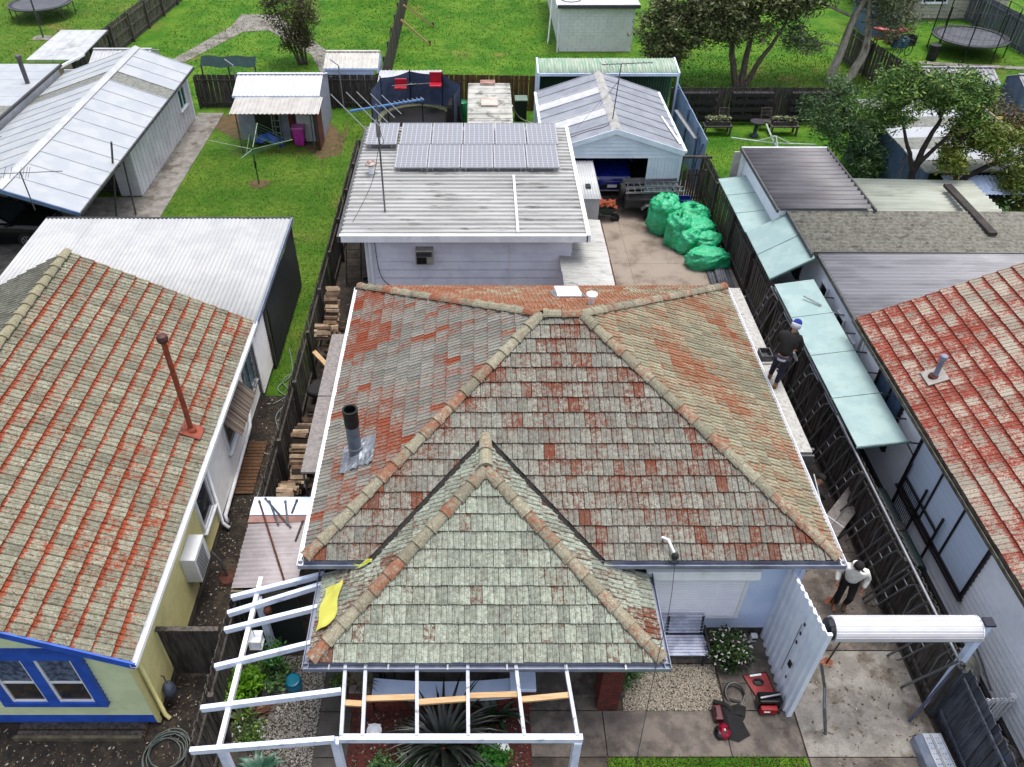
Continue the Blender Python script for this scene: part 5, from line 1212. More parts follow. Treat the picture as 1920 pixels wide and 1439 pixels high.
for i, (u, v, cl, nm) in enumerate(((852, 178, (30, 84, 190), 'blue'), (866, 192, (20, 136, 84), 'green'))):
    c = P(u, v, 1.0); r = root('barrel', 'round '+nm+' plastic barrel between the trampoline and the caravan', 'barrel', (c.x, c.y, 0)); m_ = M('barrel_'+nm, cl, None, 4, .4)
    B().lathe((c.x, c.y, 0), [(.25, .02), (.3, .1), (.31, .5), (.3, .9), (.26, 1.0)], 18).build('drum', m_, r, smooth=True)
    B().path(arc_pts(c, .27, 18, z=1.0), .025, 5, closed=True).build('rim', m_, r)
cvr = root('covered_equipment', 'black cover draped over equipment beside the trampoline', 'cover', (-1.0, 35.9, 0))
B().grid(lambda u, v: (-1.55+u*.95, 35.2+v*1.1, 1.75*min(1, 4*min(u, 1-u, v, 1-v)+.05)+.08*math.sin(u*9+v*5)), 14, 14).build('cloth', darkV, cvr)
# caravan
cv = root('caravan', 'old white caravan with grimy roof parked behind the annexe', 'caravan', (.55, 34.2, 0))
cw = M('caravan_roof', (214, 212, 204), (190, 190, 182), 2, .6, dirt_or_glint=(122, 120, 108), dscale=1.7, dlo=.5, dhi=.62, fine=.12)
pr = [(31.5, .5), (31.4, 1.3), (31.55, 1.95), (32.0, 2.28), (33.2, 2.4), (35.6, 2.4), (36.5, 2.3), (36.95, 1.9), (37.0, .5)]
B().extr([(-.42, y, z) for y, z in pr][::-1], (1.9, 0, 0)).build('body', cw, cv, bevel=.05)
hat = B().box(.15, .88, 33.4, 34.3, 2.41, 2.5).build('roof_hatch', M('hatch_plastic', (222, 214, 204), (200, 176, 160), 3, .5), cv, bevel=.02)
B().box(.12, .8, 36.05, 36.5, 2.36, 2.45).build('roof_vent', M('rusty_vent', (190, 150, 136), (160, 110, 96), 4, .7), cv, bevel=.02)
B().box(-.2, 1.2, 31.38, 31.42, 1.3, 1.85).build('window', M('brown_blind', (150, 128, 92), None, 3), cv)
for s_ in (-.42, 1.48): B().tube((s_-.08, 34.2, .32), (s_+.08, 34.2, .32), .32, 16).build('wheel', rubber, cv)
B().bar((.53, 31.5, .45), (.53, 30.2, .45), .1, .1).build('drawbar', galD, cv)
for y in np.arange(32.2, 36.2, .55): B().bar((-.4, y, 2.4), (1.46, y, 2.405), .04, .02).build('roof_seam', cw, cv)
hs_ = root('hose', 'pale cable sagging from the caravan to the garage corner', 'cable', P(960, 205, 1.5)); B().path(smooth_path([P(960, 200, 2.0), P(975, 222, 1.2), P(1000, 232, .9), P(1012, 230, 1.4)]), .025, 6).build('cable', M('beige_cable', (190, 180, 164), None, 3), hs_); B().lathe(P(960, 200, 2.0), [(.03, -.05), (.05, 0), (.03, .05)], 8).build('plug', white, hs_)
gb = root('wheelie_bin', 'dark bin with grey-green lid beside the caravan', 'bin', P(977, 200)); c = P(977, 186, 1.0)
B().box(c.x-.28, c.x+.28, c.y-.3, c.y+.3, .05, .98).build('body', M('dark_green_plastic', (30, 40, 36), None, 4), gb, bevel=.03); B().box(c.x-.31, c.x+.31, c.y-.34, c.y+.33, .985, 1.06).build('lid', M('grey_green_lid', (140, 164, 150), None, 4, .5), gb, bevel=.03)
for sx_ in (-.2, .2): B().tube((c.x+sx_-.03, c.y+.32, .1), (c.x+sx_+.03, c.y+.32, .1), .1, 10).build('wheel', rubber, gb)
# white brick building on the far lawn
wbk = root('outbuilding', 'white painted brick outbuilding with flat white roof on the far lawn', 'outbuilding', (7, 52, 0))
wbm = M('white_painted_brick', (232, 232, 234), (222, 222, 226), 2, .7, k=1, dirt_or_glint=(204, 204, 206), dlo=.56, dhi=.75, bump=.2)
B().box(4.75, 8.9, 47.85, 58, 0, 2.5).build('wall', M('white_mortar', (222, 222, 226), None, 3, k=1), wbk)
n = 0
for k in range(14):
    z = .02+k*.175; x = 4.76-(k % 2)*.24; 
    while x < 8.88:
        xa = max(x, 4.76); xb = min(x+.46, 8.88)
        if xb-xa > .06: B().box(xa, xb-.012, 47.836, 47.86, z, z+.163).build('brick', wbm, wbk)
        x += .48
B().box(4.5, 9.1, 47.6, 58.2, 2.5, 2.62).build('roof', M('white_flat_roof', (232, 232, 232), (216, 216, 216), 1, .6, dirt_or_glint=(170, 170, 170), dlo=.6, dhi=.75), wbk)
B().box(4.48, 9.12, 47.57, 47.6, 2.42, 2.6).build('fascia', M('dark_fascia', (90, 92, 98), None, 3), wbk); B().box(4.45, 4.5, 47.57, 58.2, 2.42, 2.6).build('fascia', white, wbk)
B().tube((4.62, 47.78, 0), (4.62, 47.78, 2.5), .05, 8).build('downpipe', white, wbk)
B().path(arc_pts((5.3, 48.6), .55, 20, z=2.65), .02, 5, closed=True).build('hose_loop', galD, wbk)
lad = ladder('ladder', 'white ladder leaning on the left wall of the white brick outbuilding', (4.2, 49.4, 0), (4.45, 50.8, 2.5), .4, (.2, 1, 0), 7, white)
sheet('garden_path', [(-17.4, 46.2), (-16.5, 46.1), (-14.4, 51.5), (-15.4, 52.6)], .014, conc); sheet('garden_path', [(-15.4, 52.6), (-14.4, 51.5), (-12.9, 51.8), (-12.6, 55), (-15.3, 55.1)], .016, conc); sheet('garden_path', [(-12.9, 51.8), (-9.5, 47.2), (-8.7, 47.9), (-12.6, 54.2)], .018, conc); sheet('garden_path', [(-9.5, 47.2), (-8.4, 43.8), (-7.6, 44), (-8.7, 47.9)], .016, conc)
# ------------------------------------------------------------------ right house: rear extensions and awnings
rx_ = root('house_extension', 'rear extension of the right house under dark, pale and lichen-grey corrugated roofs', 'building', (13, 22, 0))
dk = M('dark_ribbed_roof', (116, 114, 120), (96, 94, 100), 1.5, .5, .15, stretch=(.3, 1, 1), dirt_or_glint=(78, 72, 84), dlo=.55, dhi=.75, fine=.1)
pg = M('pale_green_ribbed', (202, 208, 194), (186, 192, 176), 1.6, .6, stretch=(.3, 1, 1), dirt_or_glint=(150, 156, 138), dlo=.55, dhi=.75, fine=.06)
lg = M('lichen_grey_ribbed', (150, 148, 136), (118, 116, 106), 9, .85, dirt_or_glint=(84, 82, 74), dscale=5, dlo=.52, dhi=.66, fine=.2, bump=.4)
ll = M('lilac_grey_ribbed', (172, 172, 178), (148, 148, 154), 1.6, .5, .1, stretch=(.3, 1, 1), dirt_or_glint=(112, 110, 124), dlo=.55, dhi=.75, fine=.06)
corr(rx_, (9.72, 23.3, 3.0), (3.1, 0, 0), (0, 4.6, 0), dk, pitch=.29, amp=.04, sheet=.87)
corr(rx_, (12.86, 23.35, 2.7), (4.6, 0, -.1), (0, 2.75, 0), pg, pitch=.25, amp=.03, sheet=.8)
corr(rx_, (10.05, 20.8, 2.92), (8.0, 0, -.05), (0, 2.52, .02), lg, pitch=.19, amp=.022, sheet=.84)
corr(rx_, (10.25, 17.35, 2.78), (8.0, 0, -.02), (0, 3.5, .1), ll, pitch=.19, amp=.024, sheet=.87)
B().bar((9.68, 23.2, 3.0), (9.68, 27.95, 3.0), .06, .12).build('barge_board', galD, rx_); B().bar((12.84, 23.2, 3.0), (12.84, 27.95, 3.0), .06, .1).build('barge_board', galD, rx_); B().bar((9.68, 27.95, 3.0), (12.85, 27.95, 3.0), .06, .1).build('barge_board', white, rx_)
B().bar((10.02, 20.7, 2.86), (10.02, 23.3, 2.9), .05, .12).build('barge_board', galD, rx_); B().bar((10.22, 17.3, 2.72), (10.22, 20.75, 2.82), .05, .12).build('barge_board', galD, rx_)
B().bar(P(1776, 348, 2.85), P(1862, 440, 2.98), .26, .1).build('roof_timber', M('dark_roof_plank', (74, 68, 64), (56, 50, 48), 3, .9, bump=.4), rx_)
wl_ = M('pale_blue_white_wall', (230, 236, 242), (220, 228, 238), 2, .6, k=1, dirt_or_glint=(204, 212, 222), dlo=.57, dhi=.8, fine=.03)
B().box(9.85, 12.7, 23.4, 27.8, 0, 2.9).build('wall', wl_, rx_); B().box(10.4, 18, 17.3, 23.4, 0, 2.72).build('wall', wl_, rx_); B().box(12.9, 17.3, 23.4, 26.0, 0, 2.5).build('wall', wl_, rx_)
B().box(9.72, 9.84, 27.7, 27.85, .1, 2.95).build('corner_trim', white, rx_); B().box(9.45, 9.72, 27.86, 27.92, 1.8, 2.9).build('end_panel', M('cream_panel', (214, 210, 202), None, 3), rx_)
for y, w_, ht in ((19.75, .55, .95), (18.3, .55, .85), (17.45, .4, .7)): window(rx_, (10.39, y+w_, 1.35), (0, -1, 0), w_, ht, (-1, 0, 0), white, glass, fw=.05, cols=1)
window(rx_, (10.39, 22.6, 1.3), (0, -1, 0), .7, .9, (-1, 0, 0), frK, glass, fw=.05)
teal = M('teal_awning_sheet', (172, 198, 196), (158, 186, 186), 1.5, .5, k=.66, dirt_or_glint=(140, 168, 158), dscale=1.6, dlo=.54, dhi=.75, fine=.06)
aw1 = root('awning', 'pale teal sheet awning at the rear of the right house beside the dark fence', 'awning', (9.4, 24, 0))
for k in range(3):
    y = 23.35+k*1.3; B().extr([(8.85, y, 2.12), (9.92, y, 2.25), (9.92, y+1.27, 2.25), (8.85, y+1.27, 2.12)], (0, 0, .03)).build('awning_sheet', teal, aw1)
    B().bar((8.84, y+1.28, 2.13), (9.95, y+1.28, 2.26), .03, .05).build('batten', M('teal_trim', (110, 140, 140), None, 3), aw1); B().bar((9.9, y+.6, 2.2), (9.84, y+.6, 1.9), .04, .04).build('bracket', galD, aw1)
for k in range(2):
    y = 20.55+k*1.4; B().extr([(8.88, y, 2.12), (10.1, y+.1, 2.8), (10.1, y+1.45, 2.8), (8.88, y+1.37, 2.12)], (0, 0, .03)).build('awning_sheet', teal, aw1)
    B().bar((8.88, y-.01, 2.12), (10.1, y+.08, 2.8), .04, .06).build('batten', MATS['teal_trim'], aw1)
aw2 = root('awning', 'long pale teal awning along the side wall of the right house', 'awning', (9.5, 17, 0))
for k in range(4):
    y = 13.3+k*1.72; B().extr([(8.9, y, 2.18), (10.02, y, 2.36), (10.02, y+1.69, 2.36), (8.9, y+1.69, 2.18)], (0, 0, .03)).build('awning_sheet', teal, aw2)
    B().bar((8.88, y-.015, 2.17), (10.1, y-.015, 2.37), .03, .05).build('batten', MATS['teal_trim'], aw2)
    for yy in (y+.05, y+.9): B().path([(10.02, yy, 2.3), (10.4, yy, 2.25)], .02, 6).build('bracket', galD, aw2); B().path([(10.05, yy, 2.3), (10.4, yy, 1.8)], .018, 6).build('strut', galD, aw2)
B().path([P(1507, 556, 2.4), P(1540, 573, 2.4)], .025, 6).build('rod', alum, aw2)
dpp = root('downpipe', 'white bent downpipe on the side wall of the right house near the red roof corner', 'downpipe', (10.3, 16.9, 0)); B().path([(10.2, 16.95, 2.9), (10.3, 16.9, 2.6), (10.34, 16.9, .2)], .045, 8).build('pipe', white, dpp); B().box(10.1, 10.3, 16.85, 17.05, 2.8, 2.95).build('rainhead', white, dpp)
# security screen and hoist bits by the big window
scr = root('window_screen', 'dark metal security screen below the large window of the right house', 'screen', (10.3, 12.3, 0))
for k in range(3): B().bar((10.3, 13.2-.85*k, .2), (10.3, 13.2-.85*k, 1.75), .05, .04, V((1, 0, 0))).build('post', frK, scr)
for z in (.25, .8, 1.3): B().bar((10.3, 13.2, z), (10.3, 11.5, z), .04, .05).build('rail', frK, scr)
for k in range(12): B().bar((10.31, 13.15-.07*k, .27), (10.31, 13.15-.07*k, 1.3), .012, .012, V((1, 0, 0))).build('bar', galD, scr)
# dark green water tank-like bench cover
gt_ = root('rainwater_tank', 'long dark green rounded tank between the fence and right house', 'tank', (9.85, 12.1, 0))
b = B(); pts = []
for k in range(13):
    a = PI*k/12; pts.append((9.72+.27*math.cos(a), 0, .75+.27*math.sin(a)))
B().extr([(x, 10.8, z) for x, _, z in pts]+[(9.45, 10.8, .05), (9.99, 10.8, .05)], (0, 2.3, 0)).build('body', M('dark_green_tank', (28, 48, 48), (22, 40, 42), 3, .5), gt_, bevel=.03); B().lathe((9.72, 11.9, 1.0), [(.15, 0), (.15, .05), (.12, .07)], 14).build('lid', black, gt_)
# clam shell and small white picket fence
shl = root('shell_pool', 'mossy shell-shaped plastic paddling pool behind white pickets', 'shell', (9.85, 8.5, 0))
def shellf(u, v):
    a = (-.5+u)*2.3; r_ = .1+v*.85; rib = .035*abs(math.sin(u*PI*8))*v; return (9.82+math.sin(a)*r_*.62, 9.15-math.cos(a)*r_, .5+.25*math.sin(PI*v*.8)+rib-.35*v*v)
B().grid(shellf, 48, 14).build('shell', M('mossy_plastic', (196, 190, 166), (150, 160, 146), 3, .7, dirt_or_glint=(96, 104, 84), dscale=2.5, dlo=.5, dhi=.68), shl, smooth=True)
B().path(smooth_path([(9.5, 9.25, .8), (10.1, 9.25, .8), (10.25, 9.0, .7), (10.3, 8.2, .4)]), .02, 6).build('hoop', galD, shl)
fence('picket_fence', 'small white picket fence behind the lower right paling fence', (9.5, 7.75), (10.35, 7.75), .95, white, pw=.05, gap=.03, lap=0, post=.9, top=.02)
bk_ = root('rock', 'pile of grey rocks and blue scraps below the white pickets at lower right', 'rocks', (10.1, 6.9, 0))
for k in range(7): B().ell((9.75+U(0, .7), 6.6+U(0, .7), U(.02, .15)), U(.08, .2), U(.08, .18), U(.07, .14), 9, 6, .15).build('stone', M('grey_stone', (150, 144, 136), (112, 106, 100), 5, .9), bk_)
B().ell((10.05, 7.0, .2), .1, .08, .05, 9, 5, .2).build('blue_scrap', M('blue_scrap', (70, 130, 200), None, 3), bk_)

# ------------------------------------------------------------------ scaffold frames leaning along the fence
def scaf(label, y, y2=None):
    r = root('scaffolding', label, 'scaffolding', (8.85, y, 0), group='scaffold frames leaning on the dark fence'); d = -.55
    lean = lambda yy, z: V((8.72+.2*z/2.0, yy+d*z/2.0, z))
    B().tube(lean(y, .05), lean(y, 2.0), .026, 6).build('stile', gal, r); B().tube(lean(y-.72, .05), lean(y-.72, 2.0), .026, 6).build('stile', gal, r)
    B().tube(lean(y-.02, 1.98), lean(y-.7, 1.98), .024, 6).build('top_tube', gal, r)
    B().path(smooth_path([lean(y-.18, .3), lean(y-.2, .45), lean(y-.2, 1.2), lean(y-.24, 1.75), lean(y-.4, 1.95)], 3), .018, 5).build('inner_tube', gal, r)
    for z in (.45, .85, 1.25, 1.6): B().tube(lean(y, z), lean(y-.2, z), .015, 5).build('rung', gal, r)
    B().path([lean(y-.72, 1.0), lean(y-.5, 1.5), lean(y-.45, 1.97)], .015, 5).build('brace', gal, r)
    return r
ord_ = ['farthest', 'second farthest', 'third farthest', 'fourth farthest', 'fifth farthest', 'middle', 'fifth nearest', 'fourth nearest', 'third nearest', 'second nearest', 'nearest']
for k, y in enumerate((20.9, 19.6, 18.5, 17.2, 16.0, 14.8, 13.6, 12.3, 11.35, 10.5, 9.2)): scaf('galvanised scaffold frame leaning on the dark fence, '+ord_[k]+' in the row', y)
for i, (y0, y1, o_) in enumerate(((20.2, 14.0, 0), (14.6, 7.85, .05))):
    r = root('scaffold_tube', ['far', 'near'][i]+' long scaffold tube resting along the top of the dark fence', 'tube', (8.95, (y0+y1)/2, 2.0)); B().tube((8.97-o_, y0, 2.02), (8.95-o_, y1, 2.02), .03, 8).build('tube', alum, r)
    for yy in (y0, y1): B().tube((8.96-o_, yy-.04, 2.02), (8.96-o_, yy+.04, 2.02), .038, 8).build('end_cap', galD, r)
# plank walkways
spk = M('speckled_plank', (206, 204, 198), (180, 178, 172), 14, .8, dirt_or_glint=(110, 106, 100), dscale=9, dlo=.58, dhi=.66, fine=.2)
pR = root('scaffold_plank', 'long pale scaffold plank walkway along the right gutter of central house', 'plank', (7.35, 15.5, 2.4))
for k, (a, c) in enumerate(((12.45, 15.5), (15.52, 18.9))): B().box(7.08, 7.4, a, c, 2.84+.02*k, 2.89+.02*k).build('plank', spk, pR)
for y in (12.6, 15.4, 18.6): B().box(7.07, 7.5, y-.03, y+.03, 2.78, 2.835).build('support', galD, pR); B().tube((7.45, y, 0), (7.45, y, 2.8), .025, 6).build('leg', galD, pR)
B().box(7.08, 7.42, 12.35, 12.4, 2.4, 2.86).build('end_frame', galD, pR)
pL = root('scaffold_plank', 'grey speckled scaffold plank along the left gutter of central house', 'plank', (-3.6, 14.3, 2.8))
spg = M('grey_speckled_plank', (160, 152, 148), (138, 132, 128), 12, .85, dirt_or_glint=(92, 86, 82), dscale=11, dlo=.58, dhi=.66, fine=.25)
for k, (a, c) in enumerate(((11.85, 14.3), (14.32, 16.75))): B().box(-3.8, -3.47, a, c, 2.84+.012*k, 2.89+.012*k).build('plank', spg, pL)
for y in (11.95, 14.3, 16.6):
    for x in (-3.78, -3.5): B().tube((x, y, 0), (x, y, 2.83), .025, 6).build('leg', galD, pL)
    B().bar((-3.8, y, 2.8), (-3.48, y, 2.8), .05, .05).build('support', galD, pL)
for i, (a, c) in enumerate(((P(1548, 985, .45), P(1618, 895, .9)), (P(1558, 1006, .35), P(1630, 912, .8)))):
    r = root('scaffold_plank', ['left', 'right'][i]+' speckled plank of the pair leaning by the dark fence near crouching person', 'plank', a); B().bar(a, c, .24, .05).build('plank', spg, r)
    for e in (a, c): B().bar(e+(c-a).normalized()*(.03 if e == a else -.03), e+(c-a).normalized()*(.05 if e == a else -.05), .245, .055).build('end_band', galD, r)
rl = root('rope', 'thin white rod and rope hanging from the right gutter corner of central house', 'rod', P(1530, 905, 2.4)); B().tube(P(1526, 890, 2.6), P(1549, 985, 1.6), .014, 5).build('rod', white, rl); B().tube(P(1536, 957, 2.0), P(1582, 990, 1.2), .014, 5).build('cross_rod', white, rl)
# ------------------------------------------------------------------ roller door and white ribbed fence
rd_ = root('roller_door', 'white rolled-up roller door drum across the driveway on a blue-white post', 'roller door', (7.7, 8.1, 0))
rdm = M('roller_white', (238, 238, 242), (228, 228, 236), 2, .45, fine=.02)
n = 15; pr = []
for k in range(n):
    a = 2*PI*k/n
    for q_, rr in ((0, .235), (.62, .235), (.68, .224), (.94, .224)): aa = a+q_*2*PI/n; pr.append((8.1+rr*math.cos(aa), 2.78+rr*math.sin(aa)))
B().extr([(6.38, y, z) for y, z in pr], (2.6, 0, 0)).build('drum', rdm, rd_)
B().tube((6.3, 8.1, 2.78), (6.375, 8.1, 2.78), .2, 16).build('end_spring', black, rd_); B().tube((8.985, 8.1, 2.78), (9.0, 8.1, 2.78), .24, 20).build('end_plate', white, rd_)
B().box(9.03, 9.15, 8.0, 8.12, 0, 3.02).build('post', whiteB, rd_); B().box(9.0, 9.18, 7.97, 8.15, 3.022, 3.07).build('post_cap', M('navy_cap', (30, 32, 56), None, 4), rd_)
B().bar((8.6, 7.75, .05), (9.1, 8.05, 1.75), .05, .05).build('guide_rail', M('slate_blue_steel', (96, 104, 136), None, 4, .5, .3), rd_)
B().box(6.28, 6.38, 8.02, 8.12, 2.6, 2.98).build('bracket', MATS['navy_cap'], rd_)
wfz = root('metal_fence', 'tall white ribbed metal fence with a gate beside the roller shutter window', 'fence', (6.25, 8.8, 0))
wfm = M('white_ribbed_fence', (224, 230, 244), (212, 220, 238), 2, .5, k=1, dirt_or_glint=(190, 198, 214), dlo=.57, dhi=.8, fine=.03)
y = 7.9; k = 0
while y < 9.72:
    zt_ = 2.95-.45*(y-7.9)/1.85; b = B()
    b.extr([(6.19, y, .04), (6.19, y+.05, .04), (6.145, y+.075, .04), (6.145, y+.15, .04), (6.19, y+.175, .04), (6.19, y+.2, .04), (6.205, y+.2, .04), (6.205, y, .04)], (0, 0, zt_-.06)).build('fence_sheet', wfm, wfz); y += .203; k += 1
B().box(6.18, 6.27, 7.84, 7.9, 0, 2.97).build('post', wfm, wfz)
B().box(6.135, 6.145, 8.55, 8.56, .6, 2.2).build('gate_edge', M('gate_gap', (110, 120, 146), None, 3), wfz)
for z in (2.3, 2.0, 1.7): B().box(6.125, 6.145, 8.45, 8.5, z, z+.06).build('hinge', black, wfz)
B().box(6.115, 6.145, 8.32, 8.42, 1.05, 1.2).build('latch', black, wfz); B().box(6.13, 6.145, 8.3, 8.34, .7, .76).build('keyhole', black, wfz)
stk_ = root('steel_post', 'bent galvanised post standing on the driveway by the white fence end', 'post', P(1548, 1375)); B().path([(6.45, 8.0, 1.75), (6.62, 7.85, 1.2), (6.62, 7.6, .9)], .03, 6).build('arm', gal, stk_); B().tube((6.62, 7.6, .9), (6.85, 7.5, .04), .035, 8).build('leg', gal, stk_)
for i, (c, nm) in enumerate(((P(1556, 1133), 'beside the person in the white hoodie'), (P(1548, 1247), 'below the roller door drum'))):
    r = root('shovel', 'orange-bladed shovel with dark handle standing '+nm, 'shovel', c); B().tube(c+V((0, 0, .05)), c+V((.14, .1, .75)), .02, 6).build('handle', woodD, r)
    B().extr([c+V((-.14, -.06, .02)), c+V((.12, -.06, .02)), c+V((.15, .05, .06)), c+V((.02, .1, .12)), c+V((-.12, .05, .06))], (0, 0, .012)).build('blade', M('orange_steel', (176, 96, 58), None, 4, .6), r); B().bar(c+V((.1, .08, .76)), c+V((.2, .12, .76)), .03, .03).build('grip', black, r)
# chequer-plate toolbox
tb = root('toolbox', 'silver aluminium stair tread box at the foot of the lower right fence', 'metal box', (8.7, 6.9, 0))
B().extr([(8.45, 7.35, .02), (8.95, 7.35, .02), (8.95, 7.35, .34), (8.9, 7.35, .38), (8.55, 7.35, .38), (8.45, 7.35, .25)], (.02, -1.4, 0)).build('body', M('blue_silver', (176, 186, 204), (156, 168, 190), 5, .4, .4), tb, bevel=.01)
for x in (8.56, 8.7, 8.73, 8.9): B().bar((x, 7.34, .392), (x+.02, 5.96, .392), .018, .018).build('rib', alum, tb)
for k in range(12):
    for x in (8.62, 8.66, 8.79, 8.84): B().lathe((x+.002*k, 7.25-k*.1, .38), [(.012, 0), (.012, .004), (.006, .006)], 6).build('stud', galD, tb)
B().box(8.46, 8.94, 7.35, 7.37, .05, .3).build('end_plate', wood, tb)
# ------------------------------------------------------------------ upper right gardens
for i, x in enumerate((11.2, 14.3)):
    r = root('planter_bench', ['left', 'right'][i]+' timber planter bench with cabbages against the dark rear fence', 'planter', (x, 36.2, 0))
    B().box(x-.65, x+.65, 35.95, 36.5, .42, .48).build('top', wood, r)
    for sx_ in (-.58, .58):
        for y in (36.0, 36.45): B().box(x+sx_-.04, x+sx_+.04, y-.04, y+.04, 0, .42).build('leg', wood, r)
    B().box(x-.55, x+.55, 36.05, 36.45, .48, .66).build('trough', woodD, r)
for i, (x0, x1) in enumerate(((9.5, 11.3), (12.0, 13.9), (14.8, 16.6))):
    r = root('hanging_planters', ['left', 'middle', 'right'][i]+' bank of dark hanging planter rows on the rear fence', 'planters', ((x0+x1)/2, 37.4, 0))
    for k in range(4):
        B().box(x0, x1, 37.25, 37.5, .3+k*.36, .46+k*.36).build('trough', M('dark_planter', (58, 54, 54), (40, 38, 38), 8, .9), r)
        b = B()
        for q_ in range(60): c = V((U(x0, x1), U(37.28, 37.48), .47+k*.36)); b.tube(c, c+V((U(-.04, .04), U(-.04, .04), U(.03, .08))), .018, 4, .004)
        b.build('soil_clods', M('grey_mulch', (120, 114, 108), (70, 66, 62), 20, .95), r, kind='stuff')
bt = root('bird_bath', 'dark blue-green bird bath on the rear right lawn', 'bird bath', (12.95, 36.0, 0)); bbm = M('blue_green_stone', (44, 74, 84), None, 4, .6)
B().lathe((12.95, 36.0, 0), [(.22, 0), (.2, .06), (.09, .12), (.08, .55), (.12, .62)], 16).build('pedestal', bbm, bt, smooth=True); B().lathe((12.95, 36.0, .6), [(.1, 0), (.32, .08), (.34, .12), (.28, .12), (.05, .06)], 18).build('bowl', M('dark_bowl', (46, 40, 54), None, 4), bt, smooth=True)
for i, x in enumerate((11.6, 13.6)):
    r = root('garden_chair', ['left', 'right'][i]+' grey slatted folding chair below the rear fence planters', 'chair', (x, 36.7, 0))
    B().box(x-.25, x+.25, 36.55, 36.95, .42, .45).build('seat', wood, r)
    for z in (.6, .75, .9): B().box(x-.25, x+.25, 36.95, 36.98, z, z+.08).build('back_slat', wood, r)
    for sx_ in (-.23, .23): B().bar((x+sx_, 36.55, 0), (x+sx_, 36.97, .95), .03, .03).build('leg', wood, r); B().bar((x+sx_, 36.95, 0), (x+sx_, 36.6, .43), .03, .03).build('leg', wood, r)
wlx = root('clothes_line', 'white folding clothes hoist on the rear right lawn', 'clothes hoist', (11.95, 31.0, 0)); wg = M('pale_green_white', (206, 222, 206), None, 3, .4)
ct = V((12.0, 30.9, 1.9)); B().tube((12.0, 30.9, 0), ct+ZU*.3, .035, 8).build('pole', wg, wlx)
for t_ in (P(1371, 259, 1.95), P(1530, 272, 1.95), P(1437, 234, 1.95), P(1470, 292, 1.95)): B().tube(ct, t_, .035, 6).build('arm', wg, wlx); B().tube(ct+ZU*.3, ct+(t_-ct)*.4, .022, 6).build('strut', wg, wlx)
# fence, kayak, junk
fence('paling_fence', 'long grey paling fence running diagonally by the red kayak at upper right', (21.6, 38.4), (20.6, 46.5), 1.8, wood, pw=.15, gap=.01, side=1, post=2.4)
fence('paling_fence', 'tall grey fence at the upper right corner behind the trampoline', (31.0, 55), (31.5, 45), 1.8, M('blue_grey_fence', (120, 124, 136), (92, 96, 108), 2.2, .9, stretch=(6, 6, .8), vary=.2), pw=.15, gap=.01, side=-1, post=2.4)
ky = root('kayak', 'red kayak resting on the junk pile beside the diagonal fence', 'kayak', (23.6, 48.4, .9)); rdk = M('red_kayak', (190, 24, 56), (168, 18, 46), 3, .4)
b = B(); n = 12
for j in range(n+1):
    t = j/n; r_ = .36*math.sin(PI*min(max(t, .04), .96))**.6
    for k in range(10): a = 2*PI*k/10; b.v.append((22.9+t*2.0, 48.6-t*.4+r_*math.cos(a), 1.0+r_*.5*math.sin(a)+.12*(2*t-1)**2))
for j in range(n):
    for k in range(10): b.f.append((j*10+k, j*10+(k+1) % 10, (j+1)*10+(k+1) % 10, (j+1)*10+k))
b.build('hull', rdk, ky, smooth=True); B().lathe((23.9, 48.4, 1.15), [(.16, 0), (.2, .05), (.16, .06)], 14).build('cockpit', black, ky)
jk = root('trestle', 'wooden trestle and crates supporting the red kayak', 'trestle', (23.6, 48, 0))
for x in (23.2, 24.4): B().bar((x, 48.1, 0), (x, 48.4, .82), .06, .06).build('leg', woodB, jk); B().bar((x, 48.8, 0), (x, 48.4, .82), .06, .06).build('leg', woodB, jk)
B().box(23.1, 24.5, 48.2, 48.6, .55, .62).build('shelf', woodB, jk)
def bike(label, loc, rot):
    r = root('bicycle', label, 'bicycle', loc, rot, local=True)
    for x in (-.5, .5): w1 = B().path([(x+.32*math.cos(a), 0, .33+.32*math.sin(a)) for a in np.linspace(0, 2*PI, 17)[:-1]], .025, 5, closed=True).build('wheel', rubber, r); B().tube((x, -.03, .33), (x, .03, .33), .04, 8).build('hub', galD, w1)
    for a, c in (((-.5, 0, .33), (-.05, 0, .3)), ((-.05, 0, .3), (-.2, 0, .85)), ((-.05, 0, .3), (.36, 0, .8)), ((-.2, 0, .8), (.36, 0, .82)), ((.5, 0, .33), (.34, 0, .9)), ((-.5, 0, .33), (-.2, 0, .8))): B().tube(a, c, .02, 6).build('frame_tube', M('bike_black', (30, 30, 34), None, 4, .4), r)
    B().box(-.32, -.1, -.06, .06, .85, .9).build('saddle', black, r); B().tube((.34, -.28, .95), (.34, .28, .95), .016, 6).build('handlebar', galD, r)
bike('black bicycle leaning below the red kayak', (24.2, 46.9, 0), .5)
for i, (u, v, cl, nm) in enumerate(((1685, 88, (60, 130, 170), 'blue plastic tub'), (1672, 82, (150, 110, 80), 'brown cardboard box'), (1699, 84, (40, 40, 44), 'black plastic crate'))):
    c = P(u, v); r = root('crate', nm+' in the junk by the diagonal fence', 'box', c); m_ = M('junk'+str(i), cl, None, 4)
    for (x0, x1, y0, y1) in ((-.4, .4, -.3, -.27), (-.4, .4, .27, .3), (-.4, -.37, -.27, .27), (.37, .4, -.27, .27)): B().box(c.x+x0, c.x+x1, c.y+y0, c.y+y1, .03, .5).build('side', m_, r)
    B().box(c.x-.4, c.x+.4, c.y-.3, c.y+.3, 0, .03).build('base', m_, r)
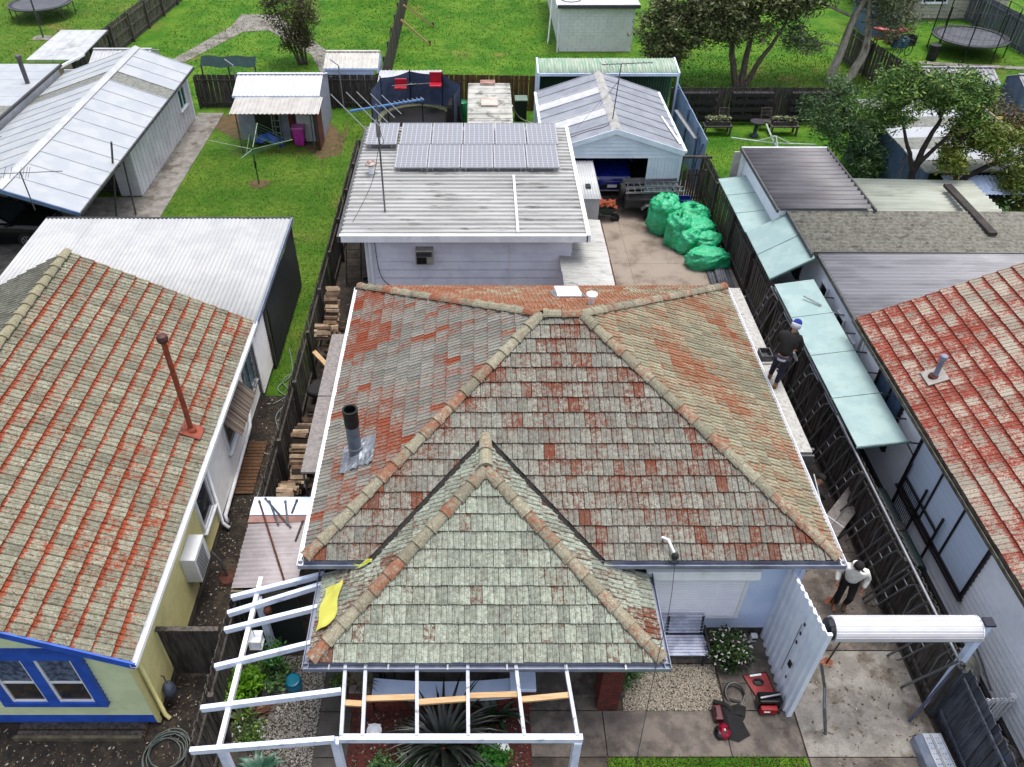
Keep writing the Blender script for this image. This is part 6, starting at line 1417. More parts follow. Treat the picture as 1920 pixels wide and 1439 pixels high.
def tramp2(label, c, rt, h, net=True):
    c = V(c); r = root('trampoline', label, 'trampoline', c)
    B().path(arc_pts(c, rt, 32, z=h), .05, 6, closed=True).build('frame_ring', galD, r); B().lathe(c, [(rt*.9, h), (.01, h-.05)], 32, cap=False).build('mat', M('grey_mat', (92, 94, 102), (76, 78, 86), 2, .5), r)
    B().lathe(c, [(rt*1.03, h+.03), (rt*.88, h+.04)], 32, cap=False).build('pad', M('dark_pad', (40, 46, 52), None, 3), r)
    for k in range(8):
        a = 2*PI*k/8+.3; q_ = c+V((rt*math.cos(a), rt*math.sin(a), 0)); B().tube(q_, q_+ZU*(h+(1.75 if net else 0)), .035, 6).build('pole' if net else 'leg', black if net else galD, r)
    if net:
        B().path(arc_pts(c, rt*1.0, 32, z=h+1.7), .015, 5, closed=True).build('net_rim', black, r)
        nt = M('net_dark', (40, 60, 60), None, 3)
        for k in range(40): a = 2*PI*k/40; q_ = c+V((rt*math.cos(a), rt*math.sin(a), h)); B().tube(q_, q_+ZU*1.7, .006, 3, cap=False).build('net_cord', nt, r)
        for z in (.4, .85, 1.3): B().path(arc_pts(c, rt, 32, z=h+z), .006, 3, closed=True).build('net_cord', nt, r)
tramp2('large netted trampoline with grey mat on the upper right lawn', (28.2, 47.7, 0), 2.0, .9)
tramp2('round black trampoline without net at the upper left corner', (-27.9, 54.6, 0), 1.9, .85, False)
ph = root('clothes_hoist', 'dark clothes hoist pole on a concrete pad at upper left', 'pole', (-26.2, 50.3, 0)); B().tube((-26.2, 50.3, 0), (-26.2, 50.3, 2.6), .05, 8).build('pole', galD, ph); B().box(-26.8, -25.6, 49.9, 50.7, .005, .03).build('pad', conc, ph)
bh = root('house', 'cream weatherboard house at the top right edge behind the trampoline', 'house', (30, 56, 0)); ch_ = M('cream_boards', (222, 216, 196), (208, 202, 184), 2, .6)
B().box(25.5, 33.5, 54.0, 62, 0, 2.9).build('wall', MATS['wall_core'], bh); boards(bh, (25.5, 54.0), (33.5, 54.0), .1, 2.9, (0, -1, 0), ch_, ex=.22); window(bh, (28, 53.98, 1.0), (1, 0, 0), 1.6, 1.2, (0, -1, 0), white, glass, fw=.08, cols=2)
B().extr([(25, 53.6, 2.9), (34, 53.6, 2.9), (34, 58, 4.6), (25, 58, 4.6)], (0, 0, .08)).build('roof', gw, bh)
bs = root('garden_shed', 'blue-grey metal lean-to left of the far trampoline', 'shed', (24.4, 52, 0)); B().box(23.6, 25.3, 50.5, 53.5, 0, 2.2).build('wall', M('steel_blue_wall', (104, 124, 160), None, 3), bs); B().extr([(23.5, 50.4, 2.2), (25.4, 50.4, 2.2), (25.4, 53.6, 2.5), (23.5, 53.6, 2.5)], (0, 0, .05)).build('roof', gw, bs)
bn = root('fire_drum', 'black steel drum standing on the upper right path', 'drum', P(1745, 114)); c = P(1745, 113); B().lathe((c.x, c.y, 0), [(.27, 0), (.28, .03), (.28, .4), (.29, .42), (.28, .44), (.28, .8), (.26, .82)], 18).build('drum', black, bn); B().path(arc_pts(c, .275, 18, z=.82), .02, 5, closed=True).build('rim', galD, bn)
for k in range(9): c = P(1735+k*22, 120+k*1.2); sheet('stepping_slab', rect(c.x-.32, c.x+.32, c.y-.25, c.y+.22), .04+.003*(k % 2), conc)
for i, (x, y, l) in enumerate(((23.3, 39.6, 'left'), (27.6, 38.6, 'right'))):
    tin_shed('grey tin shed with sagging roof at the right edge, '+l+' of the pair', x-1.7, x+1.9, y-.9, y+1.1, 1.5, 1.9, M('grey_tin', (176, 176, 182), (148, 148, 154), 3, .55, .1), M('blue_grey_tin', (120, 136, 170), None, 3))
# shed under the trees
us = root('outbuilding', 'long grey-white roofed outbuilding under the green trees at right', 'outbuilding', (18.5, 30, 0))
for k in range(7): B().extr([(16.2, 26.9+k, 2.5), (20.9, 26.9+k, 2.62), (20.9, 27.88+k, 2.62), (16.2, 27.88+k, 2.5)], (0, 0, .05)).build('roof_sheet', wm if k % 2 else skyl, us)
bwm = M('blue_side_wall', (104, 124, 158), (84, 104, 138), 2, .6)
B().box(16.35, 16.4, 27, 33.7, 0, 2.48).build('wall', bwm, us); B().box(16.4, 20.8, 33.6, 33.7, 0, 2.5).build('wall', gw, us); B().box(20.75, 20.8, 27, 33.6, 0, 2.55).build('wall', gw, us)
B().box(16.6, 17.6, 27.0, 27.05, 0, 1.9).build('door', M('plywood', (196, 148, 98), (176, 130, 84), 4, .7), us); B().box(17.62, 20.7, 27.3, 27.35, 0, 2.4).build('opening_shade', black, us)  # black panel stands in for the shade inside the open front
corr(us, (16.8, 25.9, 2.2), (0, 1.1, .2), (3.6, 0, 0), whiteB, pitch=.16, amp=.02, sheet=.9)
B().bar((20.95, 26.9, 2.66), (20.95, 33.9, 2.66), .06, .12).build('barge_board', M('rusty_pink_edge', (190, 160, 150), None, 3), us)
ladder('ladder', 'steel ladder leaning against the blue wall under the trees', (15.7, 27.6, 0), (16.3, 28.8, 2.6), .4, (.3, 1, 0), 8, galD)
# ------------------------------------------------------------------ front porch brickwork, pergola
def brick_pier(r, x0, x1, y0, y1, z0, z1, sides='fbr', ex=.083):
    B().box(x0+.012, x1-.012, y0+.012, y1-.012, z0, z1).build('mortar_core', mortar, r)
    n = int((z1-z0)/ex)
    for k in range(n):
        z = z0+k*ex+.004; o = (k % 2)*.115
        def run(a, b_):
            t = a-o; out = []
            while t < b_-.02:
                p_, q_ = max(t, a), min(t+.225, b_)
                if q_-p_ > .03: out.append((p_, q_))
                t += .235
            return out
        if 'f' in sides:
            for a, c in run(x0, x1): B().box(a, c, y0-.004+U(0, .004), y0+.06, z, z+.073).build('brick', brickM, r)
        if 'r' in sides:
            for a, c in run(y0+.065, y1): B().box(x1-.06, x1+.003, a, c, z, z+.073).build('brick', brickM, r)
        if 'l' in sides:
            for a, c in run(y0+.065, y1): B().box(x0-.003, x0+.06, a, c, z, z+.073).build('brick', brickM, r)
pw1 = root('brick_pier', 'tall red brick pier holding up the right end of the porch roof', 'pier', (2.6, 8.2, 0)); brick_pier(pw1, 2.4, 2.82, 8.0, 8.45, 0, 2.4, 'flr')
B().box(2.57, 2.63, 7.985, 7.992, 2.2, 2.27).build('house_number', white, pw1)
pw2 = root('brick_pier', 'low red brick pier with a square white cap beside the path', 'pier', (.9, 8.2, 0)); brick_pier(pw2, .7, 1.08, 7.98, 8.4, 0, .86, 'fr')
B().box(.64, 1.14, 7.92, 8.46, .862, .97).build('cap', whiteB, pw2, bevel=.01)
pw3 = root('brick_pier', 'red brick pier with a planter on top at the left end of the porch wall', 'pier', (-2.3, 8.2, 0)); brick_pier(pw3, -2.52, -2.08, 7.95, 8.4, 0, .8, 'fl')
wal = root('porch_wall', 'low red brick porch wall with sagging white coping', 'wall', (-.7, 8.1, 0)); brick_pier(wal, -2.06, .68, 8.0, 8.22, 0, .55, 'f')
b = B(); n = 16; cp = []
for k in range(n+1):
    t = k/n; x = -2.06+t*2.74; z = .62+.14*(2*t-1)**2; cp.append((x, z))
for (x0, z0), (x1, z1) in zip(cp[:-1], cp[1:]):
    b.extr([(x0, 7.9, z0-.09), (x1, 7.9, z1-.09), (x1, 7.9, z1), (x0, 7.9, z0)], (0, .38, 0))
b.build('coping', whiteB, wal)
chr_ = root('garden_chair', 'round-backed cane and steel chair behind the white coping', 'chair', (-1.5, 8.75, .16))
B().path([(-1.5+.23*math.cos(a), 8.55, .75+.27*math.sin(a)) for a in np.linspace(0, 2*PI, 20)[:-1]], .022, 6, closed=True).build('back_hoop', galD, chr_)
for k in range(7): z = .55+k*.065; hw = math.sqrt(max(.002, .05-(z-.75)**2)); B().bar((-1.5-hw, 8.55, z), (-1.5+hw, 8.55, z), .02, .045).build('back_slat', wood, chr_)
B().lathe((-1.5, 8.8, .52), [(.25, 0), (.25, .04), (.2, .05)], 18).build('seat', wood, chr_)
for sx_ in (-.2, .2):
    for y in (8.62, 8.98): B().tube((-1.5+sx_, y, .16), (-1.5+sx_, y, .52), .016, 6).build('leg', galD, chr_)
whp = M('chipped_white_timber', (228, 230, 240), (206, 210, 224), 5, .6, dirt_or_glint=(120, 112, 100), dscale=6, dlo=.56, dhi=.66, fine=.08)
blp = M('blue_white_beam', (214, 222, 240), (200, 210, 232), 4, .55, k=1, dirt_or_glint=(150, 156, 170), dscale=4, dlo=.56, dhi=.7)
fr = root('porch_frame', 'white timber frame of a stripped awning in front of the porch', 'frame', (-.3, 6.9, 0))
zt_ = 2.38
for (u0, u1) in ((648, 640), (686, 680), (782, 782), (877, 878), (967, 983), (1060, 1083)):
    a = P(u0, 1248, 2.42); c = P(u1, 1381, zt_); B().bar(a, c, .06, .09).build('rafter', whp, fr)
a = P(640, 1386, 2.32); c = P(1087, 1379, 2.32); fy = a.y
B().bar((a.x-.02, fy, 2.33), (c.x+.04, fy, 2.33), .1, .13).build('front_beam', blp, fr)
nog = [(646, 684, 1319, 1321), (686, 781, 1311, 1308), (783, 877, 1318, 1311), (879, 974, 1306, 1303), (977, 1071, 1313, 1304)]
for (u0, u1, v0, v1) in nog: B().bar(P(u0, v0, 2.38), P(u1, v1, 2.38), .1, .045).build('noggin', pine, fr)
for x in (-2.38, 1.68): B().box(x-.065, x+.065, fy-.065, fy+.065, 0, 2.26).build('post', blp, fr)
pg_ = root('pergola', 'pale blue-white pergola of rafters between the left fence and porch gutter', 'pergola', (-3.9, 8, 0))
for (a, b_, c, d) in ((435, 1122, 608, 1078), (428, 1152, 606, 1097), (422, 1183, 597, 1140), (404, 1252, 583, 1208), (378, 1330, 640, 1297), (358, 1409, 628, 1388)):
    p_, q_ = P(a, b_, 2.12), P(c, d, 2.4); B().bar(p_, q_, .08, .13).build('rafter', blp, pg_)
B().bar(P(490, 1085, 2.12), P(410, 1406, 2.12), .08, .1).build('beam', white, pg_)
for u, v in ((483, 1120), (413, 1400)): c = P(u, v, 2.1); B().box(c.x-.065, c.x+.065, c.y-.065, c.y+.065, 0, 2.04).build('post', blp, pg_)
B().bar(P(483, 1130, 1.9), P(498, 1165, 1.2), .09, .09).build('brace', blp, pg_)
# hanging lantern and pot
lan = root('lantern', 'small white lantern hanging from the pergola beam', 'lantern', P(480, 1205, 1.6)); c = P(482, 1208, 1.55)
for dx in (-.1, .1):
    for dy in (-.1, .1): B().box(c.x+dx-.015, c.x+dx+.015, c.y+dy-.015, c.y+dy+.015, c.z, c.z+.22).build('corner_post', white, lan)
B().box(c.x-.13, c.x+.13, c.y-.13, c.y+.13, c.z+.22, c.z+.26).build('lid', white, lan); B().box(c.x-.12, c.x+.12, c.y-.12, c.y+.12, c.z-.03, c.z).build('base', white, lan); B().tube(c+ZU*.26, (c.x, c.y, 2.1), .006, 5).build('cord', galD, lan)
hgp = root('hanging_ornament', 'small round brown ornament hanging under the pergola', 'ornament', P(502, 1146, 1.7)); c = P(502, 1146, 1.7); B().ell(c, .09, .09, .1, 12, 8).build('ball', iron, hgp, smooth=True); B().tube(c+ZU*.1, c+ZU*.4, .006, 5).build('cord', galD, hgp)
# lean-to roof left
ltl = root('lean_to', 'pale corrugated lean-to roof with pink strip left of the central house', 'lean-to', (-4.25, 10.5, 0))
corr(ltl, (-4.88, 9.42, 2.12), (1.3, 0, .06), (0, 1.62, 0), M('pinkish_corrugated', (206, 196, 196), (190, 180, 180), 2, .6, dirt_or_glint=(166, 154, 150), dlo=.56, dhi=.75, fine=.05), pitch=.115, amp=.016, sheet=.81)
B().box(-4.9, -3.58, 11.06, 11.24, 2.14, 2.17).build('pink_strip', M('pink_strip', (168, 124, 116), (150, 108, 102), 4, .7), ltl)
for k in range(3): B().box(-4.9, -3.58, 11.26+k*.17, 11.425+k*.17, 2.15-.003*k, 2.18).build('flat_sheet', whiteB, ltl)
for x in (-4.8, -3.7):
    for y in (9.5, 11.65): B().box(x-.04, x+.04, y-.04, y+.04, 0, 2.1).build('post', woodD, ltl)
B().box(-4.88, -3.6, 9.36, 9.4, 1.9, 2.1).build('front_beam', M('mossy_timber', (130, 122, 96), None, 4, .9), ltl)
B().grid(lambda u, v: (-4.8+u*1.15, 9.45+.02*math.sin(u*12), .1+v*1.8), 10, 3).build('dark_curtain', M('dark_green_screen', (24, 38, 36), None, 3, .9), ltl)
for i, (a, c, m_, nm) in enumerate((((486, 940), (533, 1090), iron, 'long rusty rod'), ((497, 935), (545, 990), galD, 'grey steel rod pointing right'), ((505, 940), (522, 985), galD, 'short grey steel rod'), ((535, 940), (540, 985), galD, 'upright grey steel rod'), ((557, 938), (547, 963), black, 'short dark rod'), ((568, 978), (554, 1015), black, 'stubby black tube'))):
    z = 2.2; a = P(a[0], a[1], z); c = P(c[0], c[1], z); r = root('steel_rod', nm+' lying on the pale lean-to roof', 'rod', a); B().tube(a, c, .022, 6).build('rod', m_, r); B().tube(a, a+(c-a).normalized()*.05, .028, 6).build('end_collar', m_, r)
lat = root('lattice_panel', 'grey timber lattice panel leaning by the firewood', 'lattice', (-4.7, 12.4, 0))
for k in range(7): B().bar((-4.75+k*.09, 12.6, .1), (-4.55+k*.09, 11.95, 1.35), .03, .012).build('lath', wood, lat)
for k in range(6): B().bar((-4.8, 12.55-k*.1, .3+k*.19), (-4.1, 12.5-k*.1, .3+k*.19), .03, .012).build('cross_lath', wood, lat)
# firewood
fwm = [M('split_wood_pale', (204, 178, 150), (176, 150, 122), 7, .9, vary=.2), M('split_wood_brown', (146, 116, 92), (116, 92, 70), 7, .9, vary=.2), M('old_dark_wood', (62, 52, 46), (46, 38, 34), 7, .95, vary=.25)]
def logs(y0, y1, z1, label, group, dark=0.0, n=60):
    rg = random.Random(int(y0*10)); proto = []
    for m_ in fwm:
        for q_ in range(2):
            b = B().extr([(-.2, -.05, 0), (-.2, .06, .005), (-.2, .01, .085)] if q_ else [(-.2, -.06, 0), (-.2, .05, 0), (-.2, .06, .05), (-.2, -.03, .07)], (.4, 0, 0)); proto.append(b)
    k = 0; y = y0; objs = {}
    while y < y1:
        z = .02; h_ = z1*(.8+.25*math.sin(y*3.1))
        while z < h_:
            top = z > h_-.26
            if top or rg.random() < .12:
                mi = (2 if rg.random() < dark else (0 if rg.random() < .65 else 1)); pi = mi*2+rg.randint(0, 1)
                loc = (-4.5+rg.uniform(-.05, .05), y+rg.uniform(-.03, .03), z); rt = (rg.uniform(-.3, .3), rg.uniform(-.05, .05), rg.uniform(-.12, .12))
                if pi not in objs: o = proto[pi].build('log', fwm[mi], None, org=(0, 0, 0)); objs[pi] = o; o.location = loc; o.rotation_euler = rt
                else: o = inst(objs[pi], loc, None, rt, 'log')
                tagit(o, label, 'firewood', group); k += 1
            z += .088
        y += .125
    return k
nl = logs(12.55, 15.9, 1.35, 'split log in the long firewood stack beside the left plank', 'long firewood stack', .25)
nl += logs(18.6, 20.9, 1.55, 'split log in the far firewood stack below the annexe', 'far firewood stack', .05)
nl += logs(16.0, 16.6, .6, 'dark old log in the low heap near the tyres', 'dark log heap', .95)
for k in range(5):
    r = root('tyre', 'old black tyre in the left passage, '+['topmost', 'second', 'third', 'fourth', 'lowest'][k]+' of the heap', 'tyre', (-4.4, 17.3, 0), group='tyres in the passage')
    c = V((-4.5+.3*(k % 2), 17.0+.2*k, .65-.12*k)); ax = V((.3*(k % 2), U(-.3, .3), 1)).normalized()
    B().lathe(c, [(.17, 0), (.28, 0), (.31, .04), (.31, .12), (.28, .16), (.17, .16)], 18, ax=ax).build('tread', rubber, r); B().lathe(c, [(.17, .0), (.19, .01), (.19, .15), (.17, .16)], 18, ax=ax, cap=False).build('bead', black, r)
for i, (a, c) in enumerate(((P(588, 660, 1.2), P(618, 692, .9)), (P(596, 652, 1.0), P(606, 668, .8)))):
    r = root('timber_offcut', ['long pale', 'short grey'][i]+' timber offcut lying over the tyres', 'timber', a); B().bar(a, c, .14, .07).build('beam', [pine, wood][i], r); B().bar(a-(c-a).normalized()*.01, a+(c-a).normalized()*.012, .142, .072).build('end_grain', woodB, r)
ladder('ladder', 'dark timber ladder standing in the gap beside the annexe wall', (-4.3, 23.4, 0), (-4.2, 24.0, 1.9), .5, (1, 0, 0), 7, woodD)
for k in range(3):
    r = root('fence_post', ['left', 'middle', 'right'][k]+' grey post lying on the ground by the far firewood', 'post', (-3.9, 21, 0)); x = -3.95+k*.1; B().bar((x, 19.9, .06), (x+.05, 21.6, .06), .07, .07).build('timber', wood, r); B().bar((x, 19.88, .06), (x, 19.9, .06), .072, .072).build('end_grain', woodB, r)
wbn = root('plant_pot', 'black plant pot in the gap beside the annexe wall', 'pot', (-3.75, 23.2, 0)); B().lathe((-3.75, 23.2, 0), [(.16, 0), (.2, .35), (.22, .36), (.22, .4), (.18, .4), (.17, .2)], 16).build('pot', black, wbn); B().lathe((-3.75, 23.2, .33), [(.17, 0), (.01, .01)], 12, cap=False).build('soil', soil, wbn)
# left passage bits
pf = root('timber_platform', 'brown slatted timber duckboard in the left house side passage', 'duckboard', (-6, 14.7, 0))
for k in range(16): B().box(-6.25, -5.75, 13.75+k*.12, 13.85+k*.12, .04, .07).build('slat', woodB, pf)
for x in (-6.2, -5.8): B().box(x-.03, x+.03, 13.75, 15.7, .005, .04).build('bearer', woodD, pf)
gt2 = root('gate', 'dark timber gate across the side passage of the left house', 'gate', (-5.65, 8.75, 0))
for k in range(9): B().box(-6.26+k*.135, -6.13+k*.135, 8.74, 8.76, .12, 1.72).build('board', woodD, gt2)
for z in (.4, 1.45): B().box(-6.26, -5.05, 8.76, 8.8, z, z+.08).build('ledge', woodD, gt2)
B().box(-6.27, -5.05, 8.7, 8.8, 1.722, 1.76).build('cap', wood, gt2); B().bar((-6.2, 8.79, .45), (-5.1, 8.79, 1.42), .03, .08).build('brace', woodD, gt2)
hc_ = root('hose_coil', 'loose coil of grey-green hose on the soil below left house corner', 'hose', (-6.1, 7.1, 0)); hm = M('hose_green_grey', (110, 124, 120), (86, 100, 98), 5, .6)
for k in range(6): B().path(arc_pts((-6.0+U(-.1, .1), 7.1+U(-.08, .08)), U(.28, .45), 26, z=.05+k*.02, jit=.01), .011, 5, closed=True).build('loop', hm, hc_)
hs2 = root('garden_hose', 'thin pale green hose trailing along the side passage of left house', 'hose', (-5.6, 17, 0)); B().path(smooth_path([(-5.9, 19.8, .05), (-5.6, 18.6, .06), (-5.9, 17.9, .05), (-5.5, 17.4, .05), (-5.7, 16.6, .08), (-5.35, 15.6, .05), (-5.5, 14.6, .04), (-5.7, 13.2, .04)], 8), .014, 5).build('hose', M('pale_hose', (150, 168, 160), None, 4), hs2); B().path(smooth_path([(-5.4, 18.8, .05), (-5.8, 18.2, .1), (-5.5, 17.7, .05), (-5.9, 17.2, .05)], 6), .012, 5).build('hose_loop', MATS['pale_hose'], hs2); B().tube((-5.7, 13.2, .04), (-5.72, 13.1, .04), .02, 6).build('nozzle', black, hs2)
ret = root('tool_bag', 'blue-grey cloth tool bag hanging at the corner of left house', 'bag', (-6.1, 8.1, 0)); B().ell((-6.12, 8.15, .55), .13, .12, .25, 12, 8, .1).build('bag', M('blue_grey_cloth', (96, 106, 126), (70, 78, 96), 5, .9), ret, smooth=True); B().path([(-6.12, 8.15, .78), (-6.15, 8.2, .95), (-6.2, 8.2, .98)], .015, 5).build('strap', galD, ret)
ut = root('stand', 'rusty round pedestal stand in the left house side passage', 'stand', P(397, 1060)); c = V((-5.78, 11.2, 0)); B().lathe(c, [(.22, .02), (.2, .06), (.05, .1)], 16).build('base', iron, ut); B().path([c+ZU*.1, c+V((-.1, .1, .5)), c+V((-.3, .2, .75))], .03, 6).build('arm', galD, ut)
for k, (y0, y1) in enumerate(((7.58, 7.72), (7.36, 7.42), (7.44, 7.56))):
    r = root('garden_edging', ['rear', 'front pale', 'middle'][k]+' timber sleeper lying in the soil before the left house', 'sleeper', (-7.8, y0, 0)); B().box(-9.05, -6.55, y0, y1, .01, [.08, .14, .05][k]).build('timber', [woodD, M('mossy_sleeper', (116, 108, 88), (86, 80, 66), 5, .9), woodD][k], r); B().box(-6.55, -6.53, y0+.005, y1-.005, .015, .045).build('end_grain', woodB, r)

# ------------------------------------------------------------------ right front clutter
bn_ = root('bench', 'weathered slatted garden bench below the roller shutter', 'bench', (4.0, 9.2, 0)); bm_ = M('bench_blue_grey', (184, 188, 208), (150, 154, 176), 4, .7, k=1, bump=.3)
for k in range(7): B().box(3.3, 4.8, 8.96+k*.072, 9.02+k*.072, .42-.004*k, .445-.004*k).build('seat_slat', bm_, bn_)
for k in range(6): t = k/5; B().box(3.3, 4.78, 9.48+.1*t, 9.5+.1*t, .48+.42*t-.03, .48+.42*t+.035).build('back_slat', bm_, bn_)
for x in (3.32, 4.02, 4.74): B().bar((x, 8.98, 0), (x, 9.0, .41), .05, .05).build('leg', M('dark_bench_iron', (40, 42, 50), None, 4), bn_); B().bar((x, 9.4, 0), (x, 9.6, .92), .05, .05).build('leg', MATS['dark_bench_iron'], bn_); B().bar((x, 8.98, .41), (x, 9.45, .39), .04, .04).build('seat_rail', MATS['dark_bench_iron'], bn_)
B().path(smooth_path([(4.79, 8.97, .44), (4.79, 8.98, .62), (4.79, 9.3, .64), (4.79, 9.52, .68)]), .022, 6).build('armrest', MATS['dark_bench_iron'], bn_)
rbd = M('red_nylon', (176, 14, 30), (150, 10, 24), 4, .5)
kb = root('tool_bag', 'flat red nylon bag with a handle hole and white tag on pavers', 'bag', (5.8, 8.5, .06))
o4 = [V((5.52, 8.72, .07)), V((6.02, 8.78, .1)), V((6.08, 8.33, .09)), V((5.68, 8.24, .07))]; hl = [V((5.8+.1*math.cos(a), 8.56+.07*math.sin(a), .085)) for a in np.linspace(2.4, 2.4-2*PI, 17)[:-1]]
b = B(); m4 = []
for k in range(16):
    f = k/4; i = int(f); t = f-i; m4.append(o4[i]*(1-t)+o4[(i+1) % 4]*t)
for k in range(16): b.poly([hl[k], m4[k], m4[(k+1) % 16], hl[(k+1) % 16]]); b.poly([m4[k], m4[k]-ZU*.05, m4[(k+1) % 16]-ZU*.05, m4[(k+1) % 16]])
b.build('panel', rbd, kb); B().path(hl, .02, 6, closed=True).build('handle_rim', black, kb); B().obox((5.78, 8.71, .105), (.12, .015, .004), (-.003, .022, 0), (0, 0, .003)).build('tag', white, kb); B().path(o4, .016, 5, closed=True).build('binding', black, kb)
gnr = root('generator', 'black and red portable machine beside the white ribbed fence', 'generator', (5.85, 8.0, .05))
B().box(5.62, 6.1, 7.98, 8.22, .1, .36).build('body', M('gloss_black', (20, 20, 22), None, 4, .15), gnr, bevel=.04); B().box(5.64, 5.98, 7.86, 7.97, .08, .28).build('front_panel', rbd, gnr, bevel=.03); B().bar((5.64, 8.05, .4), (6.06, 8.12, .42), .03, .03).build('handle', alum, gnr)
B().box(5.7, 5.82, 7.85, 7.859, .19, .22).build('badge', white, gnr)
for x in (5.66, 6.04): B().tube((x-.02, 7.95, .06), (x+.02, 7.95, .06), .06, 12).build('wheel', rubber, gnr)
stw = root('hoop', 'black hoop resting on pavers by the dropped jacket', 'hoop', (5.25, 8.3, .06)); B().path([(5.25+.19*math.cos(a), 8.3+.2*math.sin(a), .1+.08*math.sin(a)) for a in np.linspace(0, 2*PI, 22)[:-1]], .028, 6, closed=True).build('rim', black, stw); B().bar((5.12, 8.18, .09), (5.34, 8.14, .06), .05, .03).build('spoke', black, stw)
jkt = root('jacket', 'black cloth jacket dropped on the concrete path', 'jacket', (5.05, 7.75, .05)); rgk = random.Random(9)
ol = [P(u, v, .1) for u, v in ((1337, 1316), (1347, 1318), (1362, 1326), (1385, 1318), (1400, 1325), (1398, 1345), (1394, 1352), (1408, 1378), (1386, 1391), (1362, 1384), (1352, 1350), (1340, 1328))]
cc_ = sum(ol, V())/len(ol); b = B()
for k in range(len(ol)):
    a, c = ol[k], ol[(k+1) % len(ol)]; m1 = cc_+(a-cc_)*.55+ZU*rgk.uniform(.02, .1); m2 = cc_+(c-cc_)*.55+ZU*rgk.uniform(.02, .1)
    b.v += [];
    b.poly([cc_+ZU*.1, m1, m2]); b.poly([m1, V((a.x, a.y, .06)), V((c.x, c.y, .06)), m2])
b.build('cloth', M('black_cloth', (22, 22, 24), (30, 30, 32), 5, .95), jkt); B().path(smooth_path([ol[0], ol[2]+ZU*.04, cc_+ZU*.06]), .05, 7).build('sleeve', MATS['black_cloth'], jkt, smooth=True)
for i, (u, v, nm, m_) in enumerate(((1357, 1372, 'glossy red and black helmet beside the jacket', rbd), (1345, 1340, 'dark red drill case beside the jacket', M('dark_red_plastic', (90, 16, 32), None, 5, .3)))):
    c = P(u, v, .12); r = root('helmet' if i == 0 else 'power_tool', nm, 'helmet' if i == 0 else 'tool', (c.x, c.y, .05))
    if i == 0: B().ell(c, .13, .16, .13, 16, 10).build('shell', M('gloss_red', (170, 14, 52), (60, 8, 20), 9, .12), r, smooth=True); B().ell(c+V((-.09, -.02, -.02)), .1, .14, .09, 14, 8).build('visor', MATS['gloss_black'], r, smooth=True)
    else: B().box(c.x-.09, c.x+.09, c.y-.16, c.y+.16, .06, .22).build('case', m_, r, bevel=.03); B().path([c+V((-.05, -.1, .1)), c+V((-.06, 0, .16)), c+V((-.05, .1, .1))], .015, 6).build('handle', black, r)
dl = root('dispenser', 'small pale blue plastic dispenser by the white ribbed fence foot', 'dispenser', (5.95, 9.55, .05)); B().box(5.88, 6.02, 9.5, 9.62, .05, .25).build('body', white, dl, bevel=.02); B().box(5.9, 6.0, 9.48, 9.5, .16, .2).build('slot', black, dl)
wt = root('watering_trough', 'white oval plastic trough in the red mulch bed', 'trough', (-2.0, 7.45, .03)); B().lathe((-2.02, 7.5, .04), [(.1, 0), (.14, .12), (.15, .13), (.12, .12), (.09, .03)], 16).build('tub', white, wt); B().bar((-2.15, 7.62, .17), (-1.9, 7.62, .17), .02, .02).build('handle', white, wt)
bk2 = root('bucket', 'round white bucket lid lying in the red mulch bed', 'bucket', (.5, 7.2, .03)); B().lathe((.5, 7.2, .03), [(.11, 0), (.12, .08), (.125, .09), (.1, .09), (.09, .04)], 18).build('pail', white, bk2); B().path([(.38, 7.2, .1), (.5, 7.1, .05), (.62, 7.2, .1)], .006, 5).build('handle', galD, bk2)
rake = root('rake', 'thin pale rake handle lying at the right edge of mulch bed', 'rake', (.9, 7.6, .05)); B().tube((.82, 7.78, .06), (1.02, 7.35, .05), .014, 6).build('handle', white, rake); B().bar((.95, 7.33, .05), (1.1, 7.4, .05), .03, .03).build('head', iron, rake)
wr = root('service_cable', 'thin black overhead cable running from the central gutter to the street', 'cable', (3.76, 9.4, 3.1)); B().path(smooth_path([(3.76, 9.42, 3.15), (3.4, 8.2, 3.35), (2.9, 6.9, 3.6), (2.2, 5.0, 4.1), (1.5, 3, 4.9)]), .006, 5).build('cable', black, wr)
ib = root('cable_bracket', 'white bent cable bracket with black insulator on the central gutter', 'bracket', (3.7, 9.6, 3.1)); B().path([(3.55, 9.75, 3.3), (3.62, 9.62, 3.4), (3.76, 9.45, 3.15)], .03, 6).build('arm', white, ib); B().ell((3.76, 9.43, 3.14), .07, .07, .09, 10, 6).build('insulator', black, ib, smooth=True); B().path(arc_pts((3.74, 9.42), .1, 14, z=3.05), .01, 4, closed=True).build('cable_loop', black, ib)
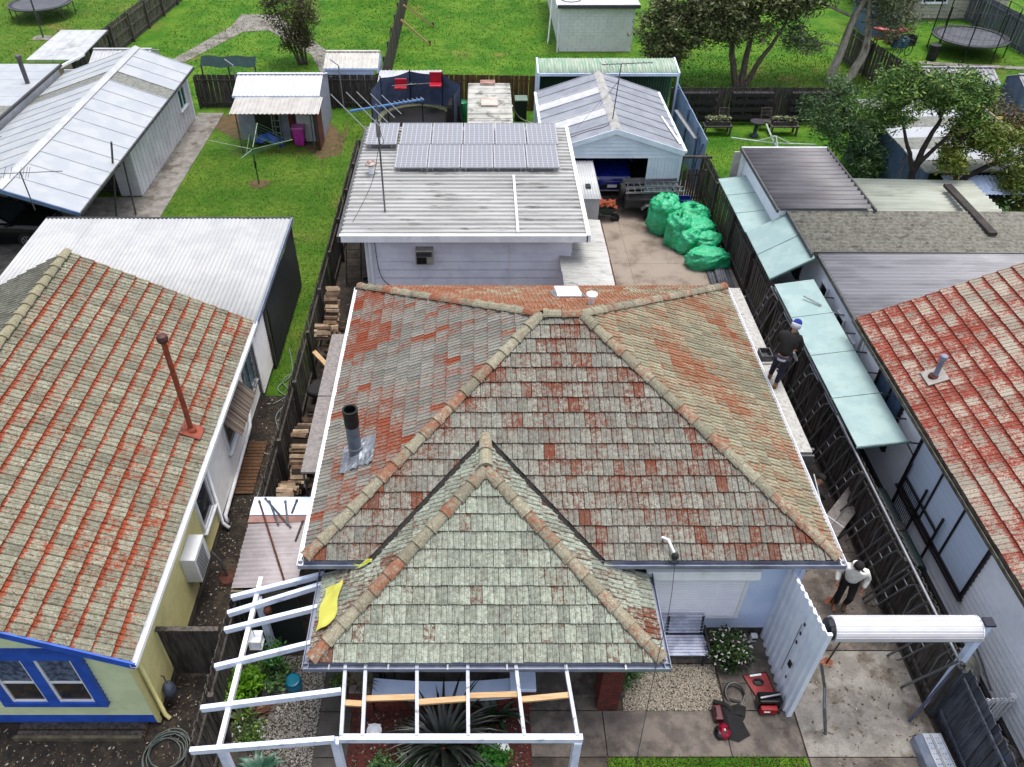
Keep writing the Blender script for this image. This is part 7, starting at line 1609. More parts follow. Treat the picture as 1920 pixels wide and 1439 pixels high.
# ------------------------------------------------------------------ people
def skin(name, pts, edges, mat, parent, sub=2, root_i=0):
    """pts: list of ((x,y,z), radius or (rx, ry))"""
    me = bpy.data.meshes.new(name); me.from_pydata([p[0] for p in pts], edges, []); me.materials.append(mat)
    o = link(name, me, parent, (0, 0, 0)) if not parent else link(name, me, parent, ORG[parent.name])
    md = o.modifiers.new('skin', 'SKIN'); md.use_smooth_shade = True
    for i, p in enumerate(pts):
        sv = me.skin_vertices[0].data[i]; r = p[1]; sv.radius = r if isinstance(r, tuple) else (r, r); sv.use_root = (i == root_i)
    s = o.modifiers.new('sub', 'SUBSURF'); s.levels = sub; s.render_levels = sub
    return o
def chain(lst, start=0): return [(start+i, start+i+1) for i in range(lst-1)]
skinM = M('skin_tone', (196, 142, 118), (184, 128, 106), 8, .55, fine=.03)
def person(label, loc, rot, J, top, trousers, hat, shoes, cuffs=None, hood=False, whiteshirt=None):
    """J: dict of joint positions in local metres, facing +Y"""
    r = root('person', label, 'person', loc, rot, local=True); ORG[r.name] = V((0, 0, 0))
    g = {k: V(v) for k, v in J.items()}
    pel, che, nek, hed = g['pelvis'], g['chest'], g['neck'], g['head']
    pts = [(pel, .095), ((pel+che)/2, .1), (che, .12), (nek, .055), (nek*.55+hed*.45, .06)]; ed = [(0, 1), (1, 2), (2, 3), (3, 4)]
    # head as part of the same surface
    up_ = (hed-nek).normalized(); fw = V(J.get('face', (0, 1, -.1))).normalized()
    pts += [(hed-up_*.03+fw*.012, .085), (hed+up_*.06, .088), (hed+up_*.11, .05)]; ed += [(4, 5), (5, 6), (6, 7)]
    def add(lst, at):
        i0 = len(pts); pts.extend(lst); ed.append((at, i0)); ed.extend([(i0+k, i0+k+1) for k in range(len(lst)-1)]); return i0+len(lst)-1
    for s_ in ('L', 'R'):
        sh, el, wr_ = g['sh'+s_], g['el'+s_], g['wr'+s_]; d = (wr_-el).normalized(); side = d.orthogonal().normalized(); oth = d.cross(side)
        w_ = add([(sh, .055), ((sh+el)/2, .05), (el, .042), ((el+wr_)/2, .038), (wr_, .028), (wr_+d*.06, .032)], 2)
        for k in range(4):
            o_ = side*(.024*(k-1.5)); ln = (.07, .085, .08, .06)[k]
            add([(wr_+d*.1+o_, .0095), (wr_+d*(.1+ln*.55)+o_+oth*.012, .009), (wr_+d*(.1+ln*.85)+o_+oth*.035, .008)], w_)
        add([(wr_+d*.05+side*.045+oth*.01, .011), (wr_+d*.09+side*.06+oth*.03, .009)], w_)
        hp, kn, an_ = g['hip'+s_], g['kn'+s_], g['an'+s_]
        add([(hp, .085), ((hp+kn)/2, .075), (kn, .056), ((kn+an_)/2, .052), (an_, .038)], 0)
    body = skin('body', pts, ed, skinM, r)
    hf = B(); e = fw.cross(up_).normalized()
    c = hed+up_*.02
    B().extr([c+fw*.085+up_*.03, c+fw*.118-up_*.012+e*.014, c+fw*.118-up_*.012-e*.014], -fw*.02).build('nose', skinM, r)
    for k in (-1, 1):
        B().ell(c+fw*.088+e*(.033*k)+up_*.03, .011, .011, .009, 8, 6).build('eye', black, r, smooth=True); B().ell(c+e*(.09*k), .018, .022, .032, 8, 6).build('ear', skinM, r, smooth=True)
    B().bar(c+fw*.094-up_*.04-e*.022, c+fw*.094-up_*.04+e*.022, .01, .01).build('mouth', M('lip_tone', (150, 84, 76), None, 8), r)
    # jacket
    jp = [(pel-(che-pel)*.04, (.165, .14)), ((pel+che)/2, (.165, .135)), (che, (.175, .14)), (nek-(nek-che)*.35, (.11, .1)), (nek, .075)]; je = [(0, 1), (1, 2), (2, 3), (3, 4)]
    def addj(lst, at):
        i0 = len(jp); jp.extend(lst); je.append((at, i0)); je.extend([(i0+k, i0+k+1) for k in range(len(lst)-1)])
    for s_ in ('L', 'R'):
        sh, el, wr_ = g['sh'+s_], g['el'+s_], g['wr'+s_]
        addj([(sh, .088), ((sh+el)/2, .075), (el, .066), ((el+wr_)/2, .06), (el+(wr_-el)*.95, .05)], 2)
    skin('jacket', jp, je, top, r)
    tp = [(pel+V((0, 0, .04)), (.145, .12))]; te = []
    for s_ in ('L', 'R'):
        hp, kn, an_ = g['hip'+s_], g['kn'+s_], g['an'+s_]; i0 = len(tp)
        tp += [(hp, .105), ((hp+kn)/2, .092), (kn, .075), ((kn+an_)/2, .07), (an_+(kn-an_)*.06, .062)]; te.append((0, i0)); te += [(i0+k, i0+k+1) for k in range(4)]
    skin('trousers', tp, te, trousers, r)
    for s_ in ('L', 'R'):
        an_ = g['an'+s_]; td = V(J.get('toe'+s_, (0, 1, 0))).normalized(); sd = V((td.y, -td.x, 0)); b = B()
        prof = [(-.08, .04, .09), (-.04, .045, .1), (.05, .05, .075), (.13, .05, .055), (.18, .035, .04)]
        for (x, w_, h_) in prof:
            cc = an_+td*x; z0 = an_.z-.08
            b.v += [tuple(V((cc.x, cc.y, z0))+sd*w_), tuple(V((cc.x, cc.y, z0+h_))+sd*w_*.75), tuple(V((cc.x, cc.y, z0+h_))-sd*w_*.75), tuple(V((cc.x, cc.y, z0))-sd*w_)]
        for j in range(4):
            for q_ in range(4): b.f.append((j*4+q_, j*4+(q_+1) % 4, (j+1)*4+(q_+1) % 4, (j+1)*4+q_))
        b.f += [(3, 2, 1, 0), (16, 17, 18, 19)]; b.build('shoe', shoes, r)
    q = up_.to_track_quat('Z', 'Y')
    if whiteshirt: B().lathe(pel+V((0, .0, -.03)), [(.165, 0), (.17, .03), (.16, .06)], 18, cap=False).build('shirt_hem', whiteshirt, r, smooth=True)
    hb = B().lathe(hed+up_*.045, [(.104, 0), (.106, .03), (.1, .065), (.08, .1), (.045, .125), (.008, .133)], 18, ax=up_).build('beanie', hat, r, smooth=True)
    if cuffs: B().lathe(hed+up_*.03, [(.07, -.1), (.108, -.075), (.116, -.02), (.116, .03), (.106, .04)], 18, ax=up_, cap=False).build('beanie_band', cuffs, hb, smooth=True)
    if hood: B().ell(nek-fw*.07+V((0, 0, .03)), .12, .09, .07, 12, 8).build('hood', hood if hood is not True else top, r, smooth=True)
    return r
blk = M('black_jacket', (13, 13, 14), (19, 19, 20), 5, .9, bump=.3, bscale=25); navy = M('navy_trousers', (26, 28, 58), (20, 22, 46), 5, .9, bump=.3, bscale=25)
whd = M('white_fleece', (236, 236, 230), (222, 222, 216), 6, .95, k=1, bump=.5, bscale=40); tanb = M('tan_boot', (150, 108, 74), (120, 84, 58), 5, .8)
blh = M('blue_beanie', (32, 58, 176), (26, 48, 150), 6, .9, bump=.4, bscale=60); whb = M('white_knit', (222, 226, 236), (206, 210, 222), 6, .9)
# on the plank, seen from behind, bending forward to the right
p1 = P(1441, 724, 2.47)
person('person in black jacket and blue beanie standing on the right plank', (7.2, 14.75, 2.9), -.55,
       dict(pelvis=(0, 0, .84), chest=(.02, .2, 1.24), neck=(.03, .3, 1.42), head=(.04, .36, 1.53), face=(.3, 1, -.55), shL=(-.19, .2, 1.34), elL=(-.24, .32, 1.08), wrL=(-.12, .46, .9), shR=(.22, .22, 1.34), elR=(.29, .34, 1.07), wrR=(.22, .46, .84),
            hipL=(-.1, 0, .8), knL=(-.14, .2, .44), anL=(-.17, .18, .08), hipR=(.1, 0, .8), knR=(.07, .05, .44), anR=(.04, -.1, .08)), blk, navy, blh, tanb, whb, False, whb)
tl = root('nail_gun', 'silver nail gun held by the person on the right plank', 'tool', (7.75, 15.4, 3.3)); c = V((7.55, 15.0, 3.67)); B().tube(c, c+V((.12, -.02, -.22)), .035, 8).build('barrel', alum, tl); B().bar(c+V((0, 0, -.02)), c+V((-.08, .02, -.1)), .04, .06).build('grip', black, tl)
bkt = root('box', 'grey metal tray on the right plank beside the person', 'box', (7.2, 16.1, 2.5)); B().box(7.1, 7.38, 15.6, 15.95, 2.92, 2.94).build('base', galD, bkt)
for (x0, x1, y0, y1) in ((7.1, 7.38, 15.6, 15.62), (7.1, 7.38, 15.93, 15.95), (7.1, 7.12, 15.62, 15.93), (7.36, 7.38, 15.62, 15.93)): B().box(x0, x1, y0, y1, 2.94, 3.08).build('side', galD, bkt)
# white hoodie, walking towards the viewer
person('person in white hoodie, dark beanie and black trousers walking down the driveway', (8.15, 10.5, .045), PI-.45,
       dict(pelvis=(0, 0, .86), chest=(0, .07, 1.22), neck=(0, .11, 1.4), head=(.01, .16, 1.52), face=(-.35, 1, -.6), shL=(-.2, .07, 1.33), elL=(-.3, .0, 1.07), wrL=(-.27, .1, .84), shR=(.2, .07, 1.33), elR=(.3, .02, 1.07), wrR=(.27, .17, .86),
            hipL=(-.1, 0, .84), knL=(-.11, .22, .5), anL=(-.1, .06, .13), hipR=(.1, 0, .84), knR=(.1, .12, .46), anR=(.09, .12, .08)), whd, blk, M('charcoal_beanie', (30, 30, 36), None, 6, .9), tanb, None, True)
# in dark clothes under the plank end
person('person in dark clothes crouching beside the fence below the plank end', (7.85, 12.75, .045), -.9,
       dict(pelvis=(0, -.1, .72), chest=(0, .16, 1.08), neck=(0, .3, 1.24), head=(0, .38, 1.34), face=(.45, .6, .5), shL=(-.19, .18, 1.17), elL=(-.25, .36, .94), wrL=(-.12, .55, .8), shR=(.19, .18, 1.17), elR=(.25, .36, .94), wrR=(.12, .56, .76),
            hipL=(-.1, -.1, .7), knL=(-.14, .2, .42), anL=(-.13, .0, .08), hipR=(.1, -.1, .7), knR=(.14, .22, .42), anR=(.13, .02, .08)), blk, blk, M('black_beanie', (20, 20, 22), None, 6, .9), rubber, None, True)

# ------------------------------------------------------------------ vegetation
def leaf_mat(name, a, b_, c_=None, rough=.55):
    t = NT(name); at = t.node('ShaderNodeAttribute', attribute_name='tc'); sx = t.node('ShaderNodeSeparateColor', {0: at.outputs[0]})
    c = t.mix(sx.outputs[0], c8(*a), c8(*b_))
    if c_: c = t.mix(t.ss(sx.outputs[1], .78, .95), c, c8(*c_))
    t.col(c); t.b.inputs['Roughness'].default_value = rough; t.b.inputs['Specular IOR Level'].default_value = .3
    t.b.inputs['Subsurface Weight'].default_value = 0
    return t.m
def leaves(name, clumps, nper, size, mat, parent, spread=.3, aspect=.4, seed=1, droop=0.0, label=None):
    """clumps: list of centres; diamond leaves scattered round each"""
    rg = np.random.RandomState(seed); C = np.array(clumps); n = len(C)*nper
    cen = np.repeat(C, nper, 0)+rg.normal(0, 1, (n, 3))*np.array([spread, spread, spread*.62])
    d = rg.normal(0, 1, (n, 3)); d[:, 2] = d[:, 2]*.6-droop; d /= np.linalg.norm(d, axis=1)[:, None]
    q = rg.normal(0, 1, (n, 3)); q -= d*(q*d).sum(1)[:, None]; q /= np.linalg.norm(q, axis=1)[:, None]
    s = size*rg.uniform(.6, 1.35, n)[:, None]
    vs = np.stack([cen-d*s, cen+q*s*aspect, cen+d*s, cen-q*s*aspect], 1).reshape(-1, 3)
    b = B(); b.v = vs.tolist(); b.f = [(4*i, 4*i+1, 4*i+2, 4*i+3) for i in range(n)]
    tone = np.repeat(rg.uniform(0, 1, len(C)), nper)*.65+rg.uniform(0, .35, n); h = rg.uniform(0, 1, n)
    b.col = np.repeat(np.stack([tone, h, h, np.ones(n)], 1), 4, 0)
    return b.build(name, mat, parent)
def ell_clumps(c, r, n, rg, shell=.55):
    out = []
    while len(out) < n:
        p = np.array([rg.uniform(-1, 1) for _ in range(3)]); L = np.linalg.norm(p)
        if L > 1 or L < shell*rg.random(): continue
        out.append(tuple(np.array(c)+p*np.array(r)))
    return out
def tree(name, label, base, limbs, crowns, leafm, barkm, size, nper, seed, aspect=.4, spread=.3, droop=.2, cat='tree', group=None):
    rg = random.Random(seed); r = root(name, label, cat, base, group=group); b = B()
    for (pts, r0, r1) in limbs:
        sp = smooth_path(pts, 5); n = len(sp); sp = [p+V((rg.uniform(-.03, .03), rg.uniform(-.03, .03), 0)) for p in sp]
        b.path(sp, [r0+(r1-r0)*k/(n-1) for k in range(n)], 8)
    cl = []; tips = [V(l[0][-1]) for l in limbs]
    for (c, rr, n) in crowns: cl += ell_clumps(c, rr, n, rg)
    tw = B()
    for k, c in enumerate(cl):
        if k % 3 == 0:
            t_ = min((V(p) for l in limbs for p in l[0][1:]), key=lambda p: (p-V(c)).length); m_ = (t_+V(c))/2+V((rg.uniform(-.2, .2), rg.uniform(-.2, .2), .1)); tw.path([t_, m_, V(c)], [.03, .02, .006], 4)
    b.build('trunk', barkm, r, smooth=True)
    if tw.v: tw.build('branches', barkm, r)
    leaves('crown', cl, nper, size, leafm, r, spread, aspect, seed, droop)
    return r
bark = M('grey_bark', (120, 106, 96), (84, 74, 68), 4, .95, stretch=(3, 3, .7), bump=.6, bscale=14); barkW = M('pale_gum_bark', (212, 202, 190), (176, 164, 150), 3, .9, stretch=(3, 3, .7), bump=.3, bscale=14, dirt_or_glint=(100, 86, 74)); barkD = M('dark_bark', (66, 56, 50), (46, 40, 36), 5, .95, bump=.5, bscale=14)
lfA = leaf_mat('leaf_olive_dark', (72, 84, 46), (136, 146, 90), (190, 192, 148)); lfB = leaf_mat('leaf_grey_green', (76, 90, 58), (128, 142, 98), (168, 176, 140)); lfC = leaf_mat('leaf_deep_green', (50, 82, 46), (92, 130, 70), (126, 156, 90)); lfD = leaf_mat('leaf_green', (54, 92, 40), (106, 148, 60), (154, 174, 78)); lfE = leaf_mat('leaf_yellow_green', (72, 104, 36), (128, 148, 52), (168, 158, 70)); lfF = leaf_mat('leaf_brown_green', (70, 72, 34), (116, 104, 58), (130, 90, 60))
tree('tree', 'dark spreading multi-stemmed tree beside the white brick outbuilding', (13.7, 42, 0), [(((13.6, 42.1, 0), (13.2, 42.3, 1.4), (12.7, 42.5, 3.0), (11.6, 42.6, 4.2)), .2, .06), (((13.8, 42.1, 0), (13.9, 42.4, 1.6), (14.0, 42.6, 3.4), (14.6, 42.8, 4.8)), .2, .06), (((14.0, 42.1, 0), (14.6, 42.3, 1.3), (15.3, 42.4, 2.6), (16.0, 42.6, 4.4)), .17, .05), (((12.9, 42.4, 2.4), (11.4, 42.5, 2.6), (10.0, 42.8, 3.0)), .09, .03)],
     [((12.2, 43, 4.4), (3.8, 2.0, 1.8), 150), ((10.2, 42.6, 2.8), (1.9, 1.4, 1.5), 70), ((9.7, 42.5, 1.4), (.8, .8, .9), 20), ((15.4, 43, 4.6), (2.2, 1.8, 1.6), 60), ((13.2, 42.6, 2.9), (2.2, 1.2, .7), 40)], lfA, bark, .11, 100, 11, spread=.26)
tree('gum_tree', 'tall pale-trunked gum tree left of the diagonal fence', (19, 42.7, 0), [(((18.7, 42.8, 0), (19.0, 43, 1.8), (19.3, 43.1, 3.6), (19.9, 43.2, 5.5)), .27, .1), (((19.5, 42.6, 0), (20.1, 42.8, 1.5), (20.0, 43, 2.9), (19.5, 43.2, 4.6)), .26, .1), (((19.3, 43.1, 3.2), (18.2, 43.2, 3.6), (16.8, 43.1, 4.2), (16.0, 43.2, 5.2)), .08, .03), (((20.0, 43, 2.9), (20.9, 43.1, 3.4), (21.6, 43.2, 4.4)), .08, .03)],
     [((18.2, 43.4, 5.6), (2.8, 1.6, 1.4), 85), ((20.4, 43.3, 4.9), (1.8, 1.5, 1.3), 50), ((16.2, 43.2, 4.4), (1.6, 1.3, 1.2), 45), ((21.2, 42.8, 3.3), (1.0, .9, .8), 18), ((16.6, 42.6, 2.4), (.9, .9, .7), 16)], lfB, barkW, .12, 80, 12, aspect=.25, droop=.6)
tree('tree', 'feathery dark green tree behind the dark ribbed roof', (15.8, 31.5, 0), [(((16.2, 31.2, 0), (15.7, 31.3, 1.2), (15.0, 31.5, 2.6), (14.3, 31.6, 3.6)), .16, .04), (((15.8, 31.3, 1.0), (16.2, 31.5, 2.4), (16.3, 31.7, 3.6)), .09, .03)],
     [((14.6, 31.6, 3.1), (1.4, 1.2, 1.1), 44), ((15.4, 31.4, 1.9), (1.4, 1.1, 1.2), 44), ((15.9, 30.4, 1.2), (1.0, .8, 1.1), 26)], lfC, barkD, .1, 110, 13, aspect=.2, droop=.5, spread=.22)
tree('tree', 'rounded bright green tree with dark forked trunk over the outbuilding', (15.7, 26.6, 0), [(((15.6, 26.6, 0), (15.55, 26.6, 1.8), (15.6, 26.65, 3.2), (15.9, 26.8, 4.6)), .2, .06), (((15.57, 26.6, 2.6), (15.1, 26.7, 3.6), (14.4, 26.8, 4.8)), .1, .03), (((15.6, 26.6, 3.0), (16.3, 26.7, 4.0), (16.9, 26.8, 5.0)), .09, .03)],
     [((14.8, 27.0, 5.55), (1.5, 1.2, .6), 46), ((16.3, 27.2, 5.4), (1.3, 1.1, .6), 36), ((14.0, 26.9, 4.7), (.7, .8, .5), 15), ((16.9, 26.9, 4.6), (.5, .6, .35), 8)], lfD, barkD, .085, 130, 14, aspect=.3, spread=.2)
tree('tree', 'yellow-green spreading tree at the right edge above the pale roof', (18.0, 26.7, 0), [(((17.2, 26.6, 0), (17.2, 26.6, 1.5), (17.4, 26.6, 2.4), (18.4, 26.7, 3.0), (19.4, 26.8, 3.2)), .17, .05), (((17.3, 26.6, 2.2), (16.9, 26.6, 3.0), (16.6, 26.7, 3.8)), .1, .03), (((17.2, 26.5, 1.6), (18.4, 26.4, 1.8), (19.6, 26.5, 1.9)), .09, .04)],
     [((17.3, 26.8, 4.1), (1.1, .9, .45), 26), ((16.7, 26.5, 3.3), (.7, .7, .35), 14), ((18.6, 26.8, 3.6), (1.1, .9, .45), 26), ((19.4, 26.5, 2.5), (.7, .8, .5), 18), ((18.9, 26.0, 1.3), (.9, .7, .6), 16)], lfE, barkD, .085, 130, 15, aspect=.3, spread=.2)
tree('shrub_tree', 'sparse vase-shaped bush tree on the lawn beside the garden path', (-9.95, 45.7, 0), [(((-9.95+.1*k, 45.7, 0), (-9.95+.25*(k-2), 45.75, 1.4), (-9.95+.55*(k-2), 45.8, 3.4)), .07, .015) for k in range(5)],
     [((-10.0, 45.8, 3.2), (1.6, 1.3, 1.7), 110), ((-10.0, 45.7, 1.6), (.9, .8, .9), 45)], leaf_mat('leaf_dull_olive', (52, 58, 28), (104, 102, 60), (142, 128, 96)), bark, .07, 70, 16, aspect=.4, spread=.22)
tree('shrub', 'dark green shrub at the top edge beside the far fence', (-8.0, 60, 0), [(((-8, 60, 0), (-8, 60, .8)), .08, .03)], [((-8, 60, .9), (1.4, 1.2, .8), 50)], lfA, bark, .12, 70, 17, cat='shrub')
tree('shrub', 'brown-green overgrown hedge shrub behind the outbuilding at the right edge', (22.6, 33, 0), [(((22.6, 33, 0), (22.5, 33, 1.5)), .1, .03), (((23.3, 32, 0), (23.4, 32, 1.4)), .1, .03)], [((22.2, 34.6, 1.6), (.9, 1.4, 1.2), 40), ((22.6, 32.4, 1.6), (1.2, 1.4, 1.2), 55), ((22.9, 30.0, 1.5), (1.1, 1.5, 1.1), 50)], lfF, barkD, .1, 90, 18, aspect=.25, droop=-.3, cat='shrub')
tree('shrub', 'dark dense shrub in the corner by the pale roof edge at right', (17.9, 25.0, 0), [(((17.9, 25, 0), (17.9, 25, 1.2)), .08, .03)], [((18.2, 24.8, 1.2), (.7, .9, .8), 35), ((18.6, 23.6, 1.1), (.7, .8, .7), 30)], lfC, barkD, .09, 90, 19, cat='shrub')
bt_ = root('bare_tree', 'small bare twiggy tree by the cream house at top right', 'tree', (25.2, 50, 0)); b = B(); rgb = random.Random(4)
for k in range(26):
    a = rgb.uniform(0, 6.28); p0 = V((25.2, 50, .4+k*.06)); p1 = p0+V((math.cos(a)*.5, math.sin(a)*.4, .8)); p2 = p1+V((math.cos(a+.4)*.6, math.sin(a+.4)*.5, .6)); b.path([p0, p1, p2], [.03, .02, .006], 4)
b.build('branches', bark, bt_); B().path([(25.2, 50, 0), (25.25, 50, 1.2), (25.2, 50.1, 2.2)], [.09, .07, .04], 7).build('trunk', bark, bt_)
# front garden plants
def strap(name, label, c, n, L, w_, mat, seed, upz=.6, cat='plant'):
    rg = random.Random(seed); r = root(name, label, cat, c); c = V(c)
    for k in range(n):
        a = rg.uniform(0, 2*PI); l = L*rg.uniform(.6, 1.1); e = rg.uniform(.35, 1.2)*upz; d = V((math.cos(a), math.sin(a), 0)); s_ = V((-d.y, d.x, 0)); b = B(); row = []
        for j in range(6):
            t = j/5; p = c+d*(.05+l*t*(.35+.55*t))+ZU*(.05+l*(e*1.35*t-.75*e*t*t*t)); wd = w_*(1-.15*t if t < .6 else (1-t)*2.2+.02); row.append((p-s_*wd+ZU*.01, p, p+s_*wd+ZU*.01))
        for q in row: b.v += [tuple(x) for x in q]
        for j in range(5):
            for q in range(2): b.f.append((j*3+q, j*3+q+1, j*3+q+4, j*3+q+3))
        b.build('leaf', mat, r, smooth=True)
    return r
flx = M('flax_leaf', (30, 36, 32), (46, 54, 44), 6, .35, vary=.4); flg = M('flax_green', (46, 78, 36), (66, 98, 44), 6, .35, vary=.3)
strap('flax_plant', 'large dark flax clump in the red mulch bed under the porch frame', (-.65, 7.2, .03), 130, 1.35, .035, flx, 21, .8)
strap('flax_plant', 'green strap-leaved plant with yellow leaf at the bottom of the mulch bed', (-1.25, 6.75, .03), 34, .7, .045, flg, 22, .7)
strap('flax_plant', 'broad-leaved green plant right of the dark flax', (.35, 7.75, .03), 26, .8, .045, M('flax_mid', (36, 58, 34), None, 6, .35, vary=.3), 23, .9)
strap('agave', 'blue-green agave rosette at the bottom left of the pebble bed', (-4.1, 6.75, .03), 30, .5, .06, M('agave_leaf', (50, 92, 72), (70, 116, 92), 5, .4, vary=.2), 24, .55)
strap('bromeliad', 'pale green bromeliad by the left fence under pergola', (-4.65, 7.75, .05), 16, .4, .03, M('bromeliad_leaf', (106, 124, 60), None, 5, .4, vary=.25), 25, .7)
strap('dry_plant', 'dry straw-coloured plant in the planter on the left brick pier', (-2.3, 8.1, .8), 40, .45, .012, M('straw_leaf', (130, 116, 84), (100, 90, 62), 5, .8, vary=.3), 26, .7)
suc = root('succulent', 'round brown succulent rosette in the pebble bed', 'plant', (-4.3, 8.0, .03))
for k in range(46):
    a = k*2.4; rr = .02+.004*k; d = V((math.cos(a), math.sin(a), 0)); c = V((-4.3, 8.0, .2-.003*k)); B().obox(c+d*rr*.9, d*.045+ZU*.03, V((-d.y, d.x, 0))*.028, V((-d.x*.2, -d.y*.2, 1))*.006).build('leaf', M('succulent_leaf', (150, 112, 90), (118, 96, 72), 9, .6, vary=.25), suc)
B().lathe((-4.3, 8.0, .02), [(.12, 0), (.16, .16), (.13, .16)], 14).build('pot', iron, suc)
def bush(name, label, c, rr, n, mat, size, seed, nper=60, flowers=None, cat='plant', aspect=.5, spread=.08):
    rg = random.Random(seed); r = root(name, label, cat, (c[0], c[1], 0)); cl = ell_clumps(c, rr, n, rg, .8); leaves('foliage', cl, nper, size, mat, r, spread, aspect, seed)
    st = B()
    for k in range(6): st.path([V((c[0]+rg.uniform(-.05, .05), c[1]+rg.uniform(-.05, .05), 0)), V(cl[k % len(cl)])], [.02, .008], 5)
    st.build('stems', barkD, r)
    if flowers:
        for k in range(flowers[0]):
            t, ph = rg.uniform(0, 2*PI), math.acos(rg.uniform(-.1, 1)); p = V((c[0]+rr[0]*1.12*math.sin(ph)*math.cos(t), c[1]+rr[1]*1.12*math.sin(ph)*math.sin(t), c[2]+rr[2]*1.15*math.cos(ph))); b = B()
            for q in range(4): b.ell(p+V((rg.uniform(-.02, .02), rg.uniform(-.02, .02), rg.uniform(-.01, .01))), .014, .014, .01, 6, 4)
            b.build('flower', flowers[1] if rg.random() > .12 else flowers[2], r)
    return r
bush('flowering_shrub', 'round dark shrub with white and pink flowers beside the slatted bench', (5.25, 9.1, .42), (.42, .4, .38), 40, leaf_mat('leaf_dark_rose', (24, 36, 22), (58, 84, 40), (90, 120, 60)), .035, 31, 90, (60, M('petal_white', (226, 226, 222), None, 4), M('petal_pink', (206, 150, 190), None, 4)), 'shrub')
bush('fern', 'bright lime-green fern by the left fence under pergola', (-4.72, 8.3, .45), (.32, .42, .25), 26, leaf_mat('leaf_lime', (84, 144, 24), (128, 186, 40)), .05, 32, 50)
bush('potted_plant', 'bright green leafy plant in a blue pot at the mulch bed front', (.28, 6.85, .35), (.24, .22, .22), 20, leaf_mat('leaf_bright', (36, 96, 28), (80, 150, 48)), .05, 33, 45)
bush('shrub', 'dark green shrub at the foot of the tall porch brick pier', (3.05, 8.75, .4), (.3, .3, .35), 24, lfC, .035, 34, 70, cat='shrub')
bush('potted_plant', 'small bright green plant beside the white lantern', (-4.1, 8.75, .9), (.16, .2, .14), 12, leaf_mat('leaf_mid', (44, 100, 40), (84, 146, 66)), .04, 35, 40)
bush('shrub', 'low dark green shrub between the porch and dark path', (-2.75, 8.6, .3), (.16, .3, .25), 16, lfD, .03, 36, 60, cat='shrub')
bush('ground_shrub', 'dark leafy clump in the shade under the pergola', (-4.2, 8.7, .3), (.3, .35, .3), 22, lfC, .05, 37, 50, cat='shrub')
bush('flowering_plant', 'white-flowered trailing plant on the pebble bed edge', (-4.45, 7.45, .2), (.28, .3, .16), 16, lfD, .03, 38, 50, (14, MATS['petal_white'], MATS['petal_white']))
bush('mulch_plant', 'low dark leafy plant at the bottom left of mulch bed', (-1.7, 6.7, .2), (.3, .25, .2), 18, lfC, .05, 39, 50)
bush('flowering_plant', 'white flowers behind the left end of white coping', (-1.95, 8.6, .9), (.18, .15, .15), 12, lfC, .03, 40, 40, (10, MATS['petal_white'], MATS['petal_white']))
for i, x in enumerate((11.2, 14.3)):
    r = root('cabbages', ['left', 'right'][i]+' row of pale cabbages growing in the rear planter bench', 'plants', (x, 36.2, .66))
    for k in range(9):
        c = (x-.48+k*.12, 36.25+U(-.1, .1), .78); leaves('cabbage', ell_clumps(c, (.07, .07, .06), 4, random.Random(k+i*20), .9), 22, .05, leaf_mat('leaf_cabbage', (110, 130, 70), (196, 196, 160)) if 'leaf_cabbage' not in bpy.data.materials else bpy.data.materials['leaf_cabbage'], r, .04, .7, k+i*9)
bp = root('plant_pot', 'glazed turquoise pot half hidden under the pergola', 'pot', (-3.6, 8.55, 0)); B().lathe((-3.75, 8.45, .02), [(.1, 0), (.17, .12), (.18, .28), (.14, .34), (.16, .36), (.12, .36)], 18).build('pot', M('turquoise_glaze', (24, 120, 150), None, 4, .2), bp, smooth=True); B().lathe((-3.75, 8.45, .33), [(.12, 0), (.01, .01)], 12, cap=False).build('soil', soil, bp)
for k in range(5):
    c = (U(-4.35, -4.05), U(7.6, 8.0), .06); B().ell(c, U(.05, .09), U(.05, .08), U(.04, .06), 9, 6, .12).build('boulder', MATS['grey_stone'], None, label='small rounded grey rock on the pebble bed beside the succulent', cat='rock', group='rocks on the pebble bed')
tuf = bush('weed', 'dry straw tuft growing beside the lean-to gutter in the back yard', (4.35, 21.7, .3), (.2, .3, .3), 14, leaf_mat('leaf_straw', (150, 116, 66), (190, 150, 92)), .09, 41, 40, aspect=.12)
# grass blades over the lawns
def blades(name, label, rects, n, mat, seed, h=(.03, .09), avoid=None):
    rg = np.random.RandomState(seed); ar = np.array([(x1-x0)*(y1-y0) for x0, x1, y0, y1 in rects]); ch = rg.choice(len(rects), n, p=ar/ar.sum()); Rr = np.array(rects)[ch]
    x = rg.uniform(Rr[:, 0], Rr[:, 1]); y = rg.uniform(Rr[:, 2], Rr[:, 3]); a = rg.uniform(0, 6.28, n); hh = rg.uniform(h[0], h[1], n); w_ = hh*.35
    ox, oy = np.cos(a)*w_, np.sin(a)*w_; lx, ly = rg.normal(0, .4, n)*hh, rg.normal(0, .4, n)*hh
    vs = np.stack([np.stack([x-ox, y-oy, np.zeros(n)], 1), np.stack([x+ox, y+oy, np.zeros(n)], 1), np.stack([x+lx, y+ly, hh], 1)], 1).reshape(-1, 3)
    b = B(); b.v = vs.tolist(); b.f = [(3*i, 3*i+1, 3*i+2) for i in range(n)]; t = rg.uniform(0, 1, n); b.col = np.repeat(np.stack([t, t, t, np.ones(n)], 1), 3, 0)
    return b.build(name, mat, None, label=label, cat='grass', kind='stuff')
blM = leaf_mat('grass_leaf', (80, 122, 32), (118, 148, 54), (150, 134, 84), .8)
blades('grass', 'mown grass of the left neighbour lawn', [(-12.4, -5.1, 18, 34.5), (-6.5, -5.1, 34.5, 39)], 40000, blM, 51, (.02, .06))
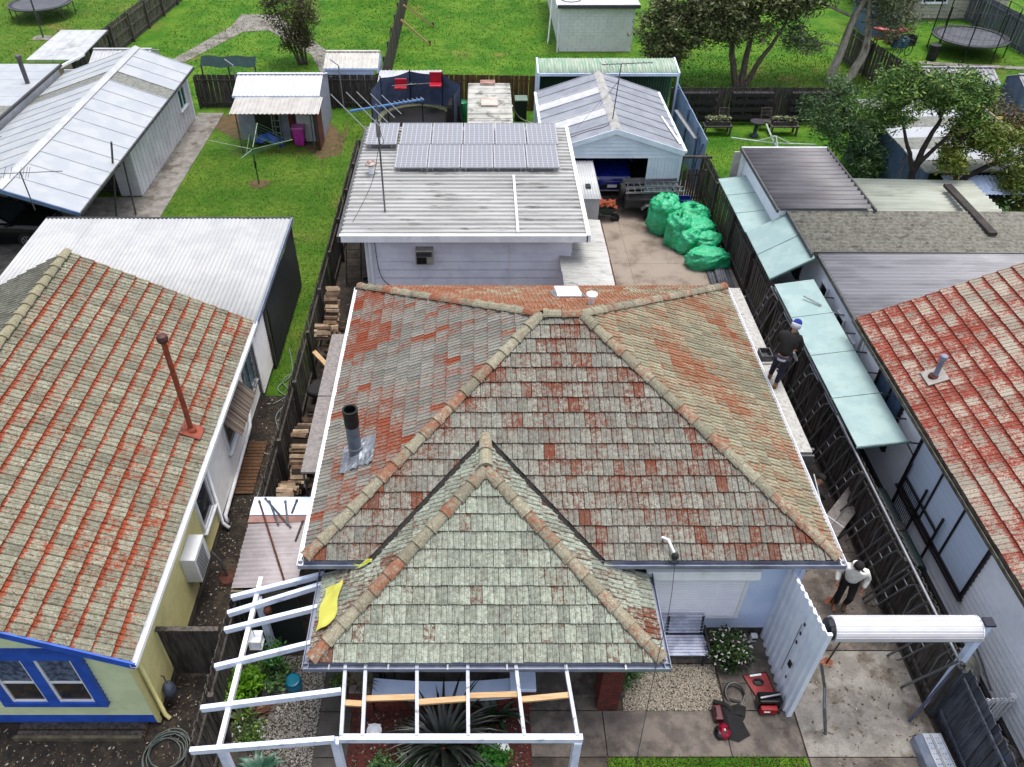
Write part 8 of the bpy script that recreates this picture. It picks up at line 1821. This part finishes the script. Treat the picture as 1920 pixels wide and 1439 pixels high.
blades('grass', 'rough grass of the far back lawns', [(-19, 4.4, 40.5, 62), (9.3, 22, 38, 52), (-34, -21.5, 42, 60), (4.4, 30, 39, 47)], 60000, leaf_mat('grass_leaf_far', (72, 130, 28), (122, 164, 52), (150, 146, 80), .8), 52, (.03, .1))
blades('grass', 'short grass of the right neighbour rear lawn', [(9.4, 16, 28, 36)], 16000, leaf_mat('grass_leaf_right', (40, 96, 26), (74, 124, 40), None, .8), 53, (.015, .05))
blades('grass', 'strip of front lawn at the bottom edge', [(2.5, 6.3, 6.6, 7.05)], 5000, blM, 54)

# leaf litter and twigs on the bare ground
def litter(name, label, rects, n, seed, z=.03):
    rg = np.random.RandomState(seed); ar = np.array([(x1-x0)*(y1-y0) for x0, x1, y0, y1 in rects]); ch = rg.choice(len(rects), n, p=ar/ar.sum()); Rr = np.array(rects)[ch]
    c = np.stack([rg.uniform(Rr[:, 0], Rr[:, 1]), rg.uniform(Rr[:, 2], Rr[:, 3]), rg.uniform(z, z+.02, n)], 1); a = rg.uniform(0, 6.28, n); s = rg.uniform(.012, .04, n)
    d = np.stack([np.cos(a), np.sin(a), rg.normal(0, .2, n)], 1)*s[:, None]; q = np.stack([-np.sin(a), np.cos(a), rg.normal(0, .2, n)], 1)*(s*rg.uniform(.15, .6, n))[:, None]
    b = B(); b.v = np.stack([c-d, c+q, c+d, c-q], 1).reshape(-1, 3).tolist(); b.f = [(4*i, 4*i+1, 4*i+2, 4*i+3) for i in range(n)]; t = rg.uniform(0, 1, n)
    b.col = np.repeat(np.stack([t, rg.uniform(0, 1, n), t, np.ones(n)], 1), 4, 0)
    return b.build(name, leaf_mat(name+str(seed), (64, 50, 38), (138, 116, 88), (206, 200, 188), .9), None, label=label, cat='leaf litter', kind='stuff')
litter('leaf_litter', 'dry leaf litter on the soil of the left house side passage', [(-6.25, -5.05, 7, 17.5), (-9.5, -6.4, 6.3, 7.6)], 2600, 61)
litter('leaf_litter', 'dry leaves scattered along the central driveway and dark fence foot', [(7.6, 9.0, 9, 18), (6.5, 9.0, 6.5, 9), (-4.8, -3.7, 12, 24)], 1500, 62, .05)
litter('leaf_litter', 'bark chips scattered over the red mulch bed', [(-2.45, 1.0, 6, 7.95)], 1600, 63, .035)
